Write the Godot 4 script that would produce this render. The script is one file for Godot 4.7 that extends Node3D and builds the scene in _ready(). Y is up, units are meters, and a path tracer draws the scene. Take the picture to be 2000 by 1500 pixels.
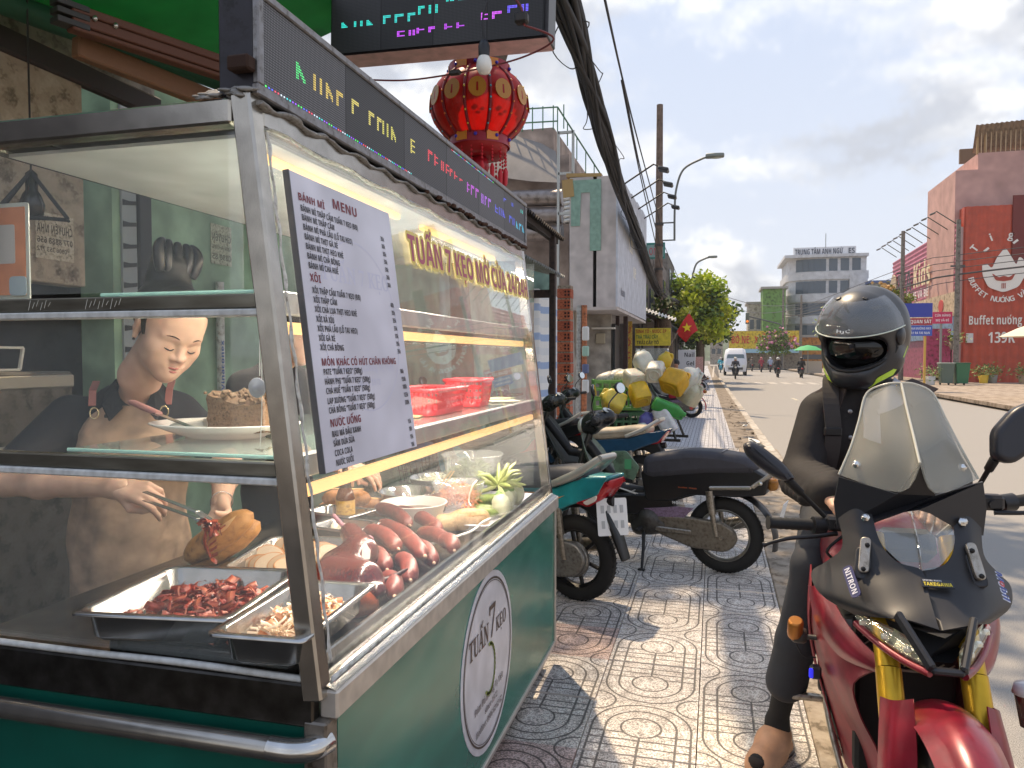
extends Node3D
var M := {}
var taken := {}
var rng := RandomNumberGenerator.new()
var noises := {}
var font_bold: SystemFont
var font_serif: SystemFont
var text_base := 0.0
var offsets := {}
var text_cap := 0.0
func numbered(called: String) -> String:
	var n: int = taken.get(called, 0)
	taken[called] = n + 1
	return called if n == 0 else "%s_%03d" % [called, n]
func tag(o: Node3D, label: String, category: String, group := "", kind := "") -> Node3D:
	o.set_meta("label", label)
	o.set_meta("category", category)
	if group: o.set_meta("group", group)
	if kind: o.set_meta("kind", kind)
	return o
func thing(called: String, label: String, category: String, at := Vector3.ZERO, turn := 0.0, group := "") -> Node3D:
	var o := Node3D.new()
	o.name = numbered(called)
	add_child(o)
	o.position = at
	o.rotation.y = deg_to_rad(turn)
	tag(o, label, category, group)
	return o
func place(called: String, label: String, category: String, base: Vector3, group := "") -> Node3D:
	var o := thing(called, label, category, base, 0.0, group)
	offsets[o] = base
	return o
func solo(called: String, s: SurfaceTool, m: Material, label: String, category: String, group := "") -> Node3D:
	var o := obj(called, s, m)
	return tag(o, label, category, group)
func obj(called: String, s: SurfaceTool, m: Material, parent: Node3D = self, xf := Transform3D()) -> MeshInstance3D:
	s.generate_normals()
	return put(called, s.commit(), m, parent, xf)
func put(called: String, mesh: Mesh, m: Material, parent: Node3D = self, xf := Transform3D()) -> MeshInstance3D:
	var o := MeshInstance3D.new()
	o.mesh = mesh
	o.material_override = m
	o.transform = xf
	if offsets.has(parent): o.position -= offsets[parent]
	if parent == self: o.name = numbered(called)
	else: o.name = called
	parent.add_child(o, true)
	var nm := str(o.name)
	if parent != self and nm != called and nm.begins_with(called):
		var k := nm.substr(called.length()).to_int()
		o.name = "%s_%03d" % [called, k - 1 if k > 1 else 1]
	return o
func struct(called: String, s: SurfaceTool, m: Material, label := "") -> MeshInstance3D:
	var o := obj(called, s, m)
	o.set_meta("kind", "structure")
	o.set_meta("label", label if label else called)
	return o
func dup(o: Node3D, label: String, at: Vector3, turn := 0.0) -> Node3D:
	var c: Node3D = o.duplicate()
	c.name = numbered(str(o.name).rstrip("0123456789").trim_suffix("_"))
	add_child(c)
	c.position = at
	c.rotation.y = deg_to_rad(turn)
	c.set_meta("label", label)
	return c
func noise(kind: String) -> Texture2D:
	if noises.has(kind): return noises[kind]
	var n := FastNoiseLite.new()
	n.seed = 7 + noises.size()
	var t := NoiseTexture2D.new()
	t.width = 512; t.height = 512
	t.seamless = true
	t.noise = n
	var g := Gradient.new()
	g.set_color(0, Color(0.62, 0.62, 0.62)); g.set_color(1, Color(1, 1, 1))
	n.noise_type = FastNoiseLite.TYPE_SIMPLEX_SMOOTH
	match kind:
		"blot": n.frequency = 0.008; n.fractal_octaves = 5
		"soft": n.frequency = 0.006; n.fractal_octaves = 3; g.set_color(0, Color(0.84, 0.84, 0.84))
		"grain": n.frequency = 0.12; n.fractal_octaves = 3; g.set_color(0, Color(0.72, 0.72, 0.72))
		"speck": n.frequency = 0.22; n.fractal_octaves = 2; g.set_color(0, Color(0.45, 0.45, 0.45)); g.add_point(0.45, Color(0.8, 0.8, 0.8))
		"stain": n.frequency = 0.011; n.fractal_octaves = 6; n.domain_warp_enabled = true; n.domain_warp_amplitude = 60.0; g.set_color(0, Color(0.38, 0.35, 0.3)); g.add_point(0.42, Color(0.86, 0.84, 0.82))
		"brush": n.frequency = 0.02; n.fractal_octaves = 5; g.set_color(0, Color(0.66, 0.64, 0.62))
		"cell": n.noise_type = FastNoiseLite.TYPE_CELLULAR; n.frequency = 0.05; n.fractal_type = FastNoiseLite.FRACTAL_NONE; g.set_color(0, Color(0.6, 0.6, 0.6))
		"bump", "bumpfine", "dent":
			t.as_normal_map = true
			t.bump_strength = 3.0 if kind != "dent" else 1.6
			n.frequency = {"bump": 0.02, "bumpfine": 0.13, "dent": 0.007}[kind]
			n.fractal_octaves = {"bump": 5, "bumpfine": 3, "dent": 2}[kind]
	if not t.as_normal_map: t.color_ramp = g
	t.normalize = true
	noises[kind] = t
	return t
func mt(hex: String, rough := 0.6, metal := 0.0, tex := "", sc := 1.0, bump := "", bscale := 0.4, stretch := Vector3.ONE) -> StandardMaterial3D:
	var key := "%s|%s|%s|%s|%s|%s|%s|%s" % [hex, rough, metal, tex, sc, bump, bscale, stretch]
	if M.has(key): return M[key]
	var m := StandardMaterial3D.new()
	m.albedo_color = Color(hex)
	m.roughness = rough
	m.metallic = metal
	if tex:
		m.albedo_texture = noise(tex)
		m.uv1_triplanar = true
		m.uv1_world_triplanar = true
		m.uv1_scale = stretch * sc
	if bump:
		m.normal_enabled = true
		m.normal_texture = noise(bump)
		m.normal_scale = bscale
		m.uv1_triplanar = true
		m.uv1_world_triplanar = true
		m.uv1_scale = stretch * sc
	M[key] = m
	return m
func local(m: StandardMaterial3D) -> StandardMaterial3D:
	var c: StandardMaterial3D = m.duplicate()
	c.uv1_world_triplanar = false
	return c
func glow(hex: String, energy: float) -> StandardMaterial3D:
	var m := StandardMaterial3D.new()
	m.albedo_color = Color(hex)
	m.emission_enabled = true
	m.emission = Color(hex)
	m.emission_energy_multiplier = energy
	return m
func glass(alpha: float, hex := "e8f2ee") -> StandardMaterial3D:
	var m := StandardMaterial3D.new()
	m.albedo_color = Color(hex, alpha)
	m.transparency = BaseMaterial3D.TRANSPARENCY_ALPHA
	m.roughness = 0.02
	return m
func picture(im: Image, rough := 0.5) -> StandardMaterial3D:
	var m := StandardMaterial3D.new()
	m.albedo_texture = ImageTexture.create_from_image(im)
	m.roughness = rough
	return m
func S() -> SurfaceTool:
	var s := SurfaceTool.new()
	s.begin(Mesh.PRIMITIVE_TRIANGLES)
	s.set_uv(Vector2.ZERO)
	return s
func tri(s: SurfaceTool, a: Vector3, b: Vector3, c: Vector3) -> void:
	s.add_vertex(a); s.add_vertex(c); s.add_vertex(b)
func quad(s: SurfaceTool, a: Vector3, b: Vector3, c: Vector3, d: Vector3, smooth := -1) -> void:
	s.set_smooth_group(smooth)
	s.set_uv(Vector2(0, 1)); s.add_vertex(a)
	s.set_uv(Vector2(1, 0)); s.add_vertex(c)
	s.set_uv(Vector2(1, 1)); s.add_vertex(b)
	s.set_uv(Vector2(0, 1)); s.add_vertex(a)
	s.set_uv(Vector2(0, 0)); s.add_vertex(d)
	s.set_uv(Vector2(1, 0)); s.add_vertex(c)
func V(x: float, y: float, z: float) -> Vector3:
	return Vector3(x, y, z)
func box(s: SurfaceTool, c: Vector3, size: Vector3, bev := 0.0, b := Basis()) -> SurfaceTool:
	var h := size * 0.5
	s.set_smooth_group(-1)
	if bev <= 0.0:
		var p := []
		for i in 8: p.append(c + b * V(h.x if i & 1 else -h.x, h.y if i & 2 else -h.y, h.z if i & 4 else -h.z))
		for f in [[4, 5, 7, 6], [1, 0, 2, 3], [5, 1, 3, 7], [0, 4, 6, 2], [6, 7, 3, 2], [0, 1, 5, 4]]:
			quad(s, p[f[0]], p[f[1]], p[f[2]], p[f[3]])
		return s
	bev = minf(bev, minf(h.x, minf(h.y, h.z)) * 0.98)
	var q := []   # per corner: the point on the x face, on the y face, on the z face
	for i in 8:
		var sg := V(1 if i & 1 else -1, 1 if i & 2 else -1, 1 if i & 4 else -1)
		var o := []
		for k in 3:
			var e := h - Vector3.ONE * bev
			e[k] = h[k]
			o.append(c + b * (e * sg))
		q.append(o)
	for f in [[4, 5, 7, 6, 2], [1, 0, 2, 3, 2], [5, 1, 3, 7, 0], [0, 4, 6, 2, 0], [6, 7, 3, 2, 1], [0, 1, 5, 4, 1]]:
		quad(s, q[f[0]][f[4]], q[f[1]][f[4]], q[f[2]][f[4]], q[f[3]][f[4]])
	for k in 3:
		var k1 := (k + 1) % 3
		var k2 := (k + 2) % 3
		for m in 4:
			var i0 := ((m & 1) << k1) | ((m >> 1) << k2)
			var i1 := i0 | (1 << k)
			var flip := (m == 0 or m == 3)
			if flip: quad(s, q[i0][k1], q[i0][k2], q[i1][k2], q[i1][k1])
			else: quad(s, q[i0][k2], q[i0][k1], q[i1][k1], q[i1][k2])
	for i in 8:
		var odd := ((i & 1) + ((i >> 1) & 1) + ((i >> 2) & 1)) % 2 == 1
		s.set_smooth_group(-1)
		if odd: tri(s, q[i][0], q[i][1], q[i][2])
		else: tri(s, q[i][0], q[i][2], q[i][1])
	return s
func bar(s: SurfaceTool, p: Vector3, q: Vector3, w: float, t: float, bev := 0.0, up := Vector3.UP) -> SurfaceTool:
	var z := (q - p).normalized()
	if absf(z.dot(up)) > 0.99: up = Vector3.RIGHT if absf(z.x) < 0.9 else Vector3.UP
	var x := up.cross(z).normalized()
	var y := z.cross(x)
	return box(s, (p + q) * 0.5, V(w, t, p.distance_to(q)), bev, Basis(x, y, z))
func loft(s: SurfaceTool, rings: Array, caps := true, closed := true, smooth := 0) -> SurfaceTool:
	var n: int = rings[0].size()
	s.set_smooth_group(smooth)
	for i in rings.size() - 1:
		var a = rings[i]
		var b = rings[i + 1]
		for j in (n if closed else n - 1):
			var k := (j + 1) % n
			var u0 := float(j) / n; var u1 := float(j + 1) / n
			var v0 := float(i) / (rings.size() - 1); var v1 := float(i + 1) / (rings.size() - 1)
			s.set_uv(Vector2(u0, v0)); s.add_vertex(a[j])
			s.set_uv(Vector2(u1, v1)); s.add_vertex(b[k])
			s.set_uv(Vector2(u1, v0)); s.add_vertex(a[k])
			s.set_uv(Vector2(u0, v0)); s.add_vertex(a[j])
			s.set_uv(Vector2(u0, v1)); s.add_vertex(b[j])
			s.set_uv(Vector2(u1, v1)); s.add_vertex(b[k])
	if caps:
		s.set_smooth_group(-1)
		for e in 2:
			var r = rings[0] if e == 0 else rings[-1]
			var c := Vector3.ZERO
			for p in r: c += p
			c /= n
			for j in n:
				if e == 0: tri(s, c, r[(j + 1) % n], r[j])
				else: tri(s, c, r[j], r[(j + 1) % n])
	return s
func tube(s: SurfaceTool, pts: Array, r, n := 8, caps := true, flat := 1.0) -> SurfaceTool:
	var rings := []
	var x := Vector3.ZERO
	for i in pts.size():
		var d: Vector3 = (pts[mini(i + 1, pts.size() - 1)] - pts[maxi(i - 1, 0)]).normalized()
		if i == 0: x = d.cross(Vector3.UP if absf(d.y) < 0.9 else Vector3.RIGHT).normalized()
		x = (x - d * x.dot(d)).normalized()
		var y := d.cross(x)
		var rr: float = r[i] if r is Array else r
		var ring := []
		for k in n:
			var a := TAU * k / n
			ring.append(pts[i] + (x * cos(a) + y * sin(a) * flat) * rr)
		rings.append(ring)
	return loft(s, rings, caps)
func curve(pts: Array, step := 6) -> Array:
	var out := []
	for i in pts.size() - 1:
		var p0: Vector3 = pts[maxi(i - 1, 0)]
		var p3: Vector3 = pts[mini(i + 2, pts.size() - 1)]
		for k in step: out.append(pts[i].cubic_interpolate(pts[i + 1], p0, p3, float(k) / step))
	out.append(pts[-1])
	return out
func lathe(s: SurfaceTool, prof: Array, xf := Transform3D(), n := 20, caps := true) -> SurfaceTool:
	var rings := []
	for p in prof:
		var ring := []
		for k in n:
			var a := -TAU * k / n
			ring.append(xf * V(p[0] * cos(a), p[1], p[0] * sin(a)))
		rings.append(ring)
	return loft(s, rings, caps)
func ell(s: SurfaceTool, c: Vector3, r: Vector3, b := Basis(), n := 12) -> SurfaceTool:
	var prof := []
	var m := n / 2 + 2
	for i in m + 1:
		var a := PI * i / m - PI / 2
		prof.append([maxf(cos(a), 0.001), sin(a)])
	return lathe(s, prof, Transform3D(b * Basis.from_scale(r), c), n, false)
func inset(poly: PackedVector2Array, d: float) -> PackedVector2Array:
	var out := PackedVector2Array()
	var n := poly.size()
	for i in n:
		var e0 := (poly[i] - poly[(i + n - 1) % n]).normalized()
		var e1 := (poly[(i + 1) % n] - poly[i]).normalized()
		var nn := (Vector2(-e0.y, e0.x) + Vector2(-e1.y, e1.x)).normalized()
		out.append(poly[i] + nn * d / maxf(0.45, nn.dot(Vector2(-e1.y, e1.x))))
	return out
func pv(list: Array) -> PackedVector2Array:
	var out := PackedVector2Array()
	for i in range(0, list.size(), 2): out.append(Vector2(list[i], list[i + 1]))
	if Geometry2D.is_polygon_clockwise(out): pass
	var area := 0.0
	for i in out.size(): area += out[i].cross(out[(i + 1) % out.size()])
	if area < 0: out.reverse()
	return out
func rounded(poly: PackedVector2Array, r: float, step := 4) -> PackedVector2Array:
	var out := PackedVector2Array()
	var n := poly.size()
	for i in n:
		var p := poly[i]
		var a := poly[(i + n - 1) % n] - p
		var b := poly[(i + 1) % n] - p
		var ra := minf(r, minf(a.length(), b.length()) * 0.48)
		var p0 := p + a.normalized() * ra
		var p1 := p + b.normalized() * ra
		for k in step + 1:
			var t := float(k) / step
			out.append(p0.lerp(p, t).lerp(p.lerp(p1, t), t))
	return out
func slab(s: SurfaceTool, poly: PackedVector2Array, t: float, b := 0.0, xf := Transform3D(), n := 3) -> SurfaceTool:
	var rings := []
	var lay := []
	if b <= 0.0: lay = [[-t / 2, 0.0], [t / 2, 0.0]]
	else:
		for i in n + 1:
			var a := PI / 2 * i / n
			lay.append([-t / 2 + minf(b, t / 2) * (1 - sin(a)), b * (1 - cos(a))])
		lay.reverse()
		for i in n + 1:
			var a := PI / 2 * i / n
			lay.append([t / 2 - minf(b, t / 2) * (1 - sin(a)), b * (1 - cos(a))])
		lay.sort_custom(func(u, v): return u[0] < v[0])
	for l in lay:
		var ring := []
		for p in inset(poly, l[1]): ring.append(xf * V(p.x, p.y, l[0]))
		rings.append(ring)
	loft(s, rings, false, true, -1 if b <= 0.0 else 0)
	var cap := inset(poly, lay[0][1])
	var idx := Geometry2D.triangulate_polygon(cap)
	if idx.is_empty():
		idx = Geometry2D.triangulate_polygon(poly)
		if idx.is_empty():
			for i in range(1, cap.size() - 1): idx.append_array([0, i, i + 1])
	s.set_smooth_group(-1)
	for i in range(0, idx.size(), 3):
		var a := cap[idx[i]]; var bb := cap[idx[i + 1]]; var c := cap[idx[i + 2]]
		if (bb - a).cross(c - a) < 0:
			var h := bb; bb = c; c = h
		for e in 2:
			var z: float = lay[0][0] if e == 0 else lay[-1][0]
			var A := xf * V(a.x, a.y, z); var B := xf * V(bb.x, bb.y, z); var C := xf * V(c.x, c.y, z)
			if e == 1: tri(s, A, B, C)
			else: tri(s, A, C, B)
	return s
func ngon(cx: float, cy: float, rx: float, ry: float, n := 20) -> PackedVector2Array:
	var out := PackedVector2Array()
	for i in n: out.append(Vector2(cx + rx * cos(TAU * i / n), cy + ry * sin(TAU * i / n)))
	return out
func rect(x0: float, y0: float, x1: float, y1: float) -> PackedVector2Array:
	return PackedVector2Array([Vector2(x0, y0), Vector2(x1, y0), Vector2(x1, y1), Vector2(x0, y1)])
func ring_tube(s: SurfaceTool, c: Vector3, r: float, t: float, b := Basis(), n := 20, m := 6, ry := -1.0) -> SurfaceTool:
	var rings := []
	for i in n + 1:
		var a := TAU * i / n
		var dir := V(cos(a), sin(a), 0)
		var ring := []
		for k in m:
			var e := TAU * k / m
			var rad := r + t * cos(e)
			var radY := (r if ry < 0 else ry) + t * cos(e)
			ring.append(c + b * V(dir.x * rad, dir.y * radY, t * sin(e)))
		rings.append(ring)
	return loft(s, rings, false)
const MARKED := {"Ậ": "Âd", "Ẩ": "Âh", "Ấ": "Âa", "Ầ": "Âg", "Ỗ": "Ôt", "Ố": "Ôa", "Ổ": "Ôh", "Ộ": "Ôd", "Ế": "Êa", "Ể": "Êh", "Ệ": "Êd", "Ề": "Êg", "Ị": "Id", "Ẻ": "Eh", "Ẹ": "Ed", "Ả": "Ah", "Ạ": "Ad", "Ỏ": "Oh", "Ọ": "Od", "Ủ": "Uh", "Ụ": "Ud", "Ư": "Un", "Ứ": "Una", "Ử": "Unh", "Ữ": "Unt", "Ự": "Und", "Ơ": "On", "Ớ": "Ona", "Ở": "Onh", "Ờ": "Ong", "Ợ": "Ond", "ậ": "âd", "ấ": "âa", "ầ": "âg", "ẩ": "âh", "ị": "ıd", "ệ": "êd", "ề": "êg", "ế": "êa", "ạ": "ad", "ả": "ah", "ư": "un", "ừ": "ung", "ơ": "on", "ờ": "ong", "ớ": "ona", "ọ": "od", "ộ": "ôd", "ố": "ôa", "ử": "unh", "ữ": "unt"}
func text(s: SurfaceTool, str: String, xf: Transform3D, h: float, w := 0.0, cond := 1.0, center := false, font: Font = null, depth := 0.0) -> float:
	if font == null: font = font_bold
	var fs := 96
	var px := 0.01
	var tm := TextMesh.new()
	tm.font = font
	tm.font_size = fs
	tm.pixel_size = px
	tm.curve_step = 5.0
	tm.depth = 0.0
	tm.horizontal_alignment = HORIZONTAL_ALIGNMENT_LEFT
	if text_base == 0.0:
		tm.text = "H"
		var hv: PackedVector3Array = tm.get_mesh_arrays()[Mesh.ARRAY_VERTEX]
		text_base = 1e9
		text_cap = -1e9
		for v in hv: text_base = minf(text_base, v.y); text_cap = maxf(text_cap, v.y)
		text_cap -= text_base
	var shown := ""
	var marks := []
	for i in str.length():
		var ch := str[i]
		if MARKED.has(ch) and not font.has_char(ch.unicode_at(0)):
			var m: String = MARKED[ch]
			var base := m[0]
			if base == "ı" and not font.has_char(base.unicode_at(0)): base = "i"
			var x0a := font.get_string_size(shown, HORIZONTAL_ALIGNMENT_LEFT, -1, fs).x if shown else 0.0
			shown += base
			marks.append([x0a * px, font.get_string_size(shown, HORIZONTAL_ALIGNMENT_LEFT, -1, fs).x * px, m.substr(1), base])
		else: shown += ch
	tm.text = shown
	var arr := tm.get_mesh_arrays()
	var vs: PackedVector3Array = arr[Mesh.ARRAY_VERTEX]
	var ix: PackedInt32Array = arr[Mesh.ARRAY_INDEX]
	if vs.is_empty(): return 0.0
	var x0 := 1e9; var x1 := -1e9
	for v in vs: x0 = minf(x0, v.x); x1 = maxf(x1, v.x)
	var k := h / text_cap
	var kx := k * cond if w <= 0.0 else w / (x1 - x0)
	var off := -(x1 - x0) * 0.5 * kx if center else 0.0
	s.set_smooth_group(-1)
	for i in ix:
		var v := vs[i]
		s.add_vertex(xf * V((v.x - x0) * kx + off, (v.y - text_base) * k, depth))
	var u := h   # marks are drawn in units of the capital height
	for m in marks:
		var cx: float = ((m[0] + m[1]) * 0.5) * kx + off
		var right: float = m[1] * kx + off
		var low: bool = m[3] == m[3].to_lower() and not m[3] in ["I"]
		var top := u * (0.78 if low else 1.0)
		var hat: bool = m[3] in ["Â", "Ô", "Ê", "â", "ô", "ê"]
		var y0 := top + u * (0.08 if not hat else 0.2)
		var mx := cx if not hat else cx + u * 0.24 * kx / k
		var q := kx / k
		for ch in m[2]:
			var polys := []
			match ch:
				"d": polys = [[cx - 0.08 * u * q, -0.3 * u, cx + 0.08 * u * q, -0.3 * u, cx + 0.08 * u * q, -0.13 * u, cx - 0.08 * u * q, -0.13 * u]]
				"a": polys = [[mx - 0.12 * u * q, y0, mx, y0, mx + 0.17 * u * q, y0 + 0.22 * u, mx, y0 + 0.22 * u]]
				"g": polys = [[mx, y0, mx + 0.12 * u * q, y0, mx, y0 + 0.22 * u, mx - 0.17 * u * q, y0 + 0.22 * u]]
				"h": polys = [[mx - 0.05 * u * q, y0, mx + 0.05 * u * q, y0, mx + 0.05 * u * q, y0 + 0.08 * u, mx - 0.05 * u * q, y0 + 0.08 * u], [mx, y0 + 0.07 * u, mx + 0.12 * u * q, y0 + 0.14 * u, mx + 0.12 * u * q, y0 + 0.22 * u, mx + 0.02 * u * q, y0 + 0.15 * u], [mx - 0.1 * u * q, y0 + 0.2 * u, mx + 0.12 * u * q, y0 + 0.2 * u, mx + 0.07 * u * q, y0 + 0.28 * u, mx - 0.1 * u * q, y0 + 0.28 * u]]
				"t": polys = [[mx - 0.2 * u * q, y0 + 0.04 * u, mx - 0.08 * u * q, y0 + 0.1 * u, mx - 0.06 * u * q, y0 + 0.2 * u, mx - 0.18 * u * q, y0 + 0.14 * u], [mx - 0.08 * u * q, y0 + 0.1 * u, mx + 0.06 * u * q, y0 + 0.03 * u, mx + 0.08 * u * q, y0 + 0.13 * u, mx - 0.06 * u * q, y0 + 0.2 * u], [mx + 0.06 * u * q, y0 + 0.03 * u, mx + 0.2 * u * q, y0 + 0.1 * u, mx + 0.2 * u * q, y0 + 0.2 * u, mx + 0.08 * u * q, y0 + 0.13 * u]]
				"n": polys = [[right - 0.1 * u * q, top * 0.86, right + 0.04 * u * q, top * 0.9, right + 0.02 * u * q, top * 1.0, right - 0.1 * u * q, top * 0.98], [right - 0.01 * u * q, top * 0.92, right + 0.07 * u * q, top * 1.0, right + 0.07 * u * q, top * 1.16, right - 0.03 * u * q, top * 1.16]]
			for pl in polys:
				var p := pv(pl)
				for e in [[0, 1, 2], [0, 2, 3]]: tri(s, xf * V(p[e[0]].x, p[e[0]].y, depth), xf * V(p[e[1]].x, p[e[1]].y, depth), xf * V(p[e[2]].x, p[e[2]].y, depth))
	return (x1 - x0) * kx
func plane(o: Vector3, ax: Vector3, ay: Vector3) -> Transform3D:
	var x := ax.normalized()
	var y := (ay - x * ay.dot(x)).normalized()
	return Transform3D(Basis(x, y, x.cross(y)), o)
func flat(s: SurfaceTool, poly: PackedVector2Array, xf: Transform3D, z := 0.0) -> SurfaceTool:
	var idx := Geometry2D.triangulate_polygon(poly)
	s.set_smooth_group(-1)
	for i in range(0, idx.size(), 3):
		var a := poly[idx[i]]; var b := poly[idx[i + 1]]; var c := poly[idx[i + 2]]
		if (b - a).cross(c - a) < 0:
			var h := b; b = c; c = h
		tri(s, xf * V(a.x, a.y, z), xf * V(b.x, b.y, z), xf * V(c.x, c.y, z))
	return s
func body(s: SurfaceTool, bones: Array, cell: float, blend := 0.03) -> SurfaceTool:
	var lo := Vector3.ONE * 1e9
	var hi := -lo
	for q in bones:
		var rr: float = maxf(absf(q[2]), absf(q[3])) + blend + cell * 2
		for e in 2:
			lo = lo.min(q[e] - Vector3.ONE * rr)
			hi = hi.max(q[e] + Vector3.ONE * rr)
	var nx := int((hi.x - lo.x) / cell) + 2
	var ny := int((hi.y - lo.y) / cell) + 2
	var nz := int((hi.z - lo.z) / cell) + 2
	var f := PackedFloat32Array()
	f.resize(nx * ny * nz)
	f.fill(1.0)
	for q in bones:
		var a: Vector3 = q[0]
		var b: Vector3 = q[1]
		var cut: bool = q[2] < 0
		var ra := absf(q[2])
		var rb := absf(q[3])
		var k: float = q[4] if q.size() > 4 else blend
		var pad := maxf(ra, rb) + k + cell * 2
		var p0 := ((a.min(b) - Vector3.ONE * pad - lo) / cell).floor().clamp(Vector3.ZERO, V(nx - 1, ny - 1, nz - 1))
		var p1 := ((a.max(b) + Vector3.ONE * pad - lo) / cell).ceil().clamp(Vector3.ZERO, V(nx - 1, ny - 1, nz - 1))
		var ab := b - a
		var l2 := maxf(ab.length_squared(), 1e-9)
		for z in range(int(p0.z), int(p1.z) + 1):
			for y in range(int(p0.y), int(p1.y) + 1):
				var at := (z * ny + y) * nx
				for x in range(int(p0.x), int(p1.x) + 1):
					var p := lo + V(x, y, z) * cell
					var h := clampf((p - a).dot(ab) / l2, 0.0, 1.0)
					var d := p.distance_to(a + ab * h) - lerpf(ra, rb, h)
					var o := f[at + x]
					if cut:
						d = -d
						var m := clampf(0.5 - 0.5 * (o - d) / k, 0.0, 1.0)
						f[at + x] = lerpf(o, d, m) + k * m * (1.0 - m)
					else:
						var m := clampf(0.5 + 0.5 * (o - d) / k, 0.0, 1.0)
						f[at + x] = lerpf(o, d, m) - k * m * (1.0 - m)
	var verts := {}
	var pts := PackedVector3Array()
	var off := [0, 1, nx, nx + 1, nx * ny, nx * ny + 1, nx * ny + nx, nx * ny + nx + 1]
	for z in nz - 1:
		for y in ny - 1:
			for x in nx - 1:
				var at := (z * ny + y) * nx + x
				var f0 := f[at]
				if absf(f0) > cell * 2.0: continue
				var mask := 0
				for i in 8:
					if f[at + off[i]] < 0.0: mask |= 1 << i
				if mask == 0 or mask == 255: continue
				var acc := Vector3.ZERO
				var cnt := 0
				for e in [[0, 1], [2, 3], [4, 5], [6, 7], [0, 2], [1, 3], [4, 6], [5, 7], [0, 4], [1, 5], [2, 6], [3, 7]]:
					var i0: int = e[0]
					var i1: int = e[1]
					if ((mask >> i0) & 1) == ((mask >> i1) & 1): continue
					var v0 := f[at + off[i0]]
					var v1 := f[at + off[i1]]
					var t := v0 / (v0 - v1)
					acc += V(i0 & 1, (i0 >> 1) & 1, i0 >> 2).lerp(V(i1 & 1, (i1 >> 1) & 1, i1 >> 2), t)
					cnt += 1
				verts[at] = pts.size()
				pts.append(lo + (V(x, y, z) + acc / cnt) * cell)
	s.set_smooth_group(0)
	var st := [1, nx, nx * ny]
	for at in verts:
		for ax in 3:
			var fa := f[at]
			var fb := f[at + st[ax]]
			if (fa < 0.0) == (fb < 0.0): continue
			var u: int = st[(ax + 1) % 3]
			var w: int = st[(ax + 2) % 3]
			if not (verts.has(at - u) and verts.has(at - w) and verts.has(at - u - w)): continue
			var A := pts[verts[at]]
			var B := pts[verts[at - u]]
			var C := pts[verts[at - u - w]]
			var D := pts[verts[at - w]]
			if fa < 0.0:
				tri(s, A, B, C); tri(s, A, C, D)
			else:
				tri(s, A, C, B); tri(s, A, D, C)
	return s
func patch(s: SurfaceTool, grid: Array, sub := 4, thick := 0.0) -> SurfaceTool:
	var rows := []
	for r in grid: rows.append(curve(r, sub))
	var n: int = rows[0].size()
	var full := []
	for k in n:
		var col := []
		for r in rows: col.append(r[k])
		full.append(curve(col, sub))
	loft(s, full, false, false)
	if thick != 0.0:
		var back := []
		for i in full.size():
			var row := []
			for j in full[i].size():
				var du: Vector3 = full[mini(i + 1, full.size() - 1)][j] - full[maxi(i - 1, 0)][j]
				var dv: Vector3 = full[i][mini(j + 1, full[i].size() - 1)] - full[i][maxi(j - 1, 0)]
				row.append(full[i][j] - du.cross(dv).normalized() * thick)
			back.append(row)
		loft(s, back, false, false)
		for j in full[0].size() - 1:
			quad(s, full[0][j], full[0][j + 1], back[0][j + 1], back[0][j], 1)
			quad(s, full[-1][j], full[-1][j + 1], back[-1][j + 1], back[-1][j], 1)
		for i in full.size() - 1:
			quad(s, full[i][0], full[i + 1][0], back[i + 1][0], back[i][0], 1)
			quad(s, full[i][-1], full[i + 1][-1], back[i + 1][-1], back[i][-1], 1)
	return s
func mir(grid: Array) -> Array:
	var out := []
	for r in grid:
		var row := []
		for p in r: row.append(V(-p.x, p.y, p.z))
		out.append(row)
	return out
func bent(s: SurfaceTool, poly: PackedVector2Array, z0: float, slope: float, t := 0.006) -> SurfaceTool:
	var idx := Geometry2D.triangulate_polygon(poly)
	s.set_smooth_group(-1)
	for i in range(0, idx.size(), 3):
		var q := [poly[idx[i]], poly[idx[i + 1]], poly[idx[i + 2]]]
		if (q[1] - q[0]).cross(q[2] - q[0]) < 0: q = [q[0], q[2], q[1]]
		var w := []
		for p in q: w.append(V(p.x, p.y, z0 - absf(p.x) * slope))
		tri(s, w[0], w[1], w[2])
		var d := V(0, 0, -t)
		tri(s, w[0] + d, w[2] + d, w[1] + d)
	for i in poly.size():
		var a := poly[i]
		var b := poly[(i + 1) % poly.size()]
		var A := V(a.x, a.y, z0 - absf(a.x) * slope)
		var B := V(b.x, b.y, z0 - absf(b.x) * slope)
		quad(s, A + V(0, 0, -t), B + V(0, 0, -t), B, A)
	return s
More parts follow.
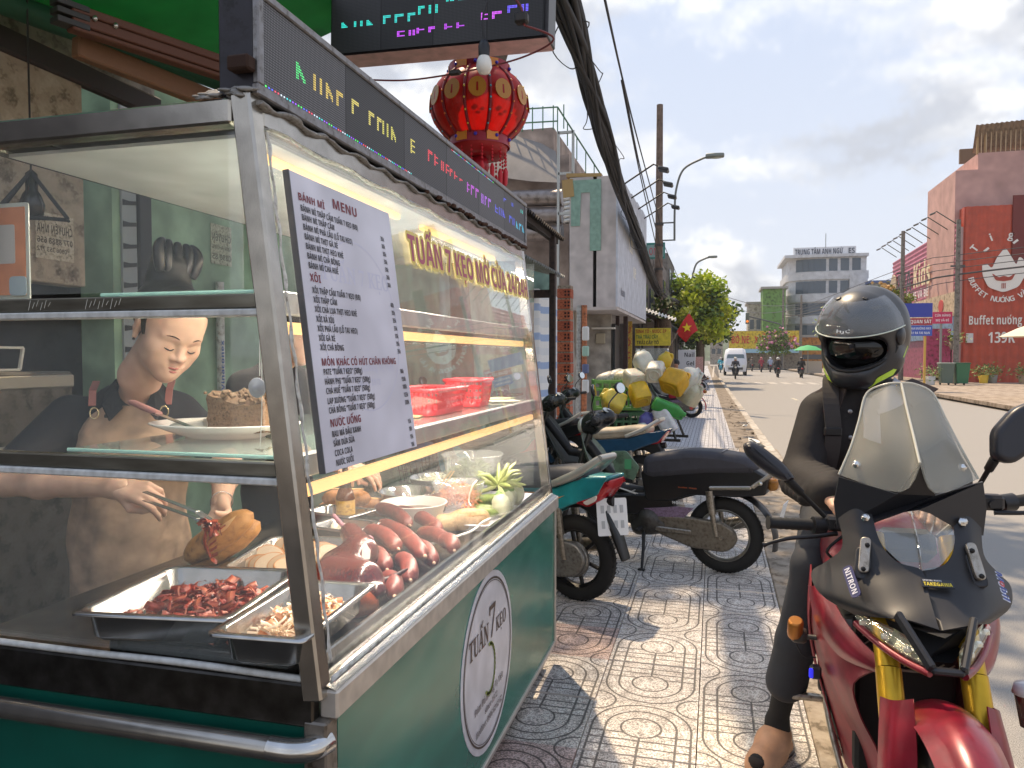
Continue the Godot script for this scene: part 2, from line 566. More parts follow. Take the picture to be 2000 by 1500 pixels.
func wheel(parent: Node3D, c: Vector3, r: float, w: float, spokes: int, rim_mat: Material, cast := false) -> void:
	var s := S()
	var prof := []
	for k in 14:
		var a := TAU * k / 14
		prof.append([r - w * 0.55 + cos(a) * w * 0.55, sin(a) * w * 0.5])
	var rings := []
	for i in 41:
		var a := TAU * i / 40
		var ring := []
		for p in prof: ring.append(c + V(cos(a) * p[0], sin(a) * p[0], p[1]))
		rings.append(ring)
	loft(s, rings, false)
	var t := obj("tyre", s, mt("191817", 0.8, 0, "grain", 6.0), parent)
	s = S()
	for i in 56:
		var a := TAU * i / 56
		var d := V(cos(a), sin(a), 0)
		bar(s, c + d * (r - 0.004) + V(0, 0, w * 0.28), c + d.rotated(V(0, 0, 1), 0.06) * (r - 0.004) - V(0, 0, w * 0.28), 0.004, 0.005)
	var tr := obj("tread", s, mt("0f0e0e", 0.9), parent)
	tr.set_meta("kind", "stuff")
	s = S()
	var ri := r - w * 1.02
	rings = []
	for i in 41:
		var a := TAU * i / 40
		var ring := []
		for p in [[ri + 0.006, -w * 0.36], [ri + 0.01, -w * 0.38], [ri - 0.006, -w * 0.25], [ri - 0.01, 0], [ri - 0.006, w * 0.25], [ri + 0.01, w * 0.38], [ri + 0.006, w * 0.36], [ri + 0.004, 0]]: ring.append(c + V(cos(a) * p[0], sin(a) * p[0], p[1]))
		rings.append(ring)
	loft(s, rings, false)
	var rim := obj("rim", s, rim_mat, parent)
	s = S()
	if cast:
		for i in spokes:
			var a := TAU * i / spokes + 0.3
			var d := V(cos(a), sin(a), 0)
			bar(s, c + d * 0.03, c + d * ri, 0.02, 0.026, 0.005, V(0, 0, 1))
		obj("wheel_spoke", s, rim_mat, parent)
	else:
		for i in spokes:
			var a := TAU * i / spokes
			var b := a + (0.5 if i % 2 else -0.5)
			tube(s, [c + V(cos(b) * 0.035, sin(b) * 0.035, 0.02 if i % 4 < 2 else -0.02), c + V(cos(a) * ri, sin(a) * ri, 0)], 0.0016, 4, false)
		var sp := obj("wheel_spoke", s, mt("b9b6ae", 0.3, 0.8), parent)
		sp.set_meta("kind", "stuff")
	s = S()
	lathe(s, [[0.03, -0.03], [0.045, -0.026], [0.02, 0.0], [0.045, 0.026], [0.03, 0.03]], Transform3D(Basis(V(1, 0, 0), PI / 2), c), 18)
	obj("hub", s, mt("8b877f", 0.4, 0.7), parent)
func facing(o: Vector3, n: Vector3, xdir: Vector3) -> Transform3D:
	var z := n.normalized()
	var x := (xdir - z * xdir.dot(z)).normalized()
	return Transform3D(Basis(x, z.cross(x), z), o)
func ribbon_strap(s: SurfaceTool, pts: Array, w: float, t: float, out: Vector3) -> void:
	var rings := []
	for i in pts.size():
		var d: Vector3 = (pts[mini(i + 1, pts.size() - 1)] - pts[maxi(i - 1, 0)]).normalized()
		var x := d.cross(out).normalized()
		var n := x.cross(d)
		rings.append([pts[i] + x * w * 0.5 + n * t, pts[i] - x * w * 0.5 + n * t, pts[i] - x * w * 0.5, pts[i] + x * w * 0.5])
	loft(s, rings, true, true, -1)
func sky_image() -> Image:
	var w := 1536
	var h := 768
	var n := FastNoiseLite.new()
	n.seed = 21; n.noise_type = FastNoiseLite.TYPE_SIMPLEX_SMOOTH; n.frequency = 1.0; n.fractal_octaves = 6; n.fractal_gain = 0.52
	n.domain_warp_enabled = true; n.domain_warp_amplitude = 0.25; n.domain_warp_frequency = 1.4
	var masses := [[V(-0.05, 0.345, -0.937), 1.0, 0.10], [V(-0.149, 0.40, -0.905), 0.8, 0.09], [V(0.02, 0.275, -0.961), 0.75, 0.085], [V(0.147, 0.168, -0.975), 0.7, 0.07], [V(0.079, 0.16, -0.984), 0.6, 0.06], [V(-0.392, 0.283, -0.876), 0.7, 0.12], [V(0.7, 0.4, -0.6), 0.8, 0.2], [V(-0.8, 0.5, 0.3), 0.8, 0.25], [V(0.5, 0.45, 0.74), 0.8, 0.25], [V(-0.3, 0.6, 0.74), 0.7, 0.2]]
	var px := PackedFloat32Array()
	px.resize(w * h * 3)
	for j in h:
		var th := PI * (j + 0.5) / h
		var y := cos(th)
		var e := clampf(y, 0.0, 1.0)
		var base := Color(0.72, 0.735, 0.75).lerp(Color(0.40, 0.50, 0.72), pow(e, 0.55))
		if y < -0.02: base = Color(0.42, 0.40, 0.38)
		for i in w:
			var c := base
			if y > -0.02:
				var ph := ((i + 0.5) / w - 0.5) * TAU
				var d := V(sin(ph) * sin(th), y, -cos(ph) * sin(th))
				var p := d / (0.30 + e) * 1.15
				var v := n.get_noise_3d(p.x * 0.9, p.y * 1.3, p.z * 0.9) * 0.5 + 0.5
				var heap := 0.0
				for k in masses: heap = maxf(heap, k[1] * exp(-pow((d - k[0]).length() / k[2], 2.0)))
				v = v + heap * 0.26 - 0.03
				var cov := smoothstep(0.50, 0.64, v)
				var up := n.get_noise_3d(p.x * 0.9, p.y * 1.3 + 0.13, p.z * 0.9) * 0.5 + 0.5 + heap * 0.30
				var shade := smoothstep(0.52, 0.74, up)
				var cl := Color(0.98, 0.97, 0.95).lerp(Color(0.47, 0.49, 0.54), shade)
				c = base.lerp(cl, cov * 0.85)
			var o := (j * w + i) * 3
			px[o] = c.r; px[o + 1] = c.g; px[o + 2] = c.b
	return Image.create_from_data(w, h, false, Image.FORMAT_RGBF, px.to_byte_array())
func set_camera_and_light() -> void:
	var cam := Camera3D.new()
	cam.position = V(0, 1.5, 0)
	cam.rotation = V(deg_to_rad(-2.05), deg_to_rad(15.0), 0)
	cam.fov = 53.74
	cam.near = 0.05
	cam.far = 1500
	cam.current = true
	add_child(cam)
	var env := Environment.new()
	env.background_mode = Environment.BG_SKY
	var sky := Sky.new()
	var pm := PanoramaSkyMaterial.new()
	pm.panorama = ImageTexture.create_from_image(sky_image())
	sky.sky_material = pm
	env.sky = sky
	env.background_energy_multiplier = 1.05
	env.tonemap_mode = Environment.TONE_MAPPER_LINEAR
	env.tonemap_exposure = 1.28
	env.sdfgi_enabled = true
	env.ssao_enabled = true
	env.ssil_enabled = true
	env.fog_enabled = true
	env.fog_density = 0.0006
	env.fog_light_color = Color(0.86, 0.88, 0.90)
	var we := WorldEnvironment.new()
	we.environment = env
	add_child(we)
	var sun := DirectionalLight3D.new()
	sun.name = "sun"
	sun.light_energy = 1.4
	sun.light_color = Color(1.0, 0.90, 0.76)
	sun.light_angular_distance = 0.9
	sun.shadow_enabled = true
	add_child(sun)
	sun.look_at_from_position(V(-0.27, 0.86, -0.42) * 50.0, Vector3.ZERO)
func pavement_image(kind: int) -> Array:
	var n := 512 if kind == 0 else 256
	var cells := FastNoiseLite.new()
	cells.noise_type = FastNoiseLite.TYPE_CELLULAR
	cells.frequency = 0.17 if kind == 0 else 0.3
	cells.cellular_return_type = FastNoiseLite.RETURN_CELL_VALUE
	cells.fractal_type = FastNoiseLite.FRACTAL_NONE
	var dirt := FastNoiseLite.new()
	dirt.frequency = 0.012; dirt.fractal_octaves = 4
	var col := PackedByteArray()
	col.resize(n * n * 3)
	var hgt := PackedByteArray()
	hgt.resize(n * n)
	for j in n:
		for i in n:
			var x := (i + 0.5) / n - 0.5
			var y := (j + 0.5) / n - 0.5
			var g := 1.0    # distance to the nearest groove
			if kind == 0:
				var el := Vector2(x, y).length()
				g = absf(el - 0.185)
				if el > 0.185:
					if y < 0:
						g = minf(g, minf(absf(el - 0.325), absf(el - 0.455)))
						g = minf(g, absf(Vector2(absf(x) - 0.5, y + 0.5).length() - 0.2) if el > 0.47 else 1.0)
					else:
						g = minf(g, minf(absf(absf(x) - 0.325), absf(absf(x) - 0.455)))
						if absf(x) < 0.02 and el > 0.185: g = minf(g, absf(x))
						if absf(x) < 0.455:
							for yy in [0.12, 0.245, 0.37]: g = minf(g, absf(y - yy))
			else:
				g = minf(absf(fposmod(x * 6.0, 1.0) - 0.5), absf(fposmod(y * 6.0, 1.0) - 0.5)) / 6.0
			var groove := 1.0 - smoothstep(0.005, 0.014, g)
			var c := cells.get_noise_2d(i, j)
			var chip := 0.30 if c > 0.25 else (0.10 if c > -0.25 else -0.12)
			var d := dirt.get_noise_2d(i * 1.0, j * 1.0)
			var v := 0.76 + chip * 0.8 + d * 0.14
			v = lerpf(v, 0.34, groove * 0.8)
			var o := (j * n + i)
			col[o * 3] = int(clampf(v, 0, 1) * 255)
			col[o * 3 + 1] = int(clampf(v * 0.975, 0, 1) * 255)
			col[o * 3 + 2] = int(clampf(v * 0.955, 0, 1) * 255)
			hgt[o] = int(clampf(0.75 - groove * 0.6 + chip * 0.1, 0, 1) * 255)
	var hi := Image.create_from_data(n, n, false, Image.FORMAT_L8, hgt)
	hi.convert(Image.FORMAT_RGBA8)
	hi.bump_map_to_normal_map(5.0)
	return [Image.create_from_data(n, n, false, Image.FORMAT_RGB8, col), hi]
func kerb_x(z: float) -> float:
	return 1.08 + 0.0135 * z
func build_ground() -> void:
	var s := S()
	quad(s, V(-700, -0.16, 60), V(700, -0.16, 60), V(700, -0.16, -900), V(-700, -0.16, -900))
	struct("ground", s, mt("8d867c", 0.95, 0.0, "blot", 0.05), "dusty ground reaching the horizon")
	s = S()
	var lane := [6.0, 0.0, -3.0, -8.0, -16.0, -30.0, -60.0, -120.0, -260.0]
	for i in lane.size() - 1:
		var a: float = lane[i]
		var b: float = lane[i + 1]
		quad(s, V(kerb_x(a), -0.12, a), V(kerb_x(a) + 7.6 + maxf(0, -a - 30) * 0.012, -0.12, a), V(kerb_x(b) + 7.6 + maxf(0, -b - 30) * 0.012, -0.12, b), V(kerb_x(b), -0.12, b))
	var road := struct("road", s, mt("bab5ae", 0.9, 0.0, "speck", 1.4, "bumpfine", 0.5), "sunlit worn grey asphalt road")
	for i in 11:
		s = S()
		var x := 0.9 + i * 0.78
		quad(s, V(x, -0.114, -47.5), V(x + 0.42, -0.114, -47.5), V(x + 0.34, -0.114, -51), V(x - 0.08, -0.114, -51))
		obj("zebra_bar", s, mt("cfccc6", 0.8, 0, "stain", 0.8), road)
	for i in 6:
		s = S()
		var z := -3.9 - i * 5.2
		quad(s, V(2.92, -0.114, z), V(3.04, -0.114, z), V(2.98, -0.114, z - 1.6), V(2.86, -0.114, z - 1.6))
		obj("lane_dash", s, mt("d8d2be", 0.8, 0, "stain", 1.2), road)
	var pave := Node3D.new()
	pave.name = numbered("pavement")
	add_child(pave)
	pave.set_meta("kind", "structure")
	pave.set_meta("label", "patterned terrazzo pavement beside the road")
	s = S()
	box(s, V(-5.3, -0.09, -3.5), V(11.35, 0.12, 19.0))
	obj("bed", s, mt("3d3833", 0.95, 0, "grain", 2.0), pave)
	s = S()
	for i in 12:
		var z0 := -12.94 - i * 10.0
		quad(s, V(-14, -0.003, z0), V(kerb_x(z0) - 0.56, -0.003, z0), V(kerb_x(z0 - 10) - 0.56, -0.003, z0 - 10), V(-14, -0.003, z0 - 10))
	var pats := [pavement_image(0), pavement_image(1)]
	var far := picture(pats[1][0], 0.85)
	far.uv1_triplanar = true
	far.uv1_world_triplanar = true
	far.uv1_scale = V(2.5, 2.5, 2.5)
	far.albedo_color = Color(0.84, 0.85, 0.88)
	obj("far_paving", s, far, pave)
	s = S()
	box(s, V(-5.2, -0.09, -72), V(11.0, 0.17, 118))
	obj("foundation", s, mt("57514a", 0.95), pave)
	var mats := []
	for tint in ["e2deda", "d2cfcd", "ddc6be", "ebe6de"]:
		var m := picture(pats[0][0], 0.72)
		m.albedo_color = Color(tint)
		m.normal_enabled = true
		m.normal_texture = ImageTexture.create_from_image(pats[0][1])
		m.normal_scale = 0.9
		m.detail_enabled = true
		m.detail_albedo = noise("soft")
		m.detail_blend_mode = BaseMaterial3D.BLEND_MODE_MUL
		m.detail_uv_layer = BaseMaterial3D.DETAIL_UV_2
		m.uv2_triplanar = true
		m.uv2_world_triplanar = true
		m.uv2_scale = V(0.45, 0.45, 0.45)
		mats.append(m)
	var tiles := []
	for v in 2:
		s = S()
		var h := 0.2175
		var t := 0.03
		var q := [V(-h, 0, h), V(h, 0, h), V(h, 0, -h), V(-h, 0, -h)]
		if v == 1: q = [q[2], q[3], q[0], q[1]]
		quad(s, q[0], q[1], q[2], q[3])
		s.set_uv(Vector2(0.45, 0.95))
		var e := h + 0.0015
		var lo := [V(-e, -t, e), V(e, -t, e), V(e, -t, -e), V(-e, -t, -e)]
		var hi := [V(-h, 0, h), V(h, 0, h), V(h, 0, -h), V(-h, 0, -h)]
		for k in 4:
			tri(s, lo[k], lo[(k + 1) % 4], hi[(k + 1) % 4])
			tri(s, lo[k], hi[(k + 1) % 4], hi[k])
		s.generate_normals()
		s.generate_tangents()
		tiles.append(s.commit())
	for r in 26:
		for c in 8:
			var x := 0.165 - c * 0.44
			var z := -1.72 - r * 0.44
			var m: int = 0
			var roll := rng.randf()
			if c >= 2 and c <= 3 and r < 6 and roll < 0.6: m = 2
			elif roll < 0.45: m = 1
			elif roll > 0.86: m = 3
			var b := Basis.from_euler(V(rng.randf_range(-0.006, 0.006), rng.randf_range(-0.004, 0.004), rng.randf_range(-0.006, 0.006)))
			put("tile", tiles[(r + (1 if c % 2 else 0)) % 2], mats[m], pave, Transform3D(b, V(x, rng.randf_range(-0.003, 0.003), z)))
	s = S()
	box(s, V(0.688, -0.075, -4.5), V(0.60, 0.15, 17.0), 0.006)
	obj("concrete_strip", s, mt("a59a8b", 0.92, 0, "stain", 0.9, "bump", 0.7), pave)
	s = S()
	for i in 12:
		var z0 := -13.0 - i * 10.0
		quad(s, V(kerb_x(z0) - 0.57, 0.0, z0), V(kerb_x(z0) - 0.11, 0.0, z0), V(kerb_x(z0 - 10) - 0.11, 0.0, z0 - 10), V(kerb_x(z0 - 10) - 0.57, 0.0, z0 - 10))
	obj("concrete_strip", s, mt("968b7d", 0.92, 0, "stain", 0.5, "bump", 0.7), pave)
	for i in 46:
		var z := 0.5 - i * 1.25
		var s2 := S()
		box(s2, V(kerb_x(z) - 0.03, -0.07, z), V(0.16, 0.16, 1.235), 0.014)
		var k := obj("kerb_stone", s2, mt(["c9c3b8", "bdb6aa", "d2ccc2"][i % 3], 0.88, 0, "stain", 1.1, "bump", 0.5), pave)
		k.rotation.y = 0.0
	s = S()
	box(s, V(kerb_x(-90) - 0.03, -0.07, -90), V(0.16, 0.16, 66), 0.014)
	obj("kerb_line", s, mt("c9c3b8", 0.88, 0, "stain", 1.1), pave)
	s = S()
	box(s, V(14.6, -0.03, -60), V(12.0, 0.14, 150), 0.01)
	struct("right_pavement", s, mt("b3a595", 0.92, 0, "stain", 0.35, "bump", 0.5), "bare concrete pavement across the road")
	s = S()
	for i in 170:
		var z := rng.randf_range(-30, -2.2)
		var x := rng.randf_range(kerb_x(z) - 0.5, kerb_x(z) - 0.12)
		var r := rng.randf_range(0.008, 0.03) if i % 9 else rng.randf_range(0.04, 0.08)
		var b := Basis.from_euler(V(rng.randf_range(-0.3, 0.3), rng.randf() * TAU, rng.randf_range(-0.3, 0.3)))
		var c := V(x, 0.008 + r * 0.15, z)
		quad(s, c + b * V(-r, 0, r * 0.5), c + b * V(0, r * 0.2, r * 0.8), c + b * V(r, 0, -r * 0.4), c + b * V(-r * 0.2, r * 0.25, -r * 0.8))
	var litter := obj("litter", s, mt("6f5f48", 0.9, 0, "speck", 30.0))
	tag(litter, "dry leaves and scraps lying along the kerb gutter", "litter", "", "stuff")
	var pp := S()
	for i in 5:
		var z: float = [-13.2, -13.9, -9.2, -17.0, -6.1][i]
		var c := V(kerb_x(z) - 0.22, 0.02, z)
		for k in 3:
			var b := Basis.from_euler(V(rng.randf_range(-0.5, 0.5), rng.randf() * TAU, rng.randf_range(-0.5, 0.5)))
			var r: float = 0.11 if i < 2 else 0.05
			quad(pp, c + b * V(-r, 0, r), c + b * V(r * 0.7, 0.01, r * 0.8), c + b * V(r, 0.02, -r), c + b * V(-r * 0.8, 0, -r * 0.6))
	tag(obj("paper_scrap", pp, mt("e4e2dc", 0.9)), "crumpled white paper and plastic lying in the gutter", "litter", "", "stuff")
const CX0 := -1.74    # back side
const CX1 := -0.758   # street side at counter height
const CZ0 := -1.375   # end towards the camera
const CZ1 := -3.62    # far end
func gx(y: float) -> float:
	return CX1 - 0.125 * (y - 0.82)
func led_images(cols: int, rows: int, k: int, runs: Array, dots: Array, shades: Array) -> Array:
	var a := Image.create(cols * k, rows * k, false, Image.FORMAT_RGB8)
	var e := Image.create(cols * k, rows * k, false, Image.FORMAT_RGB8)
	for x in cols:
		var sh: float = shades[x * shades.size() / cols]
		for y in rows:
			var edge := x * shades.size() / cols != (x + 1) * shades.size() / cols
			var d := 0.5 if not edge else 0.2
			a.fill_rect(Rect2i(x * k, y * k, k, k), Color(0.07, 0.07, 0.075))
			a.fill_rect(Rect2i(x * k, y * k, k - 1, k - 1), Color(d, d, d * 1.03) * sh)
	var r := RandomNumberGenerator.new()
	r.seed = 5
	for run in runs:    # [u0, u1, row0, row1, colour]: a slice of scrolling letters
		var x := int(run[0] * cols)
		while x < int(run[1] * cols):
			var w := r.randi_range(2, 4)
			var shape := r.randi() % 4
			for i in w + 3:
				for y in range(run[2], run[3]):
					var on: bool = i < 2 or (shape == 0 and y % 3 == 0) or (shape == 1 and absi(y - run[2] - i) < 2) or (shape == 2 and i > w) or (shape == 3 and y - run[2] < 2)
					if on and x + i < cols: e.fill_rect(Rect2i((x + i) * k, y * k, k - 1, k - 1), Color(run[4]))
			x += w + 6
	for d in dots:      # [u0, u1, row]
		var pal := ["40ff60", "5060ff", "ff4060", "e0f0ff", "30e0e0", "a050ff"]
		for x in range(int(d[0] * cols), int(d[1] * cols)):
			if x % 2 == 0: e.fill_rect(Rect2i(x * k, d[2] * k, k, k - 1), Color(pal[(x / 4) % 6]))
	return [a, e]
func led_material(im: Array, energy: float) -> StandardMaterial3D:
	var m := picture(im[0], 0.55)
	m.emission_enabled = true
	m.emission = Color.BLACK
	m.emission_texture = ImageTexture.create_from_image(im[1])
	m.emission_energy_multiplier = energy
	return m
func build_cart() -> void:
	var cart := place("food_cart", "stainless steel glass food cart with green panels and LED sign on top", "food cart", V(-1.25, 0, -2.5))
	var steel := mt("bfb9af", 0.22, 0.9, "soft", 3.0, "bumpfine", 0.03)
	var steel_side := mt("cfc7bc", 0.36, 0.5, "soft", 4.0, "bumpfine", 0.12)
	var bright := mt("d2d0cb", 0.16, 0.95, "soft", 3.0)
	var dull := mt("96928a", 0.34, 0.8, "brush", 2.0)
	var caulk := mt("d8d9d6", 0.75, 0.0, "soft", 9.0)
	var grey_caulk := mt("9a9a98", 0.8, 0.0, "stain", 12.0)
	var s: SurfaceTool
	for c in [[gx(0.82) - 0.024, CZ0, gx(2.03) - 0.024], [gx(0.82) - 0.024, CZ1 + 0.024, gx(2.03) - 0.024], [CX0, CZ0, CX0 + 0.12], [CX0, CZ1 + 0.024, CX0 + 0.12]]:
		s = S()
		bar(s, V(c[0], 0.80, c[1]), V(c[2], 2.035, c[1]), 0.046, 0.046, 0.005, V(0, 0, 1))
		obj("post", s, steel, cart)
	for r in [[V(CX0 + 0.10, 2.0, CZ0), V(gx(2) - 0.048, 2.0, CZ0)], [V(gx(2.0) - 0.024, 2.0, CZ0 - 0.024), V(gx(2.0) - 0.024, 2.0, CZ1 + 0.05)], [V(CX0 + 0.12, 2.0, CZ0 - 0.024), V(CX0 + 0.12, 2.0, CZ1 + 0.05)], [V(CX0 + 0.14, 2.0, CZ1 + 0.024), V(gx(2) - 0.048, 2.0, CZ1 + 0.024)]]:
		s = S()
		bar(s, r[0], r[1], 0.046, 0.052, 0.005)
		obj("top_rail", s, steel, cart)
	s = S()
	box(s, V(-1.29, 2.03, -2.5), V(0.72, 0.006, 2.2))
	obj("roof_sheet", s, dull, cart)
	s = S()
	box(s, V(-1.27, 1.97, -2.5), V(0.66, 0.008, 2.15))
	obj("ceiling", s, mt("d9dcdc", 0.4, 0.2, "soft", 1.0), cart)
	var lamp := glow("ffd08a", 0.85)
	var strips := [[V(-1.0, 1.955, -1.55), V(-1.0, 1.955, -2.3), 0.02], [V(-1.0, 1.955, -2.5), V(-1.0, 1.955, -3.4), 0.02], [V(-0.895, 1.562, -1.45), V(-0.895, 1.562, -3.52), 0.026], [V(-0.85, 1.212, -1.45), V(-0.85, 1.212, -3.53), 0.026]]
	for st in strips:
		s = S()
		bar(s, st[0], st[1], 0.02, st[2], 0.004)
		obj("lamp_strip", s, lamp, cart)
		var al := AreaLight3D.new()
		al.name = "lamp_strip_light"
		al.area_size = Vector2(0.03, st[0].distance_to(st[1]) * 0.95)
		al.light_color = Color("fff1de")
		al.light_energy = 1.2
		al.shadow_enabled = true
		al.area_range = 6.0
		add_child(al)
		al.position = (st[0] + st[1]) * 0.5 - V(0.012, st[2] * 0.5 + 0.004, 0)
		al.rotation_degrees = V(-90, 0, 0)
	for y in [1.615, 1.268]:
		var xr := gx(y) - 0.05
		s = S()
		box(s, V((CX0 + 0.03 + xr) * 0.5, y, CZ0 - 0.004), V(xr - CX0 + 0.02, 0.03, 0.03), 0.003)
		obj("shelf_rail", s, mt("9a978a", 0.34, 0.75, "brush", 2.0, "", 0.1, V(0.2, 1, 1)), cart)
		s = S()
		box(s, V((CX0 + 0.03 + xr) * 0.5, y - 0.024, CZ0 - 0.0), V(xr - CX0 + 0.02, 0.015, 0.037), 0.003)
		obj("white_seal", s, caulk, cart)
		s = S()
		box(s, V((CX0 + 0.03 + xr) * 0.5, y, CZ1 + 0.03), V(xr - CX0 - 0.04, 0.03, 0.03), 0.003)
		obj("shelf_rail", s, dull, cart)
		for x in [xr + 0.012]:
			s = S()
			box(s, V(x, y, -2.5), V(0.024, 0.05, 2.2), 0.003)
			obj("side_rail", s, mt("c4c7c6", 0.35, 0.5, "soft", 2.0), cart)
		s = S()
		var x0 := CX0 + 0.09 if y < 1.5 else CX0 + 0.42
		if y < 1.5: x0 = -1.42
		box(s, V((x0 + xr) * 0.5, y + 0.021, -2.5), V(xr - x0, 0.007, 2.2))
		obj("shelf_glass", s, glass(0.16, "cfe8df"), cart)
		s = S()
		box(s, V((x0 + xr) * 0.5, y + 0.0215, CZ0 - 0.022), V(xr - x0 + 0.003, 0.0085, 0.006), 0.002)
		obj("shelf_glass_edge", s, mt("a9d6c9", 0.15), cart)
	s = S()
	box(s, V((CX0 + CX1) * 0.5 - 0.01, 0.826, -2.5), V(0.93, 0.012, 2.2))
	obj("counter_top", s, mt("85827c", 0.24, 0.85, "brush", 1.2), cart)
	s = S()
	box(s, V(CX1 + 0.001, 0.789, (CZ0 + CZ1) * 0.5 - 0.006), V(0.042, 0.06, CZ0 - CZ1 + 0.012), 0.005)
	obj("counter_rail", s, steel_side, cart)
	s = S()
	box(s, V((CX0 + CX1) * 0.5 - 0.02, 0.79, CZ0 + 0.006), V(CX1 - CX0 - 0.005, 0.09, 0.03), 0.004)
	obj("counter_rail", s, mt("5a5753", 0.3, 0.85, "brush", 1.5), cart)
	s = S()
	tube(s, curve([V(CX0 - 0.3, 0.845, CZ0 + 0.012), V(-1.4, 0.843, CZ0 + 0.012), V(-1.1, 0.846, CZ0 + 0.012), V(-0.80, 0.842, CZ0 + 0.012)], 14), 0.0075, 6)
	obj("white_seal", s, caulk, cart)
	s = S()
	quad(s, V(CX1 + 0.018, 0.8205, CZ0), V(CX1 + 0.018, 0.8205, CZ1), V(CX1 - 0.03, 0.838, CZ1), V(CX1 - 0.03, 0.838, CZ0))
	obj("ledge", s, bright, cart)
	s = S()
	box(s, V(CX1 - 0.033, 0.858, -2.5), V(0.012, 0.045, 2.2), 0.003)
	obj("glass_sill", s, bright, cart)
	s = S()
	box(s, V(CX1 - 0.004, 0.832, -2.5), V(0.008, 0.012, 2.2), 0.003)
	obj("white_seal", s, mt("dfe3e2", 0.7, 0, "stain", 7.0), cart)
	var pane := glass(0.05)
	s = S()
	var t0 := V(0.004, 0, 0)
	for k in 2:
		var d := t0 if k == 0 else -t0
		var a := V(gx(0.862), 0.862, CZ0 - 0.026) + d
		var b := V(gx(0.862), 0.862, CZ1 + 0.05) + d
		var c := V(gx(1.975), 1.975, CZ1 + 0.05) + d
		var e := V(gx(1.975), 1.975, CZ0 - 0.026) + d
		if k == 0: quad(s, a, b, c, e)
		else: quad(s, b, a, e, c)
	obj("side_pane", s, pane, cart)
	for yy in [[0.85, 1.238], [1.285, 1.588], [1.64, 1.972]]:
		s = S()
		box(s, V((CX0 + gx(yy[0])) * 0.5 - 0.03, (yy[0] + yy[1]) * 0.5, CZ0 - 0.008), V(gx(yy[1]) - CX0 - 0.075, yy[1] - yy[0], 0.006))
		obj("front_pane", s, pane, cart)
	s = S()
	box(s, V((CX0 + gx(1.4)) * 0.5, 1.41, CZ1 + 0.02), V(0.86, 1.08, 0.006))
	obj("end_pane", s, pane, cart)
	s = S()
	for e in [[V(gx(0.87) - 0.001, 0.87, CZ0 - 0.028), V(gx(1.97), 1.97, CZ0 - 0.028), 0.010], [V(gx(1.975), 1.972, CZ0 - 0.03), V(gx(1.975), 1.972, CZ1 + 0.05), 0.016], [V(gx(0.87), 0.87, CZ1 + 0.05), V(gx(1.97), 1.97, CZ1 + 0.05), 0.007]]:
		var pts := []
		var rr := []
		for i in 70:
			var f := i / 69.0
			pts.append(e[0].lerp(e[1], f) + V(0.0, 0.004 * sin(i * 0.7), 0.003 * sin(i * 1.1)))
			rr.append(e[2] * (0.6 + 0.25 * sin(i * 0.55) * sin(i * 1.3)))
		tube(s, pts, rr, 8, true, 0.25)
	obj("caulk_bead", s, mt("d3d5d2", 0.6, 0.0, "stain", 8.0), cart)
	s = S()
	var pts2 := []
	var rr2 := []
	for i in 110:
		var f := i / 109.0
		pts2.append(V(gx(2.02) + 0.004, 2.018 - 0.006 * sin(i * 0.8), lerpf(CZ0, CZ1, f)))
		rr2.append((0.009 + 0.004 * sin(i * 0.6) * sin(i * 1.7)) * (1.5 if f < 0.12 else 1.0))
	tube(s, pts2, rr2, 8, true, 0.4)
	obj("mortar_bead", s, grey_caulk, cart)
	s = S()
	for i in 60:
		var z := lerpf(-2.2, CZ1, sqrt(rng.randf()))
		ell(s, V(gx(2.02) + 0.012, 2.026 + rng.randf() * 0.008, z), V(0.01, 0.007, rng.randf_range(0.006, 0.022)), Basis(), 6)
	var rust := obj("rust_crumbs", s, mt("5b3d2e", 0.95, 0, "speck", 40.0), cart)
	rust.set_meta("kind", "stuff")
	var vinyl := mt("157a66", 0.22, 0.0, "soft", 0.8, "dent", 0.75, V(1.0, 1.6, 0.6))
	s = S()
	box(s, V(CX1 - 0.004, 0.43, -2.5), V(0.02, 0.655, 2.19))
	obj("side_panel", s, vinyl, cart)
	s = S()
	box(s, V((CX0 - 0.3 + CX1) * 0.5 - 0.024, 0.43, CZ0 - 0.004), V(1.25, 0.655, 0.02))
	obj("front_panel", s, mt("0d5f50", 0.35, 0.0, "soft", 0.8, "dent", 0.3), cart)
	s = S()
	box(s, V(CX1 - 0.018, 0.43, CZ0 - 0.002), V(0.052, 0.66, 0.05), 0.004)
	obj("leg_post", s, mt("8d877f", 0.4, 0.6, "stain", 2.6), cart)
	for zz in [CZ1 + 0.012]:
		s = S()
		box(s, V(CX1 - 0.003, 0.43, zz), V(0.034, 0.66, 0.024), 0.003)
		obj("leg_post", s, steel_side, cart)
	s = S()
	box(s, V(CX1 - 0.001, 0.098, -2.5), V(0.03, 0.022, 2.2), 0.003)
	obj("bottom_rail", s, steel_side, cart)
	s = S()
	box(s, V(-1.25, 0.11, -2.5), V(0.9, 0.012, 2.1))
	obj("bottom_sheet", s, dull, cart)
	for z in [-1.55, -2.95]:
		for x in [-0.83, -1.65]:
			s = S()
			tube(s, [V(x - 0.02, 0.05, z), V(x + 0.02, 0.05, z)], 0.048, 16)
			var wh := obj("caster", s, mt("211f1e", 0.6), cart)
			s = S()
			bar(s, V(x, 0.055, z), V(x, 0.1, z), 0.056, 0.05, 0.006)
			tube(s, [V(x - 0.03, 0.05, z), V(x + 0.03, 0.05, z)], 0.014, 10)
			obj("fork", s, mt("b5aca4", 0.4, 0.5), wh)
	s = S()
	tube(s, [V(-2.1, 0.708, CZ0 + 0.045), V(-0.86, 0.708, CZ0 + 0.045)], 0.024, 16)
	obj("pipe_rail", s, steel, cart)
	s = S()
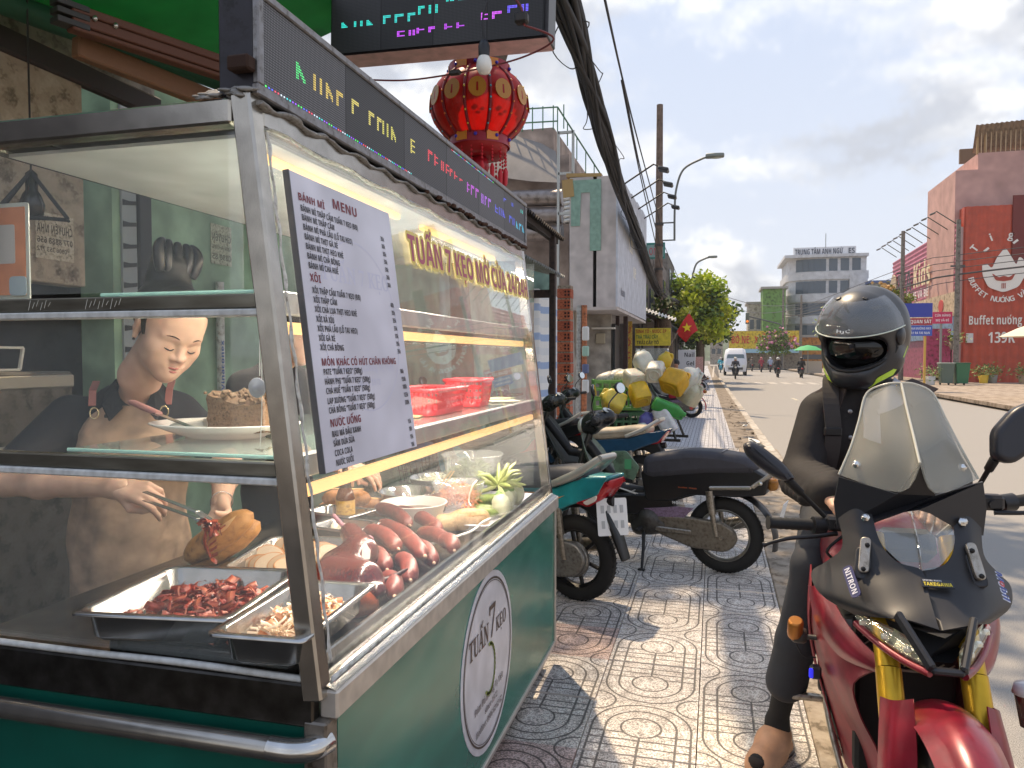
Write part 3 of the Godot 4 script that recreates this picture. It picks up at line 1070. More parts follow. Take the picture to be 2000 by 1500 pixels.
	tube(s, curve([V(-0.862, 0.708, CZ0 + 0.045), V(-0.81, 0.708, CZ0 + 0.043), V(-0.775, 0.711, CZ0 + 0.028), V(-0.762, 0.714, CZ0 - 0.004)], 6), 0.0255, 16)
	obj("pipe_elbow", s, bright, cart)
	s = S()
	var lx := gx(2.02)
	box(s, V(lx - 0.042, 2.14, (CZ0 + CZ1) * 0.5), V(0.085, 0.215, CZ0 - CZ1 + 0.01), 0.004)
	var sign := obj("led_sign", s, mt("2c2a33", 0.4, 0.3, "stain", 3.0), cart)
	var al_mat := mt("8f8f92", 0.4, 0.6, "stain", 5.0)
	s = S()
	for e in [[2.043, 0.024], [2.24, 0.018]]:
		box(s, V(lx + 0.004, e[0], (CZ0 + CZ1) * 0.5), V(0.016, e[1], CZ0 - CZ1 + 0.02), 0.003)
	for z in [CZ0, CZ1]:
		box(s, V(lx + 0.004, 2.142, z + (-0.004 if z == CZ0 else 0.004)), V(0.015, 0.176, 0.022), 0.003)
	obj("sign_frame", s, al_mat, sign)
	var runs := [[0.06, 0.085, 14, 21, "40e878"], [0.095, 0.15, 14, 21, "e8c850"], [0.18, 0.205, 13, 20, "f0e070"], [0.225, 0.25, 13, 20, "f0e070"], [0.265, 0.30, 13, 20, "e8e060"], [0.355, 0.365, 12, 20, "f0e060"], [0.42, 0.455, 11, 18, "ff3848"], [0.475, 0.50, 12, 18, "ff3848"], [0.515, 0.545, 13, 18, "ff3040"], [0.56, 0.565, 15, 17, "ff3050"], [0.60, 0.67, 14, 21, "d850f0"], [0.68, 0.74, 15, 22, "c060ff"], [0.77, 0.84, 16, 22, "5058ff"], [0.87, 0.91, 17, 23, "4060ff"], [0.925, 0.985, 18, 24, "38c8f0"], [0.965, 0.975, 5, 8, "38e8d8"], [0.83, 0.835, 6, 9, "5060ff"], [0.89, 0.895, 5, 8, "4060ff"]]
	var im := led_images(384, 32, 4, runs, [[0.0, 0.36, 31], [0.52, 0.76, 0]], [0.95, 0.62, 0.8, 0.9, 1.0, 0.9])
	s = S()
	quad(s, V(lx + 0.006, 2.056, CZ0 - 0.012), V(lx + 0.006, 2.056, CZ1 + 0.012), V(lx + 0.006, 2.23, CZ1 + 0.012), V(lx + 0.006, 2.23, CZ0 - 0.012))
	obj("led_screen", s, led_material(im, 1.1), sign)
	s = S()
	box(s, V(lx - 0.02, 2.09, CZ0 + 0.02), V(0.05, 0.03, 0.03), 0.004)
	obj("corner_bracket", s, mt("4a3328", 0.9, 0.2, "speck", 40.0), cart)
	s = S()
	for i in 26:
		ell(s, V(lx - rng.randf() * 0.12, 2.03 + rng.randf() * 0.012, CZ0 + 0.012 + rng.randf_range(-0.012, 0.012)), V(0.02, 0.005, 0.014) * rng.randf_range(0.5, 1.0), Basis.from_euler(V(rng.randf(), rng.randf(), 0)), 6)
	obj("mortar_lump", s, grey_caulk, cart)
	var gp := plane(V(gx(1.79) + 0.007, 1.785, -2.09), V(0, 0, -1), V(-0.125, 1, 0))
	s = S()
	for k in 12:
		var o := Transform3D(Basis(), V(cos(TAU * k / 12), sin(TAU * k / 12), 0) * 0.011 + V(0, 0, k * 0.0001))
		text(s, "TUẤN 7 KẸO MỞ CỬA 24/24H", gp * o, 0.08, 1.46)
	obj("yellow_letter_edge", s, mt("e6cf74", 0.5), cart)
	s = S()
	text(s, "TUẤN 7 KẸO MỞ CỬA 24/24H", gp * Transform3D(Basis(), V(0, 0, 0.0017)), 0.08, 1.46)
	obj("lettering", s, mt("b5566a", 0.5), cart)
	var c2 := V(CX1 + 0.0075, 0.448, -2.49)
	var op := plane(c2, V(0, 0, -1), V(0, 1, 0))
	s = S()
	slab(s, ngon(0, 0, 0.305, 0.305, 48), 0.002, 0.0, op)
	var oval := obj("oval_sticker", s, mt("e6e6ec", 0.4, 0, "soft", 1.5, "dent", 0.25), cart)
	s = S()
	for i in 64:
		var a0 := TAU * i / 64
		var a1 := TAU * (i + 1) / 64
		for r in [[0.283, 0.276], [0.272, 0.2695]]:
			quad(s, op * V(cos(a0) * r[1], sin(a0) * r[1], 0.0025), op * V(cos(a0) * r[0], sin(a0) * r[0], 0.0025), op * V(cos(a1) * r[0], sin(a1) * r[0], 0.0025), op * V(cos(a1) * r[1], sin(a1) * r[1], 0.0025))
	obj("border_line", s, mt("4c3d36", 0.6), oval)
	s = S()
	text(s, "TUẤN", op * Transform3D(Basis(), V(-0.225, 0.07, 0.003)), 0.066, 0.215, 1.0, false, font_serif)
	text(s, "7", op * Transform3D(Basis(), V(0.0, 0.07, 0.003)), 0.115, 0.075, 1.0, false, font_serif)
	text(s, "KẸO", op * Transform3D(Basis(), V(0.082, 0.07, 0.003)), 0.05, 0.13, 1.0, false, font_serif)
	obj("lettering", s, mt("5b473c", 0.6), oval)
	s = S()
	text(s, "Đậm Đà Hương Vị Việt", op * Transform3D(Basis(), V(0.0, -0.128, 0.003)), 0.024, 0.34, 1.0, true, font_serif)
	text(s, "since 1972", op * Transform3D(Basis(), V(0.02, -0.168, 0.003)), 0.022, 0.15, 1.0, true, font_serif)
	text(s, "Hotline: 0906 62 62 62", op * Transform3D(Basis(), V(0.0, -0.21, 0.003)), 0.022, 0.31, 1.0, true, font_serif)
	obj("small_print", s, mt("6a6060", 0.6), oval)
	s = S()
	for i in 40:
		var a0 := -2.2 + 3.9 * i / 40.0
		slab(s, ngon(0, 0, 0.012, 0.005, 6), 0.001, 0.0, op * Transform3D(Basis(V(0, 0, 1), a0 + (1.0 if i % 2 else 2.1)), V(cos(a0) * 0.066, sin(a0) * 0.085 - 0.03, 0.0034)))
	obj("wreath_print", s, mt("b9c66a", 0.6), oval)
	build_menu()
	build_cart_hangings()
func build_menu() -> void:
	var board := place("menu_board", "white printed menu board fixed on the glass of the cart", "menu board", V(gx(1.25) + 0.012, 1.25, -1.69))
	var o := V(gx(1.89) + 0.016, 1.895, -1.437)
	var p := plane(o, V(0, 0, -1), V(-0.125, 1, 0))   # x to the right, y up, origin at the upper left corner
	var W := 0.508
	var H := 0.647
	var s := S()
	slab(s, rect(0, -H, W, 0), 0.006, 0.001, p)
	obj("board", s, mt("e4e3ee", 0.35, 0, "soft", 1.0), board)
	s = S()
	slab(s, rect(-0.004, -H, -0.0005, 0), 0.014, 0.0, p * Transform3D(Basis(), V(0, 0, -0.003)))
	obj("edge_strip", s, mt("55565a", 0.5), board)
	var faint := S()
	var fp := p * Transform3D(Basis(), V(W * 0.52, -H * 0.5, 0.0033))
	for i in 56:
		var a0 := TAU * i / 56
		var a1 := TAU * (i + 1) / 56
		quad(faint, fp * V(cos(a0) * 0.205, sin(a0) * 0.205, 0), fp * V(cos(a0) * 0.208, sin(a0) * 0.208, 0), fp * V(cos(a1) * 0.208, sin(a1) * 0.208, 0), fp * V(cos(a1) * 0.205, sin(a1) * 0.205, 0))
	text(faint, "TUẤN 7 KẸO", fp * Transform3D(Basis(), V(0, 0.1, 0)), 0.04, 0.36, 1.0, true, font_serif)
	text(faint, "Đậm Đà Hương Vị Việt", fp * Transform3D(Basis(), V(0, -0.11, 0)), 0.018, 0.3, 1.0, true, font_serif)
	text(faint, "since 1972", fp * Transform3D(Basis(), V(0, -0.145, 0)), 0.015, 0.12, 1.0, true, font_serif)
	obj("watermark_print", faint, mt("cdcdde", 0.5), board)
	var dark := S()
	var red := S()
	var q := func(u: float, v: float, z := 0.004) -> Transform3D: return p * Transform3D(Basis(), V(u * W, -v * H, z))
	text(red, "BÁNH MÌ", q.call(0.05, 0.092), 0.0165, 0.222 * W)
	text(red, "MENU", q.call(0.355, 0.075), 0.023, 0.24 * W)
	text(red, "XÔI", q.call(0.065, 0.362), 0.0175, 0.09 * W)
	text(red, "MÓN KHÁC CÓ HÚT CHÂN KHÔNG", q.call(0.079, 0.646), 0.0165, 0.77 * W)
	text(red, "NƯỚC UỐNG", q.call(0.089, 0.854), 0.0175, 0.285 * W)
	var rows := [
		["BÁNH MÌ THẬP CẨM TUẤN 7 KẸO (ĐB)", "35k", 0.127], ["BÁNH MÌ THẬP CẨM", "30k", 0.158], ["BÁNH MÌ PHÁ LẤU (LỖ TAI HEO)", "30k", 0.190], ["BÁNH MÌ THỊT GÀ XÉ", "30k", 0.222],
		["BÁNH MÌ THỊT HEO KHÈ", "30k", 0.254], ["BÁNH MÌ CHÀ BÔNG", "30k", 0.286], ["BÁNH MÌ CHẢ HUẾ", "30k", 0.318],
		["XÔI THẬP CẨM TUẤN 7 KẸO (ĐB)", "40k", 0.401], ["XÔI THẬP CẨM", "35k", 0.433], ["XÔI CHẢ LỤA THỊT HEO KHÈ", "35k", 0.465], ["XÔI XÁ XÍU", "35k", 0.498], ["XÔI PHÁ LẤU (LỖ TAI HEO)", "35k", 0.530], ["XÔI GÀ XÉ", "35k", 0.562], ["XÔI CHÀ BÔNG", "35k", 0.594],
		["PATE “TUẤN 7 KẸO” (500g)", "80k", 0.677], ["HÀNH PHI “TUẤN 7 KẸO” (500g)", "150k", 0.710], ["CHẢ HUẾ “TUẤN 7 KẸO” (500g)", "100k", 0.742], ["LẠP XƯỞNG “TUẤN 7 KẸO” (500g)", "125k", 0.776], ["CHÀ BÔNG “TUẤN 7 KẸO” (500g)", "200k", 0.808],
		["RAU MÁ ĐẬU XANH", "15k", 0.888], ["SÂM DỨA SỮA", "18k", 0.920], ["COCA COLA", "15k", 0.953], ["NƯỚC SUỐI", "10k", 0.986],
	]
	for r in rows:
		var u: float = 0.053 + r[2] * 0.045
		text(dark, r[0], q.call(u, r[2]), 0.0136, 0.0, 0.80)
		text(dark, r[1], q.call(0.835 + r[2] * 0.09, r[2] + 0.008), 0.0118, 0.0, 0.78)
	obj("lettering", dark, mt("2a262c", 0.5), board)
	obj("red_heading", red, mt("7d2733", 0.5), board)
func build_cart_hangings() -> void:
	var card := place("payment_card", "orange payment card in clear sleeve standing inside the front glass", "payment card", V(-1.62, 1.63, -1.43))
	var p := plane(V(-1.72, 1.632, -1.415), V(1, 0.0, 0), V(0.0, 1, 0))
	var s := S()
	slab(s, rounded(rect(0, 0, 0.185, 0.225), 0.008), 0.003, 0.0, p)
	obj("sleeve", s, mt("b9c0b6", 0.2), card)
	s = S()
	slab(s, rect(0.008, 0.012, 0.176, 0.215), 0.002, 0.0, p * Transform3D(Basis(), V(0, 0, 0.003)))
	obj("print", s, mt("dd8f62", 0.4, 0, "soft", 3.0), card)
	s = S()
	slab(s, rounded(rect(0.03, 0.085, 0.148, 0.175), 0.006), 0.001, 0.0, p * Transform3D(Basis(), V(0, 0, 0.005)))
	obj("white_patch", s, mt("dcd8cf", 0.5, 0, "grain", 30.0), card)
	s = S()
	slab(s, rounded(rect(0.13, 0.01, 0.18, 0.055), 0.012), 0.002, 0.0, p * Transform3D(Basis(), V(0, 0, 0.0052)))
	obj("sticker", s, mt("b9ccd2", 0.5, 0, "grain", 40.0), card)
	var cup := place("suction_cup", "clear suction cup hanging on string behind the corner post", "suction cup", V(-0.93, 1.43, -1.42))
	s = S()
	lathe(s, [[0.001, 0.012], [0.006, 0.012], [0.007, 0.006], [0.019, 0.003], [0.0215, 0.0], [0.018, -0.001], [0.001, 0.002]], Transform3D(Basis(V(1, 0, 0), PI / 2), V(-0.93, 1.435, -1.40)), 24)
	obj("cup", s, mt("9aa1ad", 0.15), cup)
	s = S()
	tube(s, [V(-0.929, 1.585, -1.41), V(-0.929, 1.46, -1.408)], 0.0011, 5)
	tube(s, [V(-0.924, 1.585, -1.41), V(-0.925, 1.38, -1.408), V(-0.93, 1.31, -1.408)], 0.0011, 5)
	obj("string", s, mt("cfd3cf", 0.4), cup)
	s = S()
	for w in [[-1.485, 6], [-1.33, 9]]:
		for k in w[1]:
			var x: float = w[0] + k * 0.011
			tube(s, [V(x, 1.604 + 0.004 * (k % 3), CZ0 + 0.0125), V(x + 0.006, 1.626 - 0.005 * (k % 2), CZ0 + 0.0125)], 0.0007, 4)
	tag(obj("paint_scribble", s, mt("d6d6cc", 0.6)), "thin white scribbles on the upper steel rail of the cart", "scribble", "", "stuff")
func rring(cx: float, cz: float, hx: float, hz: float, r: float, y: float, n := 5) -> Array:
	var out := []
	for q in 4:
		var sx: float = [1, -1, -1, 1][q]
		var sz: float = [1, 1, -1, -1][q]
		for k in n:
			var a := PI / 2 * (q + float(k) / (n - 1))
			out.append(V(cx + sx * (hx - r) + r * cos(a), y, cz + sz * (hz - r) + r * sin(a)))
	out.reverse()
	return out
func tray(label: String, c: Vector3, hx: float, hz: float, depth: float, turn: float, group := "steel food trays") -> Node3D:
	var t := thing("food_tray", label, "tray", c, turn, group)
	var s := S()
	var top := depth
	loft(s, [rring(0, 0, hx + 0.021, hz + 0.021, 0.018, top - 0.006), rring(0, 0, hx + 0.021, hz + 0.021, 0.018, top), rring(0, 0, hx + 0.003, hz + 0.003, 0.032, top), rring(0, 0, hx, hz, 0.03, top - 0.004), rring(0, 0, hx - 0.006, hz - 0.006, 0.03, 0.014), rring(0, 0, hx - 0.02, hz - 0.02, 0.02, 0.002), rring(0, 0, 0.01, 0.01, 0.004, 0.002)], false)
	obj("pan", s, mt("c3c1bd", 0.2, 0.95, "soft", 4.0), t)
	return t
func vmat(rough: float, sheen := 0.0) -> StandardMaterial3D:
	var k := "vm%s%s" % [rough, sheen]
	if M.has(k): return M[k]
	var m := StandardMaterial3D.new()
	m.vertex_color_use_as_albedo = true
	m.roughness = rough
	if sheen > 0:
		m.clearcoat_enabled = true
		m.clearcoat = sheen
		m.clearcoat_roughness = 0.15
	M[k] = m
	return m
func lin(hex: String, j := 0.0) -> Color:
	var c := Color(hex).srgb_to_linear()
	var f := 1.0 + rng.randf_range(-j, j)
	return Color(c.r * f, c.g * f, c.b * f)
func ribbon(s: SurfaceTool, c: Vector3, b: Basis, r: float, arc: float, w: float, edge: Color, heart: Color) -> void:
	s.set_smooth_group(-1)
	var n := 7
	var prev := []
	for i in n + 1:
		var a := arc * (float(i) / n - 0.5)
		var rr := r * (1.0 + 0.25 * sin(i * 1.9))
		var row := []
		for k in 3: row.append(c + b * V(sin(a) * rr, (cos(a) - 1.0) * rr + (0.15 * w if k == 1 else 0.0), (k - 1) * w * 0.5))
		if i > 0:
			for k in 2:
				for q in [[prev[k], k], [prev[k + 1], k + 1], [row[k + 1], k + 1], [prev[k], k], [row[k + 1], k + 1], [row[k], k]]:
					s.set_color(heart if q[1] == 1 else edge)
					s.add_vertex(q[0])
		prev = row
func heap_point(hx: float, hz: float, h: float) -> Vector3:
	var x := rng.randf_range(-1, 1)
	var z := rng.randf_range(-1, 1)
	return V(x * hx, h * (1.0 - 0.5 * (x * x + z * z)) * rng.randf_range(0.45, 1.0), z * hz)
func rot() -> Basis:
	return Basis.from_euler(V(rng.randf_range(-1.2, 1.2), rng.randf() * TAU, rng.randf_range(-1.2, 1.2)))
func stuff(called: String, s: SurfaceTool, m: Material, label: String, cat: String, xf: Transform3D) -> Node3D:
	s.generate_normals()
	var o := put(called, s.commit(), m)
	o.transform = xf
	return tag(o, label, cat, "", "stuff")
func bowl(called: String, label: String, c: Vector3, r: float, h: float, m: Material, foot := 0.55, group := "") -> Node3D:
	var t := thing(called, label, "bowl", c, 0, group)
	var s := S()
	lathe(s, [[0.002, 0.003], [r * foot, 0.0], [r * 0.86, h * 0.45], [r * 0.99, h * 0.97], [r * 1.04, h], [r * 1.03, h * 1.03], [r * 0.97, h], [r * 0.84, h * 0.47], [r * foot * 0.96, 0.006], [0.002, 0.007]], Transform3D(), 32, false)
	obj("shell", s, m, t)
	return t
func bread_loaf(s: SurfaceTool, l: float, r: float) -> void:
	var rings := []
	for i in 17:
		var f := i / 16.0 * 2.0 - 1.0
		var rr := r * pow(maxf(1.0 - f * f * f * f, 0.0), 0.5) * (1.0 - 0.22 * f * f) + 0.002
		var ring := []
		for k in 16:
			var a := TAU * k / 16
			ring.append(V(f * l * 0.5, sin(a) * rr * 0.85 + 0.03 * r * cos(f * 11.0), -cos(a) * rr))
		rings.append(ring)
	loft(s, rings)
func build_food() -> void:
	var s := S()
	var rest := place("tray_rest", "low flat steel rest under the pork and chicken trays", "tray rest", V(-1.05, 0.832, -1.45))
	s = S()
	box(s, V(-1.055, 0.848, -1.405), V(0.53, 0.032, 0.012), 0.003)
	box(s, V(-1.055, 0.863, -1.52), V(0.53, 0.004, 0.22))
	obj("rest_plate", s, mt("6f6d69", 0.3, 0.85, "stain", 3.0), rest)
	var pan_y := 0.868
	tray("steel tray of red sliced pig ear nearest the front glass", V(-1.2, pan_y, -1.545), 0.165, 0.175, 0.074, 8.0)
	tray("steel tray of shredded white chicken beside the corner post", V(-0.895, pan_y, -1.5), 0.087, 0.175, 0.074, 4.0)
	tray("steel tray of sliced pale pork behind the pig ear tray", V(-1.175, 0.842, -1.975), 0.15, 0.175, 0.085, 10.0)
	tray("small steel tray holding white quail eggs", V(-1.22, 0.842, -2.33), 0.085, 0.07, 0.09, -12.0)
	tray("small empty steel tray behind the quail eggs", V(-1.33, 0.85, -2.50), 0.1, 0.06, 0.09, -12.0)
	s = S()
	for i in 330:
		var p := heap_point(0.132, 0.145, 0.058) + V(0, 0.012, 0)
		var big := rng.randf() < 0.25
		ribbon(s, p, rot(), rng.randf_range(0.014, 0.03), rng.randf_range(1.2, 3.4), rng.randf_range(0.012, 0.022) if big else rng.randf_range(0.005, 0.010), lin("7c2010", 0.4), lin(["c06a4a", "a23a22", "cf8a70", "92301a"][i % 4], 0.25))
	stuff("sliced_pig_ear", s, vmat(0.4, 0.3), "braised reddish sliced pig ear heaped in the front tray", "pig ear", Transform3D(Basis(Vector3.UP, 0.14), V(-1.185, pan_y + 0.004, -1.545)))
	s = S()
	for i in 420:
		var p := heap_point(0.066, 0.145, 0.062) + V(0, 0.012, 0)
		if i % 6 == 0: ribbon(s, p, rot(), 0.018, rng.randf_range(0.8, 2.0), rng.randf_range(0.012, 0.02), lin("c8794a", 0.3), lin("e0a070", 0.2))
		else: ribbon(s, p, rot(), rng.randf_range(0.018, 0.045), rng.randf_range(0.5, 1.6), rng.randf_range(0.003, 0.007), lin("e6c9a4", 0.15), lin("f2e2cc", 0.1))
	stuff("shredded_chicken", s, vmat(0.55), "pale shredded chicken with orange skin in the corner tray", "chicken", Transform3D(Basis(Vector3.UP, 0.07), V(-0.895, pan_y + 0.006, -1.5)))
	var slice_mats := [mt("d9bfa0", 0.5, 0, "speck", 22.0), mt("cdb394", 0.5, 0, "speck", 26.0), mt("e0cbb0", 0.5, 0, "speck", 20.0)]
	s = S()
	slab(s, ngon(0, 0, 0.043, 0.034, 18), 0.006, 0.002)
	s.generate_normals()
	var slice := s.commit()
	var s2 := S()
	ring_tube(s2, Vector3.ZERO, 0.043, 0.0035, Basis(), 18, 5, 0.034)
	s2.generate_normals()
	var rind := s2.commit()
	for i in 22:
		var o := thing("pork_slice", "speckled pale slice of pork roll fanned out in the middle tray", "pork slice", Vector3.ZERO, 0.0, "pork roll slices fanned in the tray")
		var f := i / 21.0
		var p := V(-1.31 + 0.26 * fmod(f * 2.9, 1.0) + rng.randf_range(-0.01, 0.01), 0.885 + rng.randf() * 0.035 + 0.02 * sin(f * 9.0), -2.10 + 0.26 * f)
		o.position = p
		o.basis = Basis.from_euler(V(rng.randf_range(-1.3, -0.5), rng.randf_range(-0.9, 0.9), rng.randf_range(-0.5, 0.5)))
		put("meat", slice, local(slice_mats[i % 3]), o)
		put("rind", rind, mt("a9713c", 0.45), o)
	s = S()
	for i in 60: ribbon(s, heap_point(0.13, 0.06, 0.03) + V(0, 0, 0.1), rot(), 0.025, 1.8, 0.014, lin("8a3a1c", 0.3), lin("c98c6a", 0.2))
	stuff("braised_scraps", s, vmat(0.4, 0.3), "brown braised pork scraps under the pale slices", "pork scraps", Transform3D(Basis(), V(-1.17, 0.856, -1.96)))
	for i in 7:
		s = S()
		ell(s, Vector3.ZERO, V(0.0165, 0.014, 0.0145), Basis(), 12)
		var o := solo("quail_egg", s, mt("eae2cf", 0.35), "peeled white quail egg in the small steel tray", "egg", "quail eggs in the small tray")
		o.position = V(-1.27 + 0.031 * (i % 4) + 0.012 * (i / 4), 0.905 + 0.012 * (i / 4), -2.31 - 0.03 * (i / 4))
		o.rotation.y = i * 1.3
	var sm := mt("833d34", 0.42, 0.0, "stain", 7.0, "bump", 0.5)
	sm.clearcoat_enabled = true; sm.clearcoat = 0.2; sm.clearcoat_roughness = 0.35
	var ends := [[-1.20, -2.72, -0.93, -2.50, 0.03, "farthest"], [-1.25, -2.66, -1.04, -2.48, 0.05, "half hidden by the white bowl"], [-1.13, -2.43, -0.84, -2.12, 0.045, "longest, on top of the pile"], [-1.11, -2.28, -0.94, -2.15, 0.055, "short, tied with yellow straw"], [-0.98, -2.35, -0.83, -2.17, 0.0, "lying against the glass sill"], [-0.93, -2.14, -0.82, -1.96, 0.01, "on the near side of the pile"], [-1.03, -2.10, -0.9, -1.98, 0.035, "next to the roast meat"], [-0.9, -1.97, -0.815, -1.84, 0.0, "nearest the chicken tray"], [-0.90, -2.43, -0.82, -2.33, 0.0, "poking out by the tan loaf"], [-1.02, -2.52, -0.86, -2.40, -0.002, "underneath the pile"], [-1.16, -2.30, -1.0, -2.22, 0.0, "lowest, behind the roast"]]
	for e in ends:
		s = S()
		var a := V(e[0], 0.872 + e[4], e[1])
		var b := V(e[2], 0.866 + e[4] * 0.75, e[3])
		var mid := (a + b) * 0.5 + V(0.008, 0.012, -0.006)
		var pts := curve([a, mid, b], 8)
		var rr := []
		for i in pts.size():
			var f: float = float(i) / (pts.size() - 1) * 2.0 - 1.0
			rr.append(0.0262 * sqrt(maxf(1.0 - pow(absf(f), 5.0), 0.01)))
		tube(s, pts, rr, 14)
		var o := place("sausage", "plump reddish sausage, " + e[5], "sausage", a, "sausages piled on the counter")
		obj("link", s, sm, o)
		s = S()
		tube(s, [b, b + (b - mid).normalized() * 0.012 + V(0, 0.004, 0)], [0.006, 0.003], 6)
		obj("knot", s, mt("caa890", 0.5), o)
	var roast := place("roast_meat", "dark glossy roasted meat with small white paper tag", "roast meat", V(-0.95, 0.84, -1.8))
	s = S()
	body(s, [[V(-1.03, 0.90, -1.93), V(-0.95, 0.95, -1.92), 0.055, 0.05], [V(-1.0, 0.9, -1.85), V(-0.90, 0.91, -1.83), 0.06, 0.05], [V(-1.05, 0.87, -1.80), V(-0.9, 0.87, -1.78), 0.045, 0.04], [V(-0.97, 0.965, -1.95), V(-1.02, 0.99, -1.99), 0.036, 0.03], [V(-0.9, 0.90, -1.87), V(-0.845, 0.89, -1.80), 0.03, 0.022]], 0.008, 0.02)
	var rm := mt("55160d", 0.22, 0.0, "stain", 14.0, "bump", 0.7)
	rm.clearcoat_enabled = true; rm.clearcoat = 0.7; rm.clearcoat_roughness = 0.12
	obj("meat", s, rm, roast)
	s = S()
	body(s, [[V(-0.935, 0.87, -1.77), V(-0.88, 0.88, -1.76), 0.034, 0.03], [V(-0.9, 0.85, -1.76), V(-0.86, 0.86, -1.78), 0.03, 0.026]], 0.008, 0.02)
	obj("crackling", s, mt("a04a1c", 0.35, 0, "stain", 20.0, "bump", 1.0), roast)
	s = S()
	slab(s, pv([0, 0, 0.022, -0.003, 0.026, 0.02, 0.014, 0.045, 0.004, 0.03]), 0.0012, 0.0, plane(V(-0.925, 0.95, -1.87), V(1, 0.1, -0.5), V(-0.3, 1, 0.1)))
	obj("paper_tag", s, mt("e6ded6", 0.8), roast)
	s = S()
	tube(s, curve([V(-0.905, 0.925, -1.86), V(-0.92, 0.90, -1.79), V(-0.955, 0.87, -1.72)], 6), 0.0016, 5)
	obj("string", s, mt("d9c8a8", 0.7), roast)
	s = S()
	tube(s, curve([V(-0.88, 0.885, -1.87), V(-0.85, 0.895, -1.90), V(-0.815, 0.915, -1.93)], 5), [0.013, 0.013, 0.012, 0.012, 0.011, 0.011, 0.009, 0.008, 0.006, 0.004, 0.002], 8)
	solo("dried_chili", s, mt("2c0d0b", 0.3), "dark dried chili lying on the sausages", "chili")
	s = S()
	tube(s, [V(-1.09, 1.03, -2.02), V(-0.98, 0.955, -1.98)], 0.007, 8)
	var tg := place("serving_scissors", "kitchen scissors with purple handle stuck in the meat", "scissors", V(-1.0, 0.93, -1.98))
	obj("handle", s, mt("8b5966", 0.35), tg)
	s = S()
	ring_tube(s, V(-1.02, 0.955, -1.99), 0.017, 0.0035, Basis.from_euler(V(0.3, 0.6, 0)), 18, 6, 0.013)
	ring_tube(s, V(-0.985, 0.955, -2.03), 0.017, 0.0035, Basis.from_euler(V(0.5, 0.9, 0.4)), 18, 6, 0.022)
	obj("finger_ring", s, mt("9a707b", 0.35), tg)
	s = S()
	slab(s, pv([-0.004, 0, 0.006, 0, 0.003, 0.16, -0.003, 0.16]), 0.002, 0.0, plane(V(-1.0, 0.97, -2.01), V(1, 0, 0.2), V(0.6, -0.65, 0.9)))
	obj("blade", s, mt("4d3a35", 0.3, 0.8), tg)
	var bt := thing("sauce_bottle", "sauce bottle with yellow label and dark cap", "bottle", V(-1.30, 0.834, -2.50))
	s = S()
	lathe(s, [[0.03, 0.0], [0.034, 0.004], [0.034, 0.155], [0.026, 0.18], [0.016, 0.195]], Transform3D(), 20)
	obj("body", s, mt("5a3420", 0.12), bt)
	s = S()
	lathe(s, [[0.035, 0.03], [0.0355, 0.031], [0.0355, 0.145], [0.035, 0.146]], Transform3D(), 20, false)
	obj("label", s, mt("c49a3a", 0.5, 0, "stain", 12.0), bt)
	s = S()
	lathe(s, [[0.021, 0.19], [0.021, 0.215], [0.012, 0.235], [0.009, 0.27], [0.004, 0.275]], Transform3D(), 16)
	obj("cap", s, mt("261b17", 0.4), bt)
	for i in 4:
		s = S()
		bread_loaf(s, 0.2, 0.042)
		var o := thing("bread_roll", ["crusty brown bread roll behind the sauce bottle", "bread roll lying beneath the others behind the bottle", "bread roll on the far side of the sauce bottle", "bread roll topmost of the little stack"][i], "bread roll", [V(-1.50, 0.875, -2.62), V(-1.48, 0.875, -2.80), V(-1.34, 0.878, -2.86), V(-1.42, 0.935, -2.74)][i], [20, 5, -10, 14][i], "bread rolls behind the bottle")
		obj("crust", s, local(mt("b07840", 0.6, 0, "stain", 6.0, "bump", 0.5)), o)
		s = S()
		slab(s, pv([-0.07, 0.004, 0, 0.014, 0.07, 0.005, 0.0, -0.012]), 0.004, 0.0015, Transform3D(Basis.from_euler(V(-PI / 2, 0, 0)), V(0, 0.0365, 0)))
		obj("split", s, mt("d9b27c", 0.7), o)
	var steel := mt("c9c9c7", 0.12, 0.95)
	bowl("white_bowl", "white plastic bowl of brown sauce beside the sausages", V(-1.115, 0.836, -2.70), 0.125, 0.105, mt("d8d6cf", 0.35))
	s = S()
	slab(s, ngon(0, 0, 0.112, 0.112, 24), 0.006, 0.0, Transform3D(Basis(V(1, 0, 0), -PI / 2), V(-1.115, 0.905, -2.70)))
	solo("dark_sauce", s, mt("6b4a34", 0.15, 0, "stain", 10.0), "brown dipping sauce filling the white bowl", "sauce")
	bowl("steel_bowl", "shiny steel bowl with chopsticks behind the white bowl", V(-1.225, 0.836, -2.93), 0.13, 0.105, steel, 0.55, "steel bowls of pickles")
	bowl("steel_bowl", "shiny steel bowl of shredded white radish, farther one", V(-1.20, 0.836, -3.22), 0.14, 0.12, steel, 0.55, "steel bowls of pickles")
	s = S()
	for i in 260: ribbon(s, heap_point(0.1, 0.1, 0.05), rot(), 0.03, 1.2, 0.003, lin("dfe0c4", 0.1), lin("eef0dc", 0.1))
	stuff("shredded_radish", s, vmat(0.5), "shredded white radish in the farther steel bowl", "radish", Transform3D(Basis(), V(-1.2, 0.92, -3.22)))
	s = S()
	for k in 2: tube(s, [V(-1.17 + k * 0.03, 0.89, -2.95), V(-1.07 + k * 0.012, 1.02, -3.01)], 0.0028, 6)
	solo("chopsticks", s, mt("c6a676", 0.6), "pair of bamboo chopsticks standing in the steel bowl", "chopsticks")
	var gl := glass(0.16, "eef4f2")
	bowl("glass_bowl", "clear glass bowl filled with shredded orange carrot", V(-1.02, 0.872, -2.95), 0.108, 0.11, gl, 0.6)
	s = S()
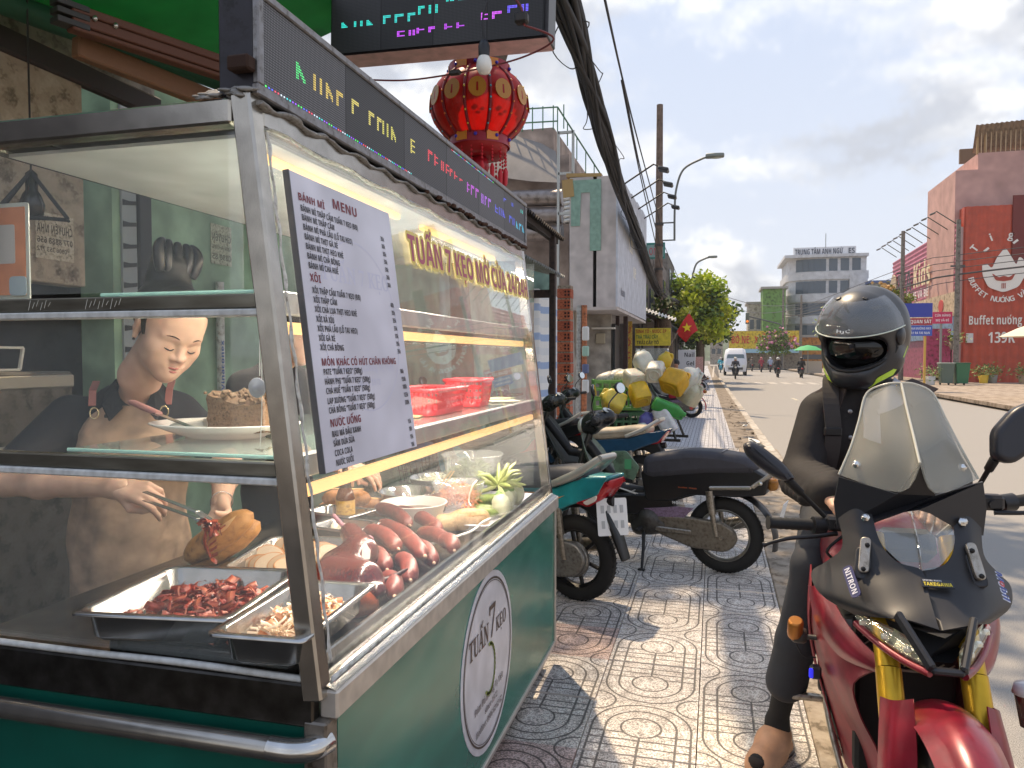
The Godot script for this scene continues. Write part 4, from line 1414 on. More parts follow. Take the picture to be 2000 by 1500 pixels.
	for i in 420: ribbon(s, heap_point(0.088, 0.088, 0.1), rot(), 0.03, 1.2, 0.0042, lin(["d87a50", "e6b08c", "c96a48"][i % 3], 0.15), lin("e89868", 0.15))
	stuff("shredded_carrot", s, vmat(0.5), "shredded orange carrot pickle in the glass bowl", "carrot", Transform3D(Basis(), V(-1.02, 0.882, -2.95)))
	s = S()
	tube(s, curve([V(-0.925, 1.0, -2.90), V(-0.93, 0.985, -2.86), V(-0.945, 0.93, -2.86), V(-0.93, 0.91, -2.84)], 6), 0.0035, 6)
	solo("bowl_hook", s, mt("e6d3c6", 0.4), "white plastic hook over the rim of the glass bowl", "hook")
	bowl("glass_bowl", "large clear bowl of green herbs at the far end", V(-1.08, 0.90, -3.32), 0.14, 0.15, gl, 0.6)
	s = S()
	for i in 330: ribbon(s, heap_point(0.11, 0.11, 0.12), rot(), 0.03, 1.4, 0.007, lin(["4f6238", "6a7a4c", "38492a"][i % 3], 0.3), lin("7a8a58", 0.3))
	stuff("green_herbs", s, vmat(0.6), "green herbs heaped in the large clear bowl", "herbs", Transform3D(Basis(), V(-1.08, 0.915, -3.32)))
	var pl := thing("vegetable_tray", "flat white plastic tray carrying cucumbers and white eggplants", "tray", V(-0.93, 0.838, -3.06), 0)
	s = S()
	loft(s, [rring(0, 0, 0.115, 0.33, 0.04, 0.0), rring(0, 0, 0.125, 0.345, 0.04, 0.022), rring(0, 0, 0.138, 0.358, 0.05, 0.024), rring(0, 0, 0.138, 0.358, 0.05, 0.028), rring(0, 0, 0.122, 0.342, 0.04, 0.027), rring(0, 0, 0.112, 0.327, 0.04, 0.005), rring(0, 0, 0.01, 0.01, 0.004, 0.005)], false)
	obj("plate", s, mt("cfcfdc", 0.3), pl)
	var ew := mt("dfe0c0", 0.3, 0, "soft", 5.0)
	for i in 4:
		s = S()
		lathe(s, [[0.001, -0.05], [0.022, -0.045], [0.036, -0.02], [0.039, 0.0], [0.034, 0.024], [0.02, 0.042], [0.006, 0.05], [0.001, 0.05]], Transform3D(), 18)
		var o := thing("white_eggplant", ["round white eggplant nearest on the white tray", "white eggplant leaning against the nearest one", "white eggplant behind at the glass", "white eggplant half hidden under the peppers"][i], "eggplant", [V(-0.845, 0.893, -2.98), V(-0.85, 0.893, -3.07), V(-0.84, 0.9, -3.2), V(-0.86, 0.895, -3.14)][i], 0, "white eggplants on the tray")
		o.rotation = V(0.15 * i, 0.4 * i, 0.2)
		obj("fruit", s, ew, o)
		s = S()
		lathe(s, [[0.02, 0.044], [0.012, 0.052], [0.003, 0.06]], Transform3D(), 8)
		obj("calyx", s, mt("7d9a58", 0.6), o)
	for i in 4:
		s = S()
		tube(s, curve([V(-0.07, 0, 0), V(-0.02, 0.005, 0.004), V(0.07, 0, 0)], 6), [0.004, 0.013, 0.018, 0.0205, 0.021, 0.022, 0.022, 0.022, 0.021, 0.02, 0.018, 0.013, 0.004], 12)
		solo("cucumber", s, local(mt("8fa45c", 0.4, 0, "stain", 10.0)), ["short striped cucumber at the front of the white tray", "cucumber behind the front one", "cucumber lying on top under the peppers", "dark cucumber at the back of the tray"][i], "cucumber", "cucumbers on the tray").position = [V(-0.905, 0.868, -2.90), V(-0.915, 0.868, -2.97), V(-0.92, 0.90, -3.03), V(-0.95, 0.868, -3.1)][i]
		get_child(-1).rotation.y = [0.5, 0.2, 1.0, 0.4][i]
	var bunch := place("pepper_bunch", "bunch of long pale green peppers fanned out like a star", "peppers", V(-0.885, 0.94, -3.1))
	for i in 30:
		s = S()
		var d := V(rng.randf_range(-1, 1), rng.randf_range(-0.25, 1.0), rng.randf_range(-1, 1)).normalized()
		var c := V(-0.885, 0.955, -3.08)
		var l := rng.randf_range(0.09, 0.13)
		var bend := V(0, rng.randf_range(-0.02, 0.03), 0)
		tube(s, curve([c + d * 0.012, c + d * l * 0.5 + bend * 0.6, c + d * l - bend * 0.2], 4), [0.007, 0.0085, 0.0095, 0.0095, 0.0095, 0.009, 0.007, 0.005, 0.001], 8)
		obj("pepper", s, mt(["c3cd84", "d3d998", "adba6c"][i % 3], 0.35, 0, "soft", 6.0), bunch)
	var tan := place("pork_loaf", "pale tan pork loaf lying next to the sausages", "meat loaf", V(-0.92, 0.84, -2.72))
	s = S()
	body(s, [[V(-1.0, 0.87, -2.68), V(-0.87, 0.875, -2.78), 0.034, 0.038], [V(-0.93, 0.89, -2.72), V(-0.9, 0.89, -2.75), 0.03, 0.03]], 0.009, 0.02)
	obj("loaf", s, mt("cfae80", 0.55, 0, "stain", 12.0, "bump", 0.9), tan)
	s = S()
	tube(s, curve([V(-0.96, 0.85, -2.42), V(-0.86, 0.862, -2.6), V(-0.83, 0.885, -2.66), V(-0.80, 0.90, -2.68)], 6), 0.005, 6)
	solo("plastic_twist", s, mt("d9dad6", 0.25), "twisted clear plastic wrap lying along the glass sill", "plastic wrap")
	var y := 1.293
	var plate := thing("dinner_plate", "oval white plate on the lower glass shelf", "plate", V(-1.225, y, -1.70))
	s = S()
	lathe(s, [[0.002, 0.004], [0.105, 0.0], [0.11, 0.004], [0.15, 0.016], [0.2, 0.034], [0.204, 0.037], [0.2, 0.039], [0.148, 0.022], [0.11, 0.012], [0.002, 0.012]], Transform3D(Basis.from_scale(V(1, 1, 0.72)), Vector3.ZERO), 40, false)
	obj("dish", s, mt("e3e1dc", 0.15), plate)
	var pate := place("pate_block", "crumbly brown block of pate on the white plate", "pate", V(-1.16, 1.31, -1.70))
	s = S()
	var rings := []
	for i in 9:
		var f := i / 8.0
		var ring := []
		for k in 40:
			var a := TAU * k / 40
			var sq := 1.0 / maxf(absf(cos(a)), absf(sin(a)))
			sq = lerpf(1.0, sq, 0.8)
			var jig := rng.randf_range(0.975, 1.02)
			ring.append(V(-1.15 + cos(a) * 0.085 * sq * jig, 1.312 + f * (0.085 + 0.018 * sin(a * 2.0 + 1.0) * f) + rng.randf_range(-0.002, 0.002), -1.70 - sin(a) * 0.07 * sq * jig))
		rings.append(ring)
	loft(s, rings, true, true, -1)
	obj("block", s, mt("866a4e", 0.75, 0, "stain", 16.0, "bump", 1.2), pate)
	s = S()
	for i in 90:
		var q := V(-1.15 + rng.randf_range(-0.09, 0.09), 1.40 + rng.randf_range(-0.012, 0.012), -1.70 + rng.randf_range(-0.07, 0.07))
		box(s, q, V(0.014, 0.009, 0.012) * rng.randf_range(0.5, 1.4), 0.002, rot())
	var cr := obj("crumb", s, mt("95785a", 0.8, 0, "speck", 30.0), pate)
	cr.set_meta("kind", "stuff")
	s = S()
	box(s, V(-1.30, 1.325, -1.66), V(0.09, 0.022, 0.05), 0.004, Basis.from_euler(V(0.1, 0.3, 0.12)))
	box(s, V(-1.345, 1.322, -1.69), V(0.05, 0.014, 0.045), 0.004, Basis.from_euler(V(0.2, 0.7, 0.2)))
	solo("butter_block", s, mt("e9e4d6", 0.4, 0, "soft", 10.0), "white butter piece at the edge of the plate", "butter")
	var kn := place("butter_knife", "knife with pink handle laid across the plate", "knife", V(-1.4, 1.34, -1.66))
	s = S()
	tube(s, [V(-1.55, 1.378, -1.735), V(-1.53, 1.375, -1.725), V(-1.45, 1.36, -1.69), V(-1.40, 1.352, -1.667)], [0.006, 0.0115, 0.012, 0.010], 10, true, 0.7)
	obj("handle", s, mt("b5807a", 0.4), kn)
	s = S()
	slab(s, pv([0, -0.01, 0.17, -0.012, 0.19, 0.0, 0.17, 0.012, 0, 0.012]), 0.002, 0.0, plane(V(-1.41, 1.352, -1.67), V(1, -0.16, 0.42), V(-0.3, 0.15, 1)))
	obj("blade", s, mt("9fb3ac", 0.15, 0.9), kn)
	for b in [[V(-1.02, y + 0.002, -2.62), 0.30, 0.19, 0.095, 0.0, "long red perforated plastic basket on the lower shelf"], [V(-1.0, y + 0.002, -3.03), 0.17, 0.16, 0.115, 4.0, "deeper red plastic basket behind the long one"]]:
		var bk := thing("red_basket", b[5], "basket", b[0], b[4], "red plastic baskets on the shelf")
		var rm2 := mt("c8323a", 0.35)
		s = S()
		var hx: float = b[2] * 0.5
		var hz: float = b[1]
		hz = hz * 0.5 + 0.03
		loft(s, [rring(0, 0, hx, hz, 0.03, b[3] - 0.014), rring(0, 0, hx + 0.008, hz + 0.008, 0.034, b[3] - 0.014), rring(0, 0, hx + 0.008, hz + 0.008, 0.034, b[3]), rring(0, 0, hx, hz, 0.03, b[3]), rring(0, 0, hx, hz, 0.03, b[3] - 0.014)], false)
		obj("rim", s, rm2, bk)
		s = S()
		loft(s, [rring(0, 0, hx - 0.012, hz - 0.012, 0.03, 0.0), rring(0, 0, hx - 0.010, hz - 0.010, 0.03, 0.022), rring(0, 0, hx - 0.013, hz - 0.013, 0.028, 0.022), rring(0, 0, hx - 0.02, hz - 0.02, 0.025, 0.004), rring(0, 0, 0.004, 0.004, 0.002, 0.004)], false)
		obj("base", s, rm2, bk)
		s = S()
		var lo := rring(0, 0, hx - 0.010, hz - 0.010, 0.03, 0.02, 3)
		var hi := rring(0, 0, hx, hz, 0.03, b[3] - 0.008, 3)
		for k in lo.size():
			var k2 := (k + 1) % lo.size()
			var cnt := maxi(1, int(lo[k].distance_to(lo[k2]) / 0.0125))
			for m in cnt:
				var f := float(m) / cnt
				bar(s, lo[k].lerp(lo[k2], f), hi[k].lerp(hi[k2], f), 0.0065, 0.002)
			for fy in [0.33, 0.66]: bar(s, lo[k].lerp(hi[k], fy), lo[k2].lerp(hi[k2], fy), 0.002, 0.008)
		var sl := obj("slat", s, rm2, bk)
		sl.set_meta("kind", "stuff")
	for i in 3:
		s = S()
		slab(s, rect(0, 0, 0.14, 0.1), 0.003, 0.0, Transform3D(Basis.from_euler(V(-PI / 2, 0.4 * i + 0.2, 0)), [V(-1.1, y + 0.004, -2.35), V(-0.97, y + 0.006, -3.26), V(-0.99, y + 0.012, -3.36)][i]))
		solo("paper_sheet", s, mt(["c3a87c", "e3e0c8", "d8dcae"][i], 0.8), ["brown paper sheet in front of the long red basket", "cream paper sheet behind the deep red basket", "yellowish paper bag at the far end of the shelf"][i], "paper")
func hand(s: SurfaceTool, w: Vector3, dir: Vector3, back: Vector3, side: float, curl: Array, thumb := 0.5, k := 1.0, spread := 1.0) -> void:
	var y := dir.normalized()
	var z := (back - y * back.dot(y)).normalized()
	var x := y.cross(z)
	var at := func(a: float, b: float, c: float) -> Vector3: return w + (x * a + y * b + z * c) * k
	var bones := []
	var bx := [0.029, 0.010, -0.010, -0.028]
	var by := [0.086, 0.090, 0.086, 0.077]
	var ln := [1.0, 1.1, 1.02, 0.8]
	bones.append([at.call(side * 0.012, -0.03, 0.0), at.call(side * 0.016, 0.02, 0.0), 0.021 * k, 0.018 * k])
	bones.append([at.call(-side * 0.012, -0.03, 0.0), at.call(-side * 0.014, 0.02, 0.0), 0.021 * k, 0.017 * k])
	for i in 4:
		bones.append([at.call(side * bx[i] * 0.6, 0.01, 0.0), at.call(side * bx[i], by[i] - 0.006, 0.0), 0.0145 * k, 0.0115 * k])
	var fingers := []
	for i in 4:
		var p: Vector3 = at.call(side * bx[i], by[i], 0.0)
		var a := 0.0
		var out: float = (1.5 - i) * 0.07 * spread * side
		for j in 3:
			a += curl[i] * [0.75, 1.0, 0.6][j]
			var l: float = [0.042, 0.026, 0.021][j] * ln[i] * k
			var q: Vector3 = p + (y * cos(a) + x * out * cos(a) - z * sin(a)).normalized() * l
			fingers.append([p, q, (0.0098 - j * 0.0011) * k, (0.0092 - j * 0.0012) * k, 0.004])
			p = q
	var tb: Vector3 = at.call(side * 0.022, 0.018, -0.008)
	var t1: Vector3 = at.call(side * (0.052 - 0.012 * thumb), 0.05, -0.012 - 0.018 * thumb)
	var t2: Vector3 = at.call(side * (0.058 - 0.03 * thumb), 0.078, -0.022 - 0.022 * thumb)
	var t3: Vector3 = at.call(side * (0.055 - 0.042 * thumb), 0.10, -0.03 - 0.022 * thumb)
	bones.append([tb, t1, 0.016 * k, 0.0125 * k])
	fingers.append([t1, t2, 0.0125 * k, 0.011 * k, 0.006])
	fingers.append([t2, t3, 0.0108 * k, 0.0085 * k, 0.004])
	body(s, bones + fingers, 0.0036, 0.012)
func head_bones(k: float) -> Array:
	var b := []
	var L := [
		[0, 0.048, -0.035, 0, 0.05, 0.012, 0.083, 0.080, 0.03], [0, 0.0, 0.024, 0, -0.045, 0.036, 0.064, 0.055, 0.03], [0.03, -0.055, 0.01, 0.012, -0.086, 0.058, 0.036, 0.026, 0.03], [-0.03, -0.055, 0.01, -0.012, -0.086, 0.058, 0.036, 0.026, 0.03],
		[0.04, -0.022, 0.052, 0.034, -0.045, 0.05, 0.034, 0.03, 0.03], [-0.04, -0.022, 0.052, -0.034, -0.045, 0.05, 0.034, 0.03, 0.03], [0, 0.055, 0.035, 0, 0.04, 0.045, 0.055, 0.05, 0.03],
		[0, -0.096, 0.068, 0, -0.09, 0.07, 0.019, 0.02, 0.02], [0, -0.06, -0.02, 0, -0.17, -0.06, 0.052, 0.056, 0.03],
		[0.034, 0.006, 0.112, 0.032, 0.003, 0.108, -0.017, -0.015, 0.016], [-0.034, 0.006, 0.112, -0.032, 0.003, 0.108, -0.017, -0.015, 0.016],
		[0.046, 0.026, 0.07, 0.015, 0.022, 0.084, 0.010, 0.011, 0.014], [-0.046, 0.026, 0.07, -0.015, 0.022, 0.084, 0.010, 0.011, 0.014],
		[0.032, -0.001, 0.0755, 0.031, -0.002, 0.0755, 0.0155, 0.0155, 0.006], [-0.032, -0.001, 0.0755, -0.031, -0.002, 0.0755, 0.0155, 0.0155, 0.006],
		[0, 0.004, 0.09, 0, -0.028, 0.104, 0.0085, 0.0125, 0.012], [0.0135, -0.033, 0.094, 0.012, -0.032, 0.092, 0.0085, 0.008, 0.008], [-0.0135, -0.033, 0.094, -0.012, -0.032, 0.092, 0.0085, 0.008, 0.008],
		[-0.021, -0.062, 0.082, 0.021, -0.062, 0.082, 0.009, 0.009, 0.008], [0, -0.061, 0.089, 0, -0.061, 0.088, 0.008, 0.008, 0.008], [-0.014, -0.0725, 0.084, 0.014, -0.0725, 0.084, 0.0085, 0.0085, 0.007],
	]
	for l in L: b.append([V(l[0], l[1], l[2]) * k, V(l[3], l[4], l[5]) * k, l[6] * k, l[7] * k, l[8] * k])
	return b
func moved(bones: Array, xf: Transform3D) -> Array:
	var out := []
	for b in bones:
		var c: Array = b.duplicate()
		c[0] = xf * b[0]
		c[1] = xf * b[1]
		out.append(c)
	return out
func ear(s: SurfaceTool, xf: Transform3D, side: float, k: float) -> void:
	var e := xf * Transform3D(Basis.from_euler(V(0.1, side * 0.35, 0)), V(side * 0.079, -0.005, -0.012) * k)
	body(s, moved([[V(0, 0.022, 0) * k, V(0, 0.0, -0.006) * k, 0.012 * k, 0.013 * k], [V(side * 0.004, 0.03, -0.008) * k, V(side * 0.006, 0.018, -0.02) * k, 0.006 * k, 0.006 * k], [V(side * 0.006, 0.018, -0.02) * k, V(side * 0.003, -0.012, -0.01) * k, 0.006 * k, 0.005 * k], [V(0, -0.016, -0.002) * k, V(0, -0.026, 0.0) * k, 0.008 * k, 0.007 * k], [V(side * 0.012, 0.004, -0.004) * k, V(side * 0.012, 0.012, -0.006) * k, -0.006 * k, -0.006 * k, 0.005]], e), 0.0034, 0.008)
func build_vendor() -> void:
	var skin := mt("e6bea4", 0.5, 0, "soft", 3.0, "bumpfine", 0.12)
	skin.subsurf_scatter_enabled = true
	skin.subsurf_scatter_strength = 0.12
	var dark := mt("1d1c24", 0.85, 0, "grain", 14.0, "bump", 0.35)
	var base := V(-2.02, 0, -2.25)
	var v := place("person", "vendor in black shirt and tan apron filling a baguette inside the cart", "person", base)
	var k := 1.17
	var hb := Basis(Vector3.UP, deg_to_rad(64)) * Basis(Vector3.RIGHT, deg_to_rad(28)) * Basis(Vector3.BACK, deg_to_rad(-9))
	var hx := Transform3D(hb, V(-1.732, 1.578, -2.11))
	var s := S()
	body(s, moved(head_bones(k), hx) + [[hx * (V(0, -0.06, -0.03) * k), V(-1.94, 1.36, -2.2), 0.05, 0.062, 0.03]], 0.0042, 0.03)
	for sd in [-1.0, 1.0]: ear(s, hx, sd, k)
	var shR := V(-2.17, 1.30, -2.12)
	var elR := V(-2.13, 1.115, -1.86)
	var wrR := V(-1.70, 1.115, -1.84)
	var shL := V(-1.85, 1.30, -2.34)
	var elL := V(-1.63, 1.13, -2.27)
	var wrL := V(-1.475, 1.045, -2.02)
	body(s, [[shR, elR, 0.055, 0.046], [elR, elR.lerp(wrR, 0.35), 0.046, 0.045], [elR.lerp(wrR, 0.35), wrR, 0.045, 0.028], [wrR, wrR + V(0.03, 0, 0), 0.028, 0.026]], 0.010, 0.03)
	body(s, [[shL, elL, 0.055, 0.044], [elL, elL.lerp(wrL, 0.35), 0.044, 0.043], [elL.lerp(wrL, 0.35), wrL, 0.043, 0.027]], 0.010, 0.03)
	hand(s, wrR + V(0.02, 0, 0), V(1.0, -0.12, 0.02), V(0.15, 0.75, 0.65), 1.0, [0.75, 0.85, 0.95, 1.0], 0.9, 1.02)
	hand(s, wrL + V(0.01, -0.006, 0.015), V(0.62, -0.32, 0.72), V(-0.45, 0.2, -0.75), -1.0, [0.45, 0.5, 0.55, 0.55], 0.5, 1.0)
	obj("body", s, skin, v)
	s = S()
	for sd in [-1.0, 1.0]:
		tube(s, curve([hx * (V(sd * 0.017, -0.006, 0.0895) * k), hx * (V(sd * 0.031, -0.0115, 0.0925) * k), hx * (V(sd * 0.050, -0.006, 0.0825) * k)], 6), [0.001, 0.0014, 0.0018, 0.002, 0.0022, 0.0024, 0.0024, 0.0024, 0.0026, 0.0026, 0.0024, 0.002, 0.001], 6)
		tube(s, curve([hx * (V(sd * 0.018, 0.008, 0.0895) * k), hx * (V(sd * 0.032, 0.0125, 0.0895) * k), hx * (V(sd * 0.049, 0.007, 0.081) * k)], 6), 0.0009, 5)
	obj("eyelash", s, mt("241a18", 0.6), v)
	s = S()
	for sd in [-1.0, 1.0]:
		tube(s, curve([hx * (V(sd * 0.014, 0.0235, 0.0985) * k), hx * (V(sd * 0.034, 0.030, 0.0935) * k), hx * (V(sd * 0.057, 0.023, 0.0765) * k)], 6), [0.002, 0.003, 0.0036, 0.004, 0.004, 0.004, 0.0038, 0.0036, 0.0033, 0.003, 0.0025, 0.0018, 0.001], 6, true, 0.6)
	obj("eyebrow", s, mt("4a3830", 0.8), v)
	s = S()
	tube(s, curve([hx * (V(-0.027, -0.065, 0.082) * k), hx * (V(-0.008, -0.0615, 0.0955) * k), hx * (V(0, -0.0625, 0.0965) * k), hx * (V(0.008, -0.0615, 0.0955) * k), hx * (V(0.027, -0.065, 0.082) * k)], 5), [0.001, 0.002, 0.003, 0.0036, 0.004, 0.0042, 0.0042, 0.0042, 0.004, 0.004, 0.004, 0.0042, 0.0042, 0.0042, 0.004, 0.0036, 0.003, 0.0026, 0.002, 0.0015, 0.001], 8)
	tube(s, curve([hx * (V(-0.023, -0.068, 0.0835) * k), hx * (V(0, -0.0735, 0.094) * k), hx * (V(0.023, -0.068, 0.0835) * k)], 6), [0.001, 0.0025, 0.004, 0.0048, 0.005, 0.0052, 0.0052, 0.0052, 0.005, 0.0048, 0.004, 0.0025, 0.001], 8)
	obj("lip", s, mt("b0695e", 0.4), v)
	s = S()
	ell(s, hx * (V(-0.083, -0.035, -0.004) * k), Vector3.ONE * 0.0045, Basis(), 8)
	obj("earring", s, mt("1a1718", 0.2, 0.5), v)
	s = S()
	body(s, moved([[V(0, 0.055, -0.045) * k, V(0, 0.066, 0.006) * k, 0.09 * k, 0.081 * k], [V(0, 0.0, -0.06) * k, V(0, -0.03, -0.06) * k, 0.07 * k, 0.045 * k], [V(0.074, 0.03, 0.0) * k, V(0.074, -0.005, 0.014) * k, 0.012 * k, 0.006 * k], [V(-0.074, 0.03, 0.0) * k, V(-0.074, -0.005, 0.014) * k, 0.012 * k, 0.006 * k], [V(0, -0.035, 0.115) * k, V(0, 0.016, 0.112) * k, -0.078 * k, -0.064 * k, 0.012], [V(0.12, -0.03, 0.0) * k, V(0.12, -0.02, -0.02) * k, -0.048 * k, -0.044 * k, 0.008], [V(-0.12, -0.03, 0.0) * k, V(-0.12, -0.02, -0.02) * k, -0.048 * k, -0.044 * k, 0.008], [V(0, 0.12, -0.1) * k, V(0, 0.15, -0.115) * k, 0.062 * k, 0.055 * k]], hx), 0.005, 0.02)
	var hair := obj("hair", s, mt("15110f", 0.45, 0, "grain", 30.0, "bumpfine", 0.6, V(1, 6, 1)), v)
	s = S()
	for i in 5:
		var a := -0.9 + i * 0.45
		tube(s, curve([hx * (V(sin(a) * 0.06, 0.15, -0.07) * k), hx * (V(sin(a) * 0.075, 0.205, -0.09 - 0.02 * cos(a)) * k), hx * (V(sin(a) * 0.05, 0.225, -0.13) * k)], 5), [0.013, 0.016, 0.018, 0.019, 0.019, 0.018, 0.017, 0.016, 0.014, 0.011, 0.006], 8)
	obj("hair_claw", s, mt("17151b", 0.3), hair)
	var f := V(0.57, 0, 0.82)
	var a := V(0.82, 0, -0.57)
	var c := V(-2.02, 0, -2.25)
	s = S()
	var rows := [[0.70, 0.155, 0.125, 0.0], [0.84, 0.165, 0.125, 0.0], [1.0, 0.15, 0.115, 0.005], [1.14, 0.165, 0.118, 0.015], [1.24, 0.17, 0.11, 0.01], [1.30, 0.15, 0.085, 0.0], [1.345, 0.09, 0.07, 0.01]]
	var bones := []
	for r in rows:
		var m: Vector3 = c + V(0, r[0], 0) + f * r[3] + V(0.05, 0, 0.02) * clampf((r[0] - 0.9) * 2.2, 0, 1)
		bones.append([m - a * (r[1] - r[2]), m + a * (r[1] - r[2]), r[2], r[2], 0.06])
	bones.append([shR + V(0.02, -0.005, -0.01), shR.lerp(elR, 0.8), 0.075, 0.068, 0.05])
	bones.append([shL + V(-0.02, -0.005, 0.01), shL.lerp(elL, 0.75), 0.075, 0.066, 0.05])
	body(s, bones, 0.012, 0.05)
	obj("shirt", s, dark, v)
	s = S()
	var nk := V(-1.93, 1.375, -2.195)
	for sd in [-1.0, 1.0]:
		var pts := [nk - f * 0.06 + V(0, 0.055, 0), nk + a * sd * 0.066 + V(0, 0.05, 0), nk + a * sd * 0.06 + f * 0.05 + V(0, 0.02, 0), nk + f * 0.10 + a * sd * 0.035 + V(0, -0.045, 0)]
		var out := [nk - f * 0.085 + V(0, 0.02, 0), nk + a * sd * 0.10 + V(0, 0.005, 0), nk + a * sd * 0.10 + f * 0.07 + V(0, -0.035, 0), nk + f * 0.125 + a * sd * 0.07 + V(0, -0.085, 0)]
		var rings := []
		for i in 4:
			var p: Vector3 = pts[i]
			var q: Vector3 = out[i]
			var n := (q - p).cross(V(0, 1, 0)).normalized() * 0.004
			rings.append([p + n, q + n, q - n, p - n])
		loft(s, rings, true, true, -1)
	obj("collar", s, mt("17161d", 0.85, 0, "grain", 14.0), v)
	var cloth := mt("c6a98e", 0.9, 0, "blot", 2.0, "bump", 0.5)
	s = S()
	var sheet := []
	var back := []
	for j in 26:
		var h := 1.335 - j * 0.03
		var wr := 1
		while wr < rows.size() - 1 and rows[wr][0] < h: wr += 1
		var t := clampf((h - rows[wr - 1][0]) / (rows[wr][0] - rows[wr - 1][0]), 0, 1)
		var ra := lerpf(rows[wr - 1][1], rows[wr][1], t)
		var rb := lerpf(rows[wr - 1][2], rows[wr][2], t)
		var off := lerpf(rows[wr - 1][3], rows[wr][3], t)
		var m: Vector3 = c + V(0, h, 0) + f * off + V(0.05, 0, 0.02) * clampf((h - 0.9) * 2.2, 0, 1)
		var span := 0.62 + clampf((1.335 - h) / 0.2, 0, 1) * 0.85
		var row := []
		var rowb := []
		for i in 25:
			var ang := (i / 24.0 * 2.0 - 1.0) * span
			var fold := 0.006 * sin(ang * 7.0 + h * 5.0) + 0.004 * sin(ang * 13.0 - h * 21.0) + 0.012 * clampf((0.95 - h) * 2.0, 0, 1) * sin(ang * 5.0)
			var e := m + a * sin(ang) * (ra + 0.03 + fold) + f * cos(ang) * (rb + 0.036 + fold)
			row.append(e)
			rowb.append(e - (e - m).normalized() * 0.004)
		rowb.reverse()
		sheet.append(row + rowb)
	sheet.reverse()
	loft(s, sheet, true)
	obj("apron", s, cloth, v)
	s = S()
	for sd in [-1.0, 1.0]:
		var e0: Vector3 = c + V(0.05, 1.33, 0.02) + a * sd * 0.115 + f * 0.125
		var sh: Vector3 = c + V(0.05, 1.415, 0.02) + a * sd * 0.12 + f * 0.005
		bar(s, e0 + V(0, 0.008, 0), e0.lerp(sh, 0.55) + f * 0.035 + V(0, 0.01, 0), 0.022, 0.005)
		bar(s, e0.lerp(sh, 0.55) + f * 0.035 + V(0, 0.01, 0), sh, 0.022, 0.005)
	obj("apron_strap", s, mt("8a5750", 0.7), v)
	s = S()
	for sd in [-1.0, 1.0]:
		var e0: Vector3 = c + V(0.05, 1.315, 0.02) + a * sd * 0.105 + f * 0.152
		ring_tube(s, e0, 0.013, 0.0026, Basis(a, V(0, 1, 0), f), 16, 6, 0.018)
	obj("eyelet", s, mt("c9b98f", 0.25, 0.8), v)
	s = S()
	ring_tube(s, wrL + V(0.0, 0.005, -0.005), 0.033, 0.0022, Basis(V(0.75, 0.1, -0.62), V(0.1, 1, 0.3), V(0.52, -0.3, 0.8)), 20, 6)
	obj("bangle", s, mt("d0cfcb", 0.15, 0.9), v)
	s = S()
	for e in [-0.085, 0.085]:
		tube(s, [c + a * e + V(0, 0.75, 0), c + a * e + V(0, 0.42, 0) + f * 0.02, c + a * e + V(0, 0.06, 0)], [0.085, 0.06, 0.05], 12)
		bar(s, c + a * e + V(0, 0.03, 0) - f * 0.06, c + a * e + V(0, 0.03, 0) + f * 0.14, 0.09, 0.06, 0.02)
	obj("trousers", s, mt("22222a", 0.8), v)
	var tg := place("steel_tongs", "steel tongs in the vendor's hand lifting red meat", "tongs", V(-1.5, 1.08, -1.82))
	for q in [0.012, -0.012]:
		s = S()
		bar(s, V(-1.565, 1.105 + q, -1.80), V(-1.37, 1.065 + q * 0.8, -1.775), 0.018, 0.0025, 0.001)
		bar(s, V(-1.37, 1.065 + q * 0.8, -1.775), V(-1.315, 1.045 + q * 0.2, -1.77), 0.026, 0.003, 0.001)
		obj("arm", s, mt("c9c8c2", 0.2, 0.9), tg)
	var bb := place("baguette", "golden split baguette held open in the vendor's left hand", "baguette", V(-1.36, 0.97, -1.86))
	var br := Transform3D(plane(V(-1.345, 0.985, -1.85), V(0.60, 0.42, -0.18), V(-0.35, 0.75, 0.35)))
	s = S()
	bread_loaf(s, 0.235, 0.043)
	s.generate_normals()
	var crust := s.commit()
	var cm := mt("cf9752", 0.5, 0, "stain", 5.0, "bump", 0.4)
	put("crust", crust, cm, bb, br * Transform3D(Basis.from_euler(V(0.35, 0, 0)), V(0, 0.016, 0.012)))
	put("crust", crust, cm, bb, br * Transform3D(Basis.from_euler(V(-0.5, 0, 0)), V(-0.012, -0.024, -0.014)))
	s = S()
	bread_loaf(s, 0.222, 0.034)
	s.generate_normals()
	put("crumb", s.commit(), mt("e9dcc0", 0.9, 0, "speck", 16.0, "bump", 0.8), bb, br * Transform3D(Basis(), V(-0.008, 0.004, -0.018)))
	s = S()
	slab(s, pv([-0.03, 0.0, 0.03, 0.010, 0.085, 0.004, 0.03, -0.010]), 0.005, 0.002, br * Transform3D(Basis.from_euler(V(-0.25, 0, 0.1)), V(0.005, 0.033, 0.046)))
	obj("split", s, mt("e3bd82", 0.7), bb)
	s = S()
	for i in 26: ribbon(s, V(-1.325 + rng.randf_range(-0.02, 0.02), 1.04 + rng.randf_range(-0.02, 0.02), -1.775 + rng.randf_range(-0.015, 0.015)), rot(), 0.016, 2.2, 0.012, lin("8f2a14", 0.3), lin("c25c38", 0.2))
	for i in 6: ribbon(s, V(-1.35 + 0.004 * i, 1.01 - 0.012 * i, -1.775), Basis.from_euler(V(0.2 * i, 0.3, 1.3)), 0.05, 1.7, 0.011, lin("8f2a14", 0.3), lin("b5563a", 0.2))
	tag(obj("braised_pork", s, vmat(0.4, 0.3)), "dangling red braised meat held in the tongs", "meat", "", "stuff")
	var w := place("person", "second worker in black shirt behind the menu board, face hidden", "person", V(-1.9, 0, -2.98))
	s = S()
	var c2 := V(-1.88, 0, -2.98)
	bones = []
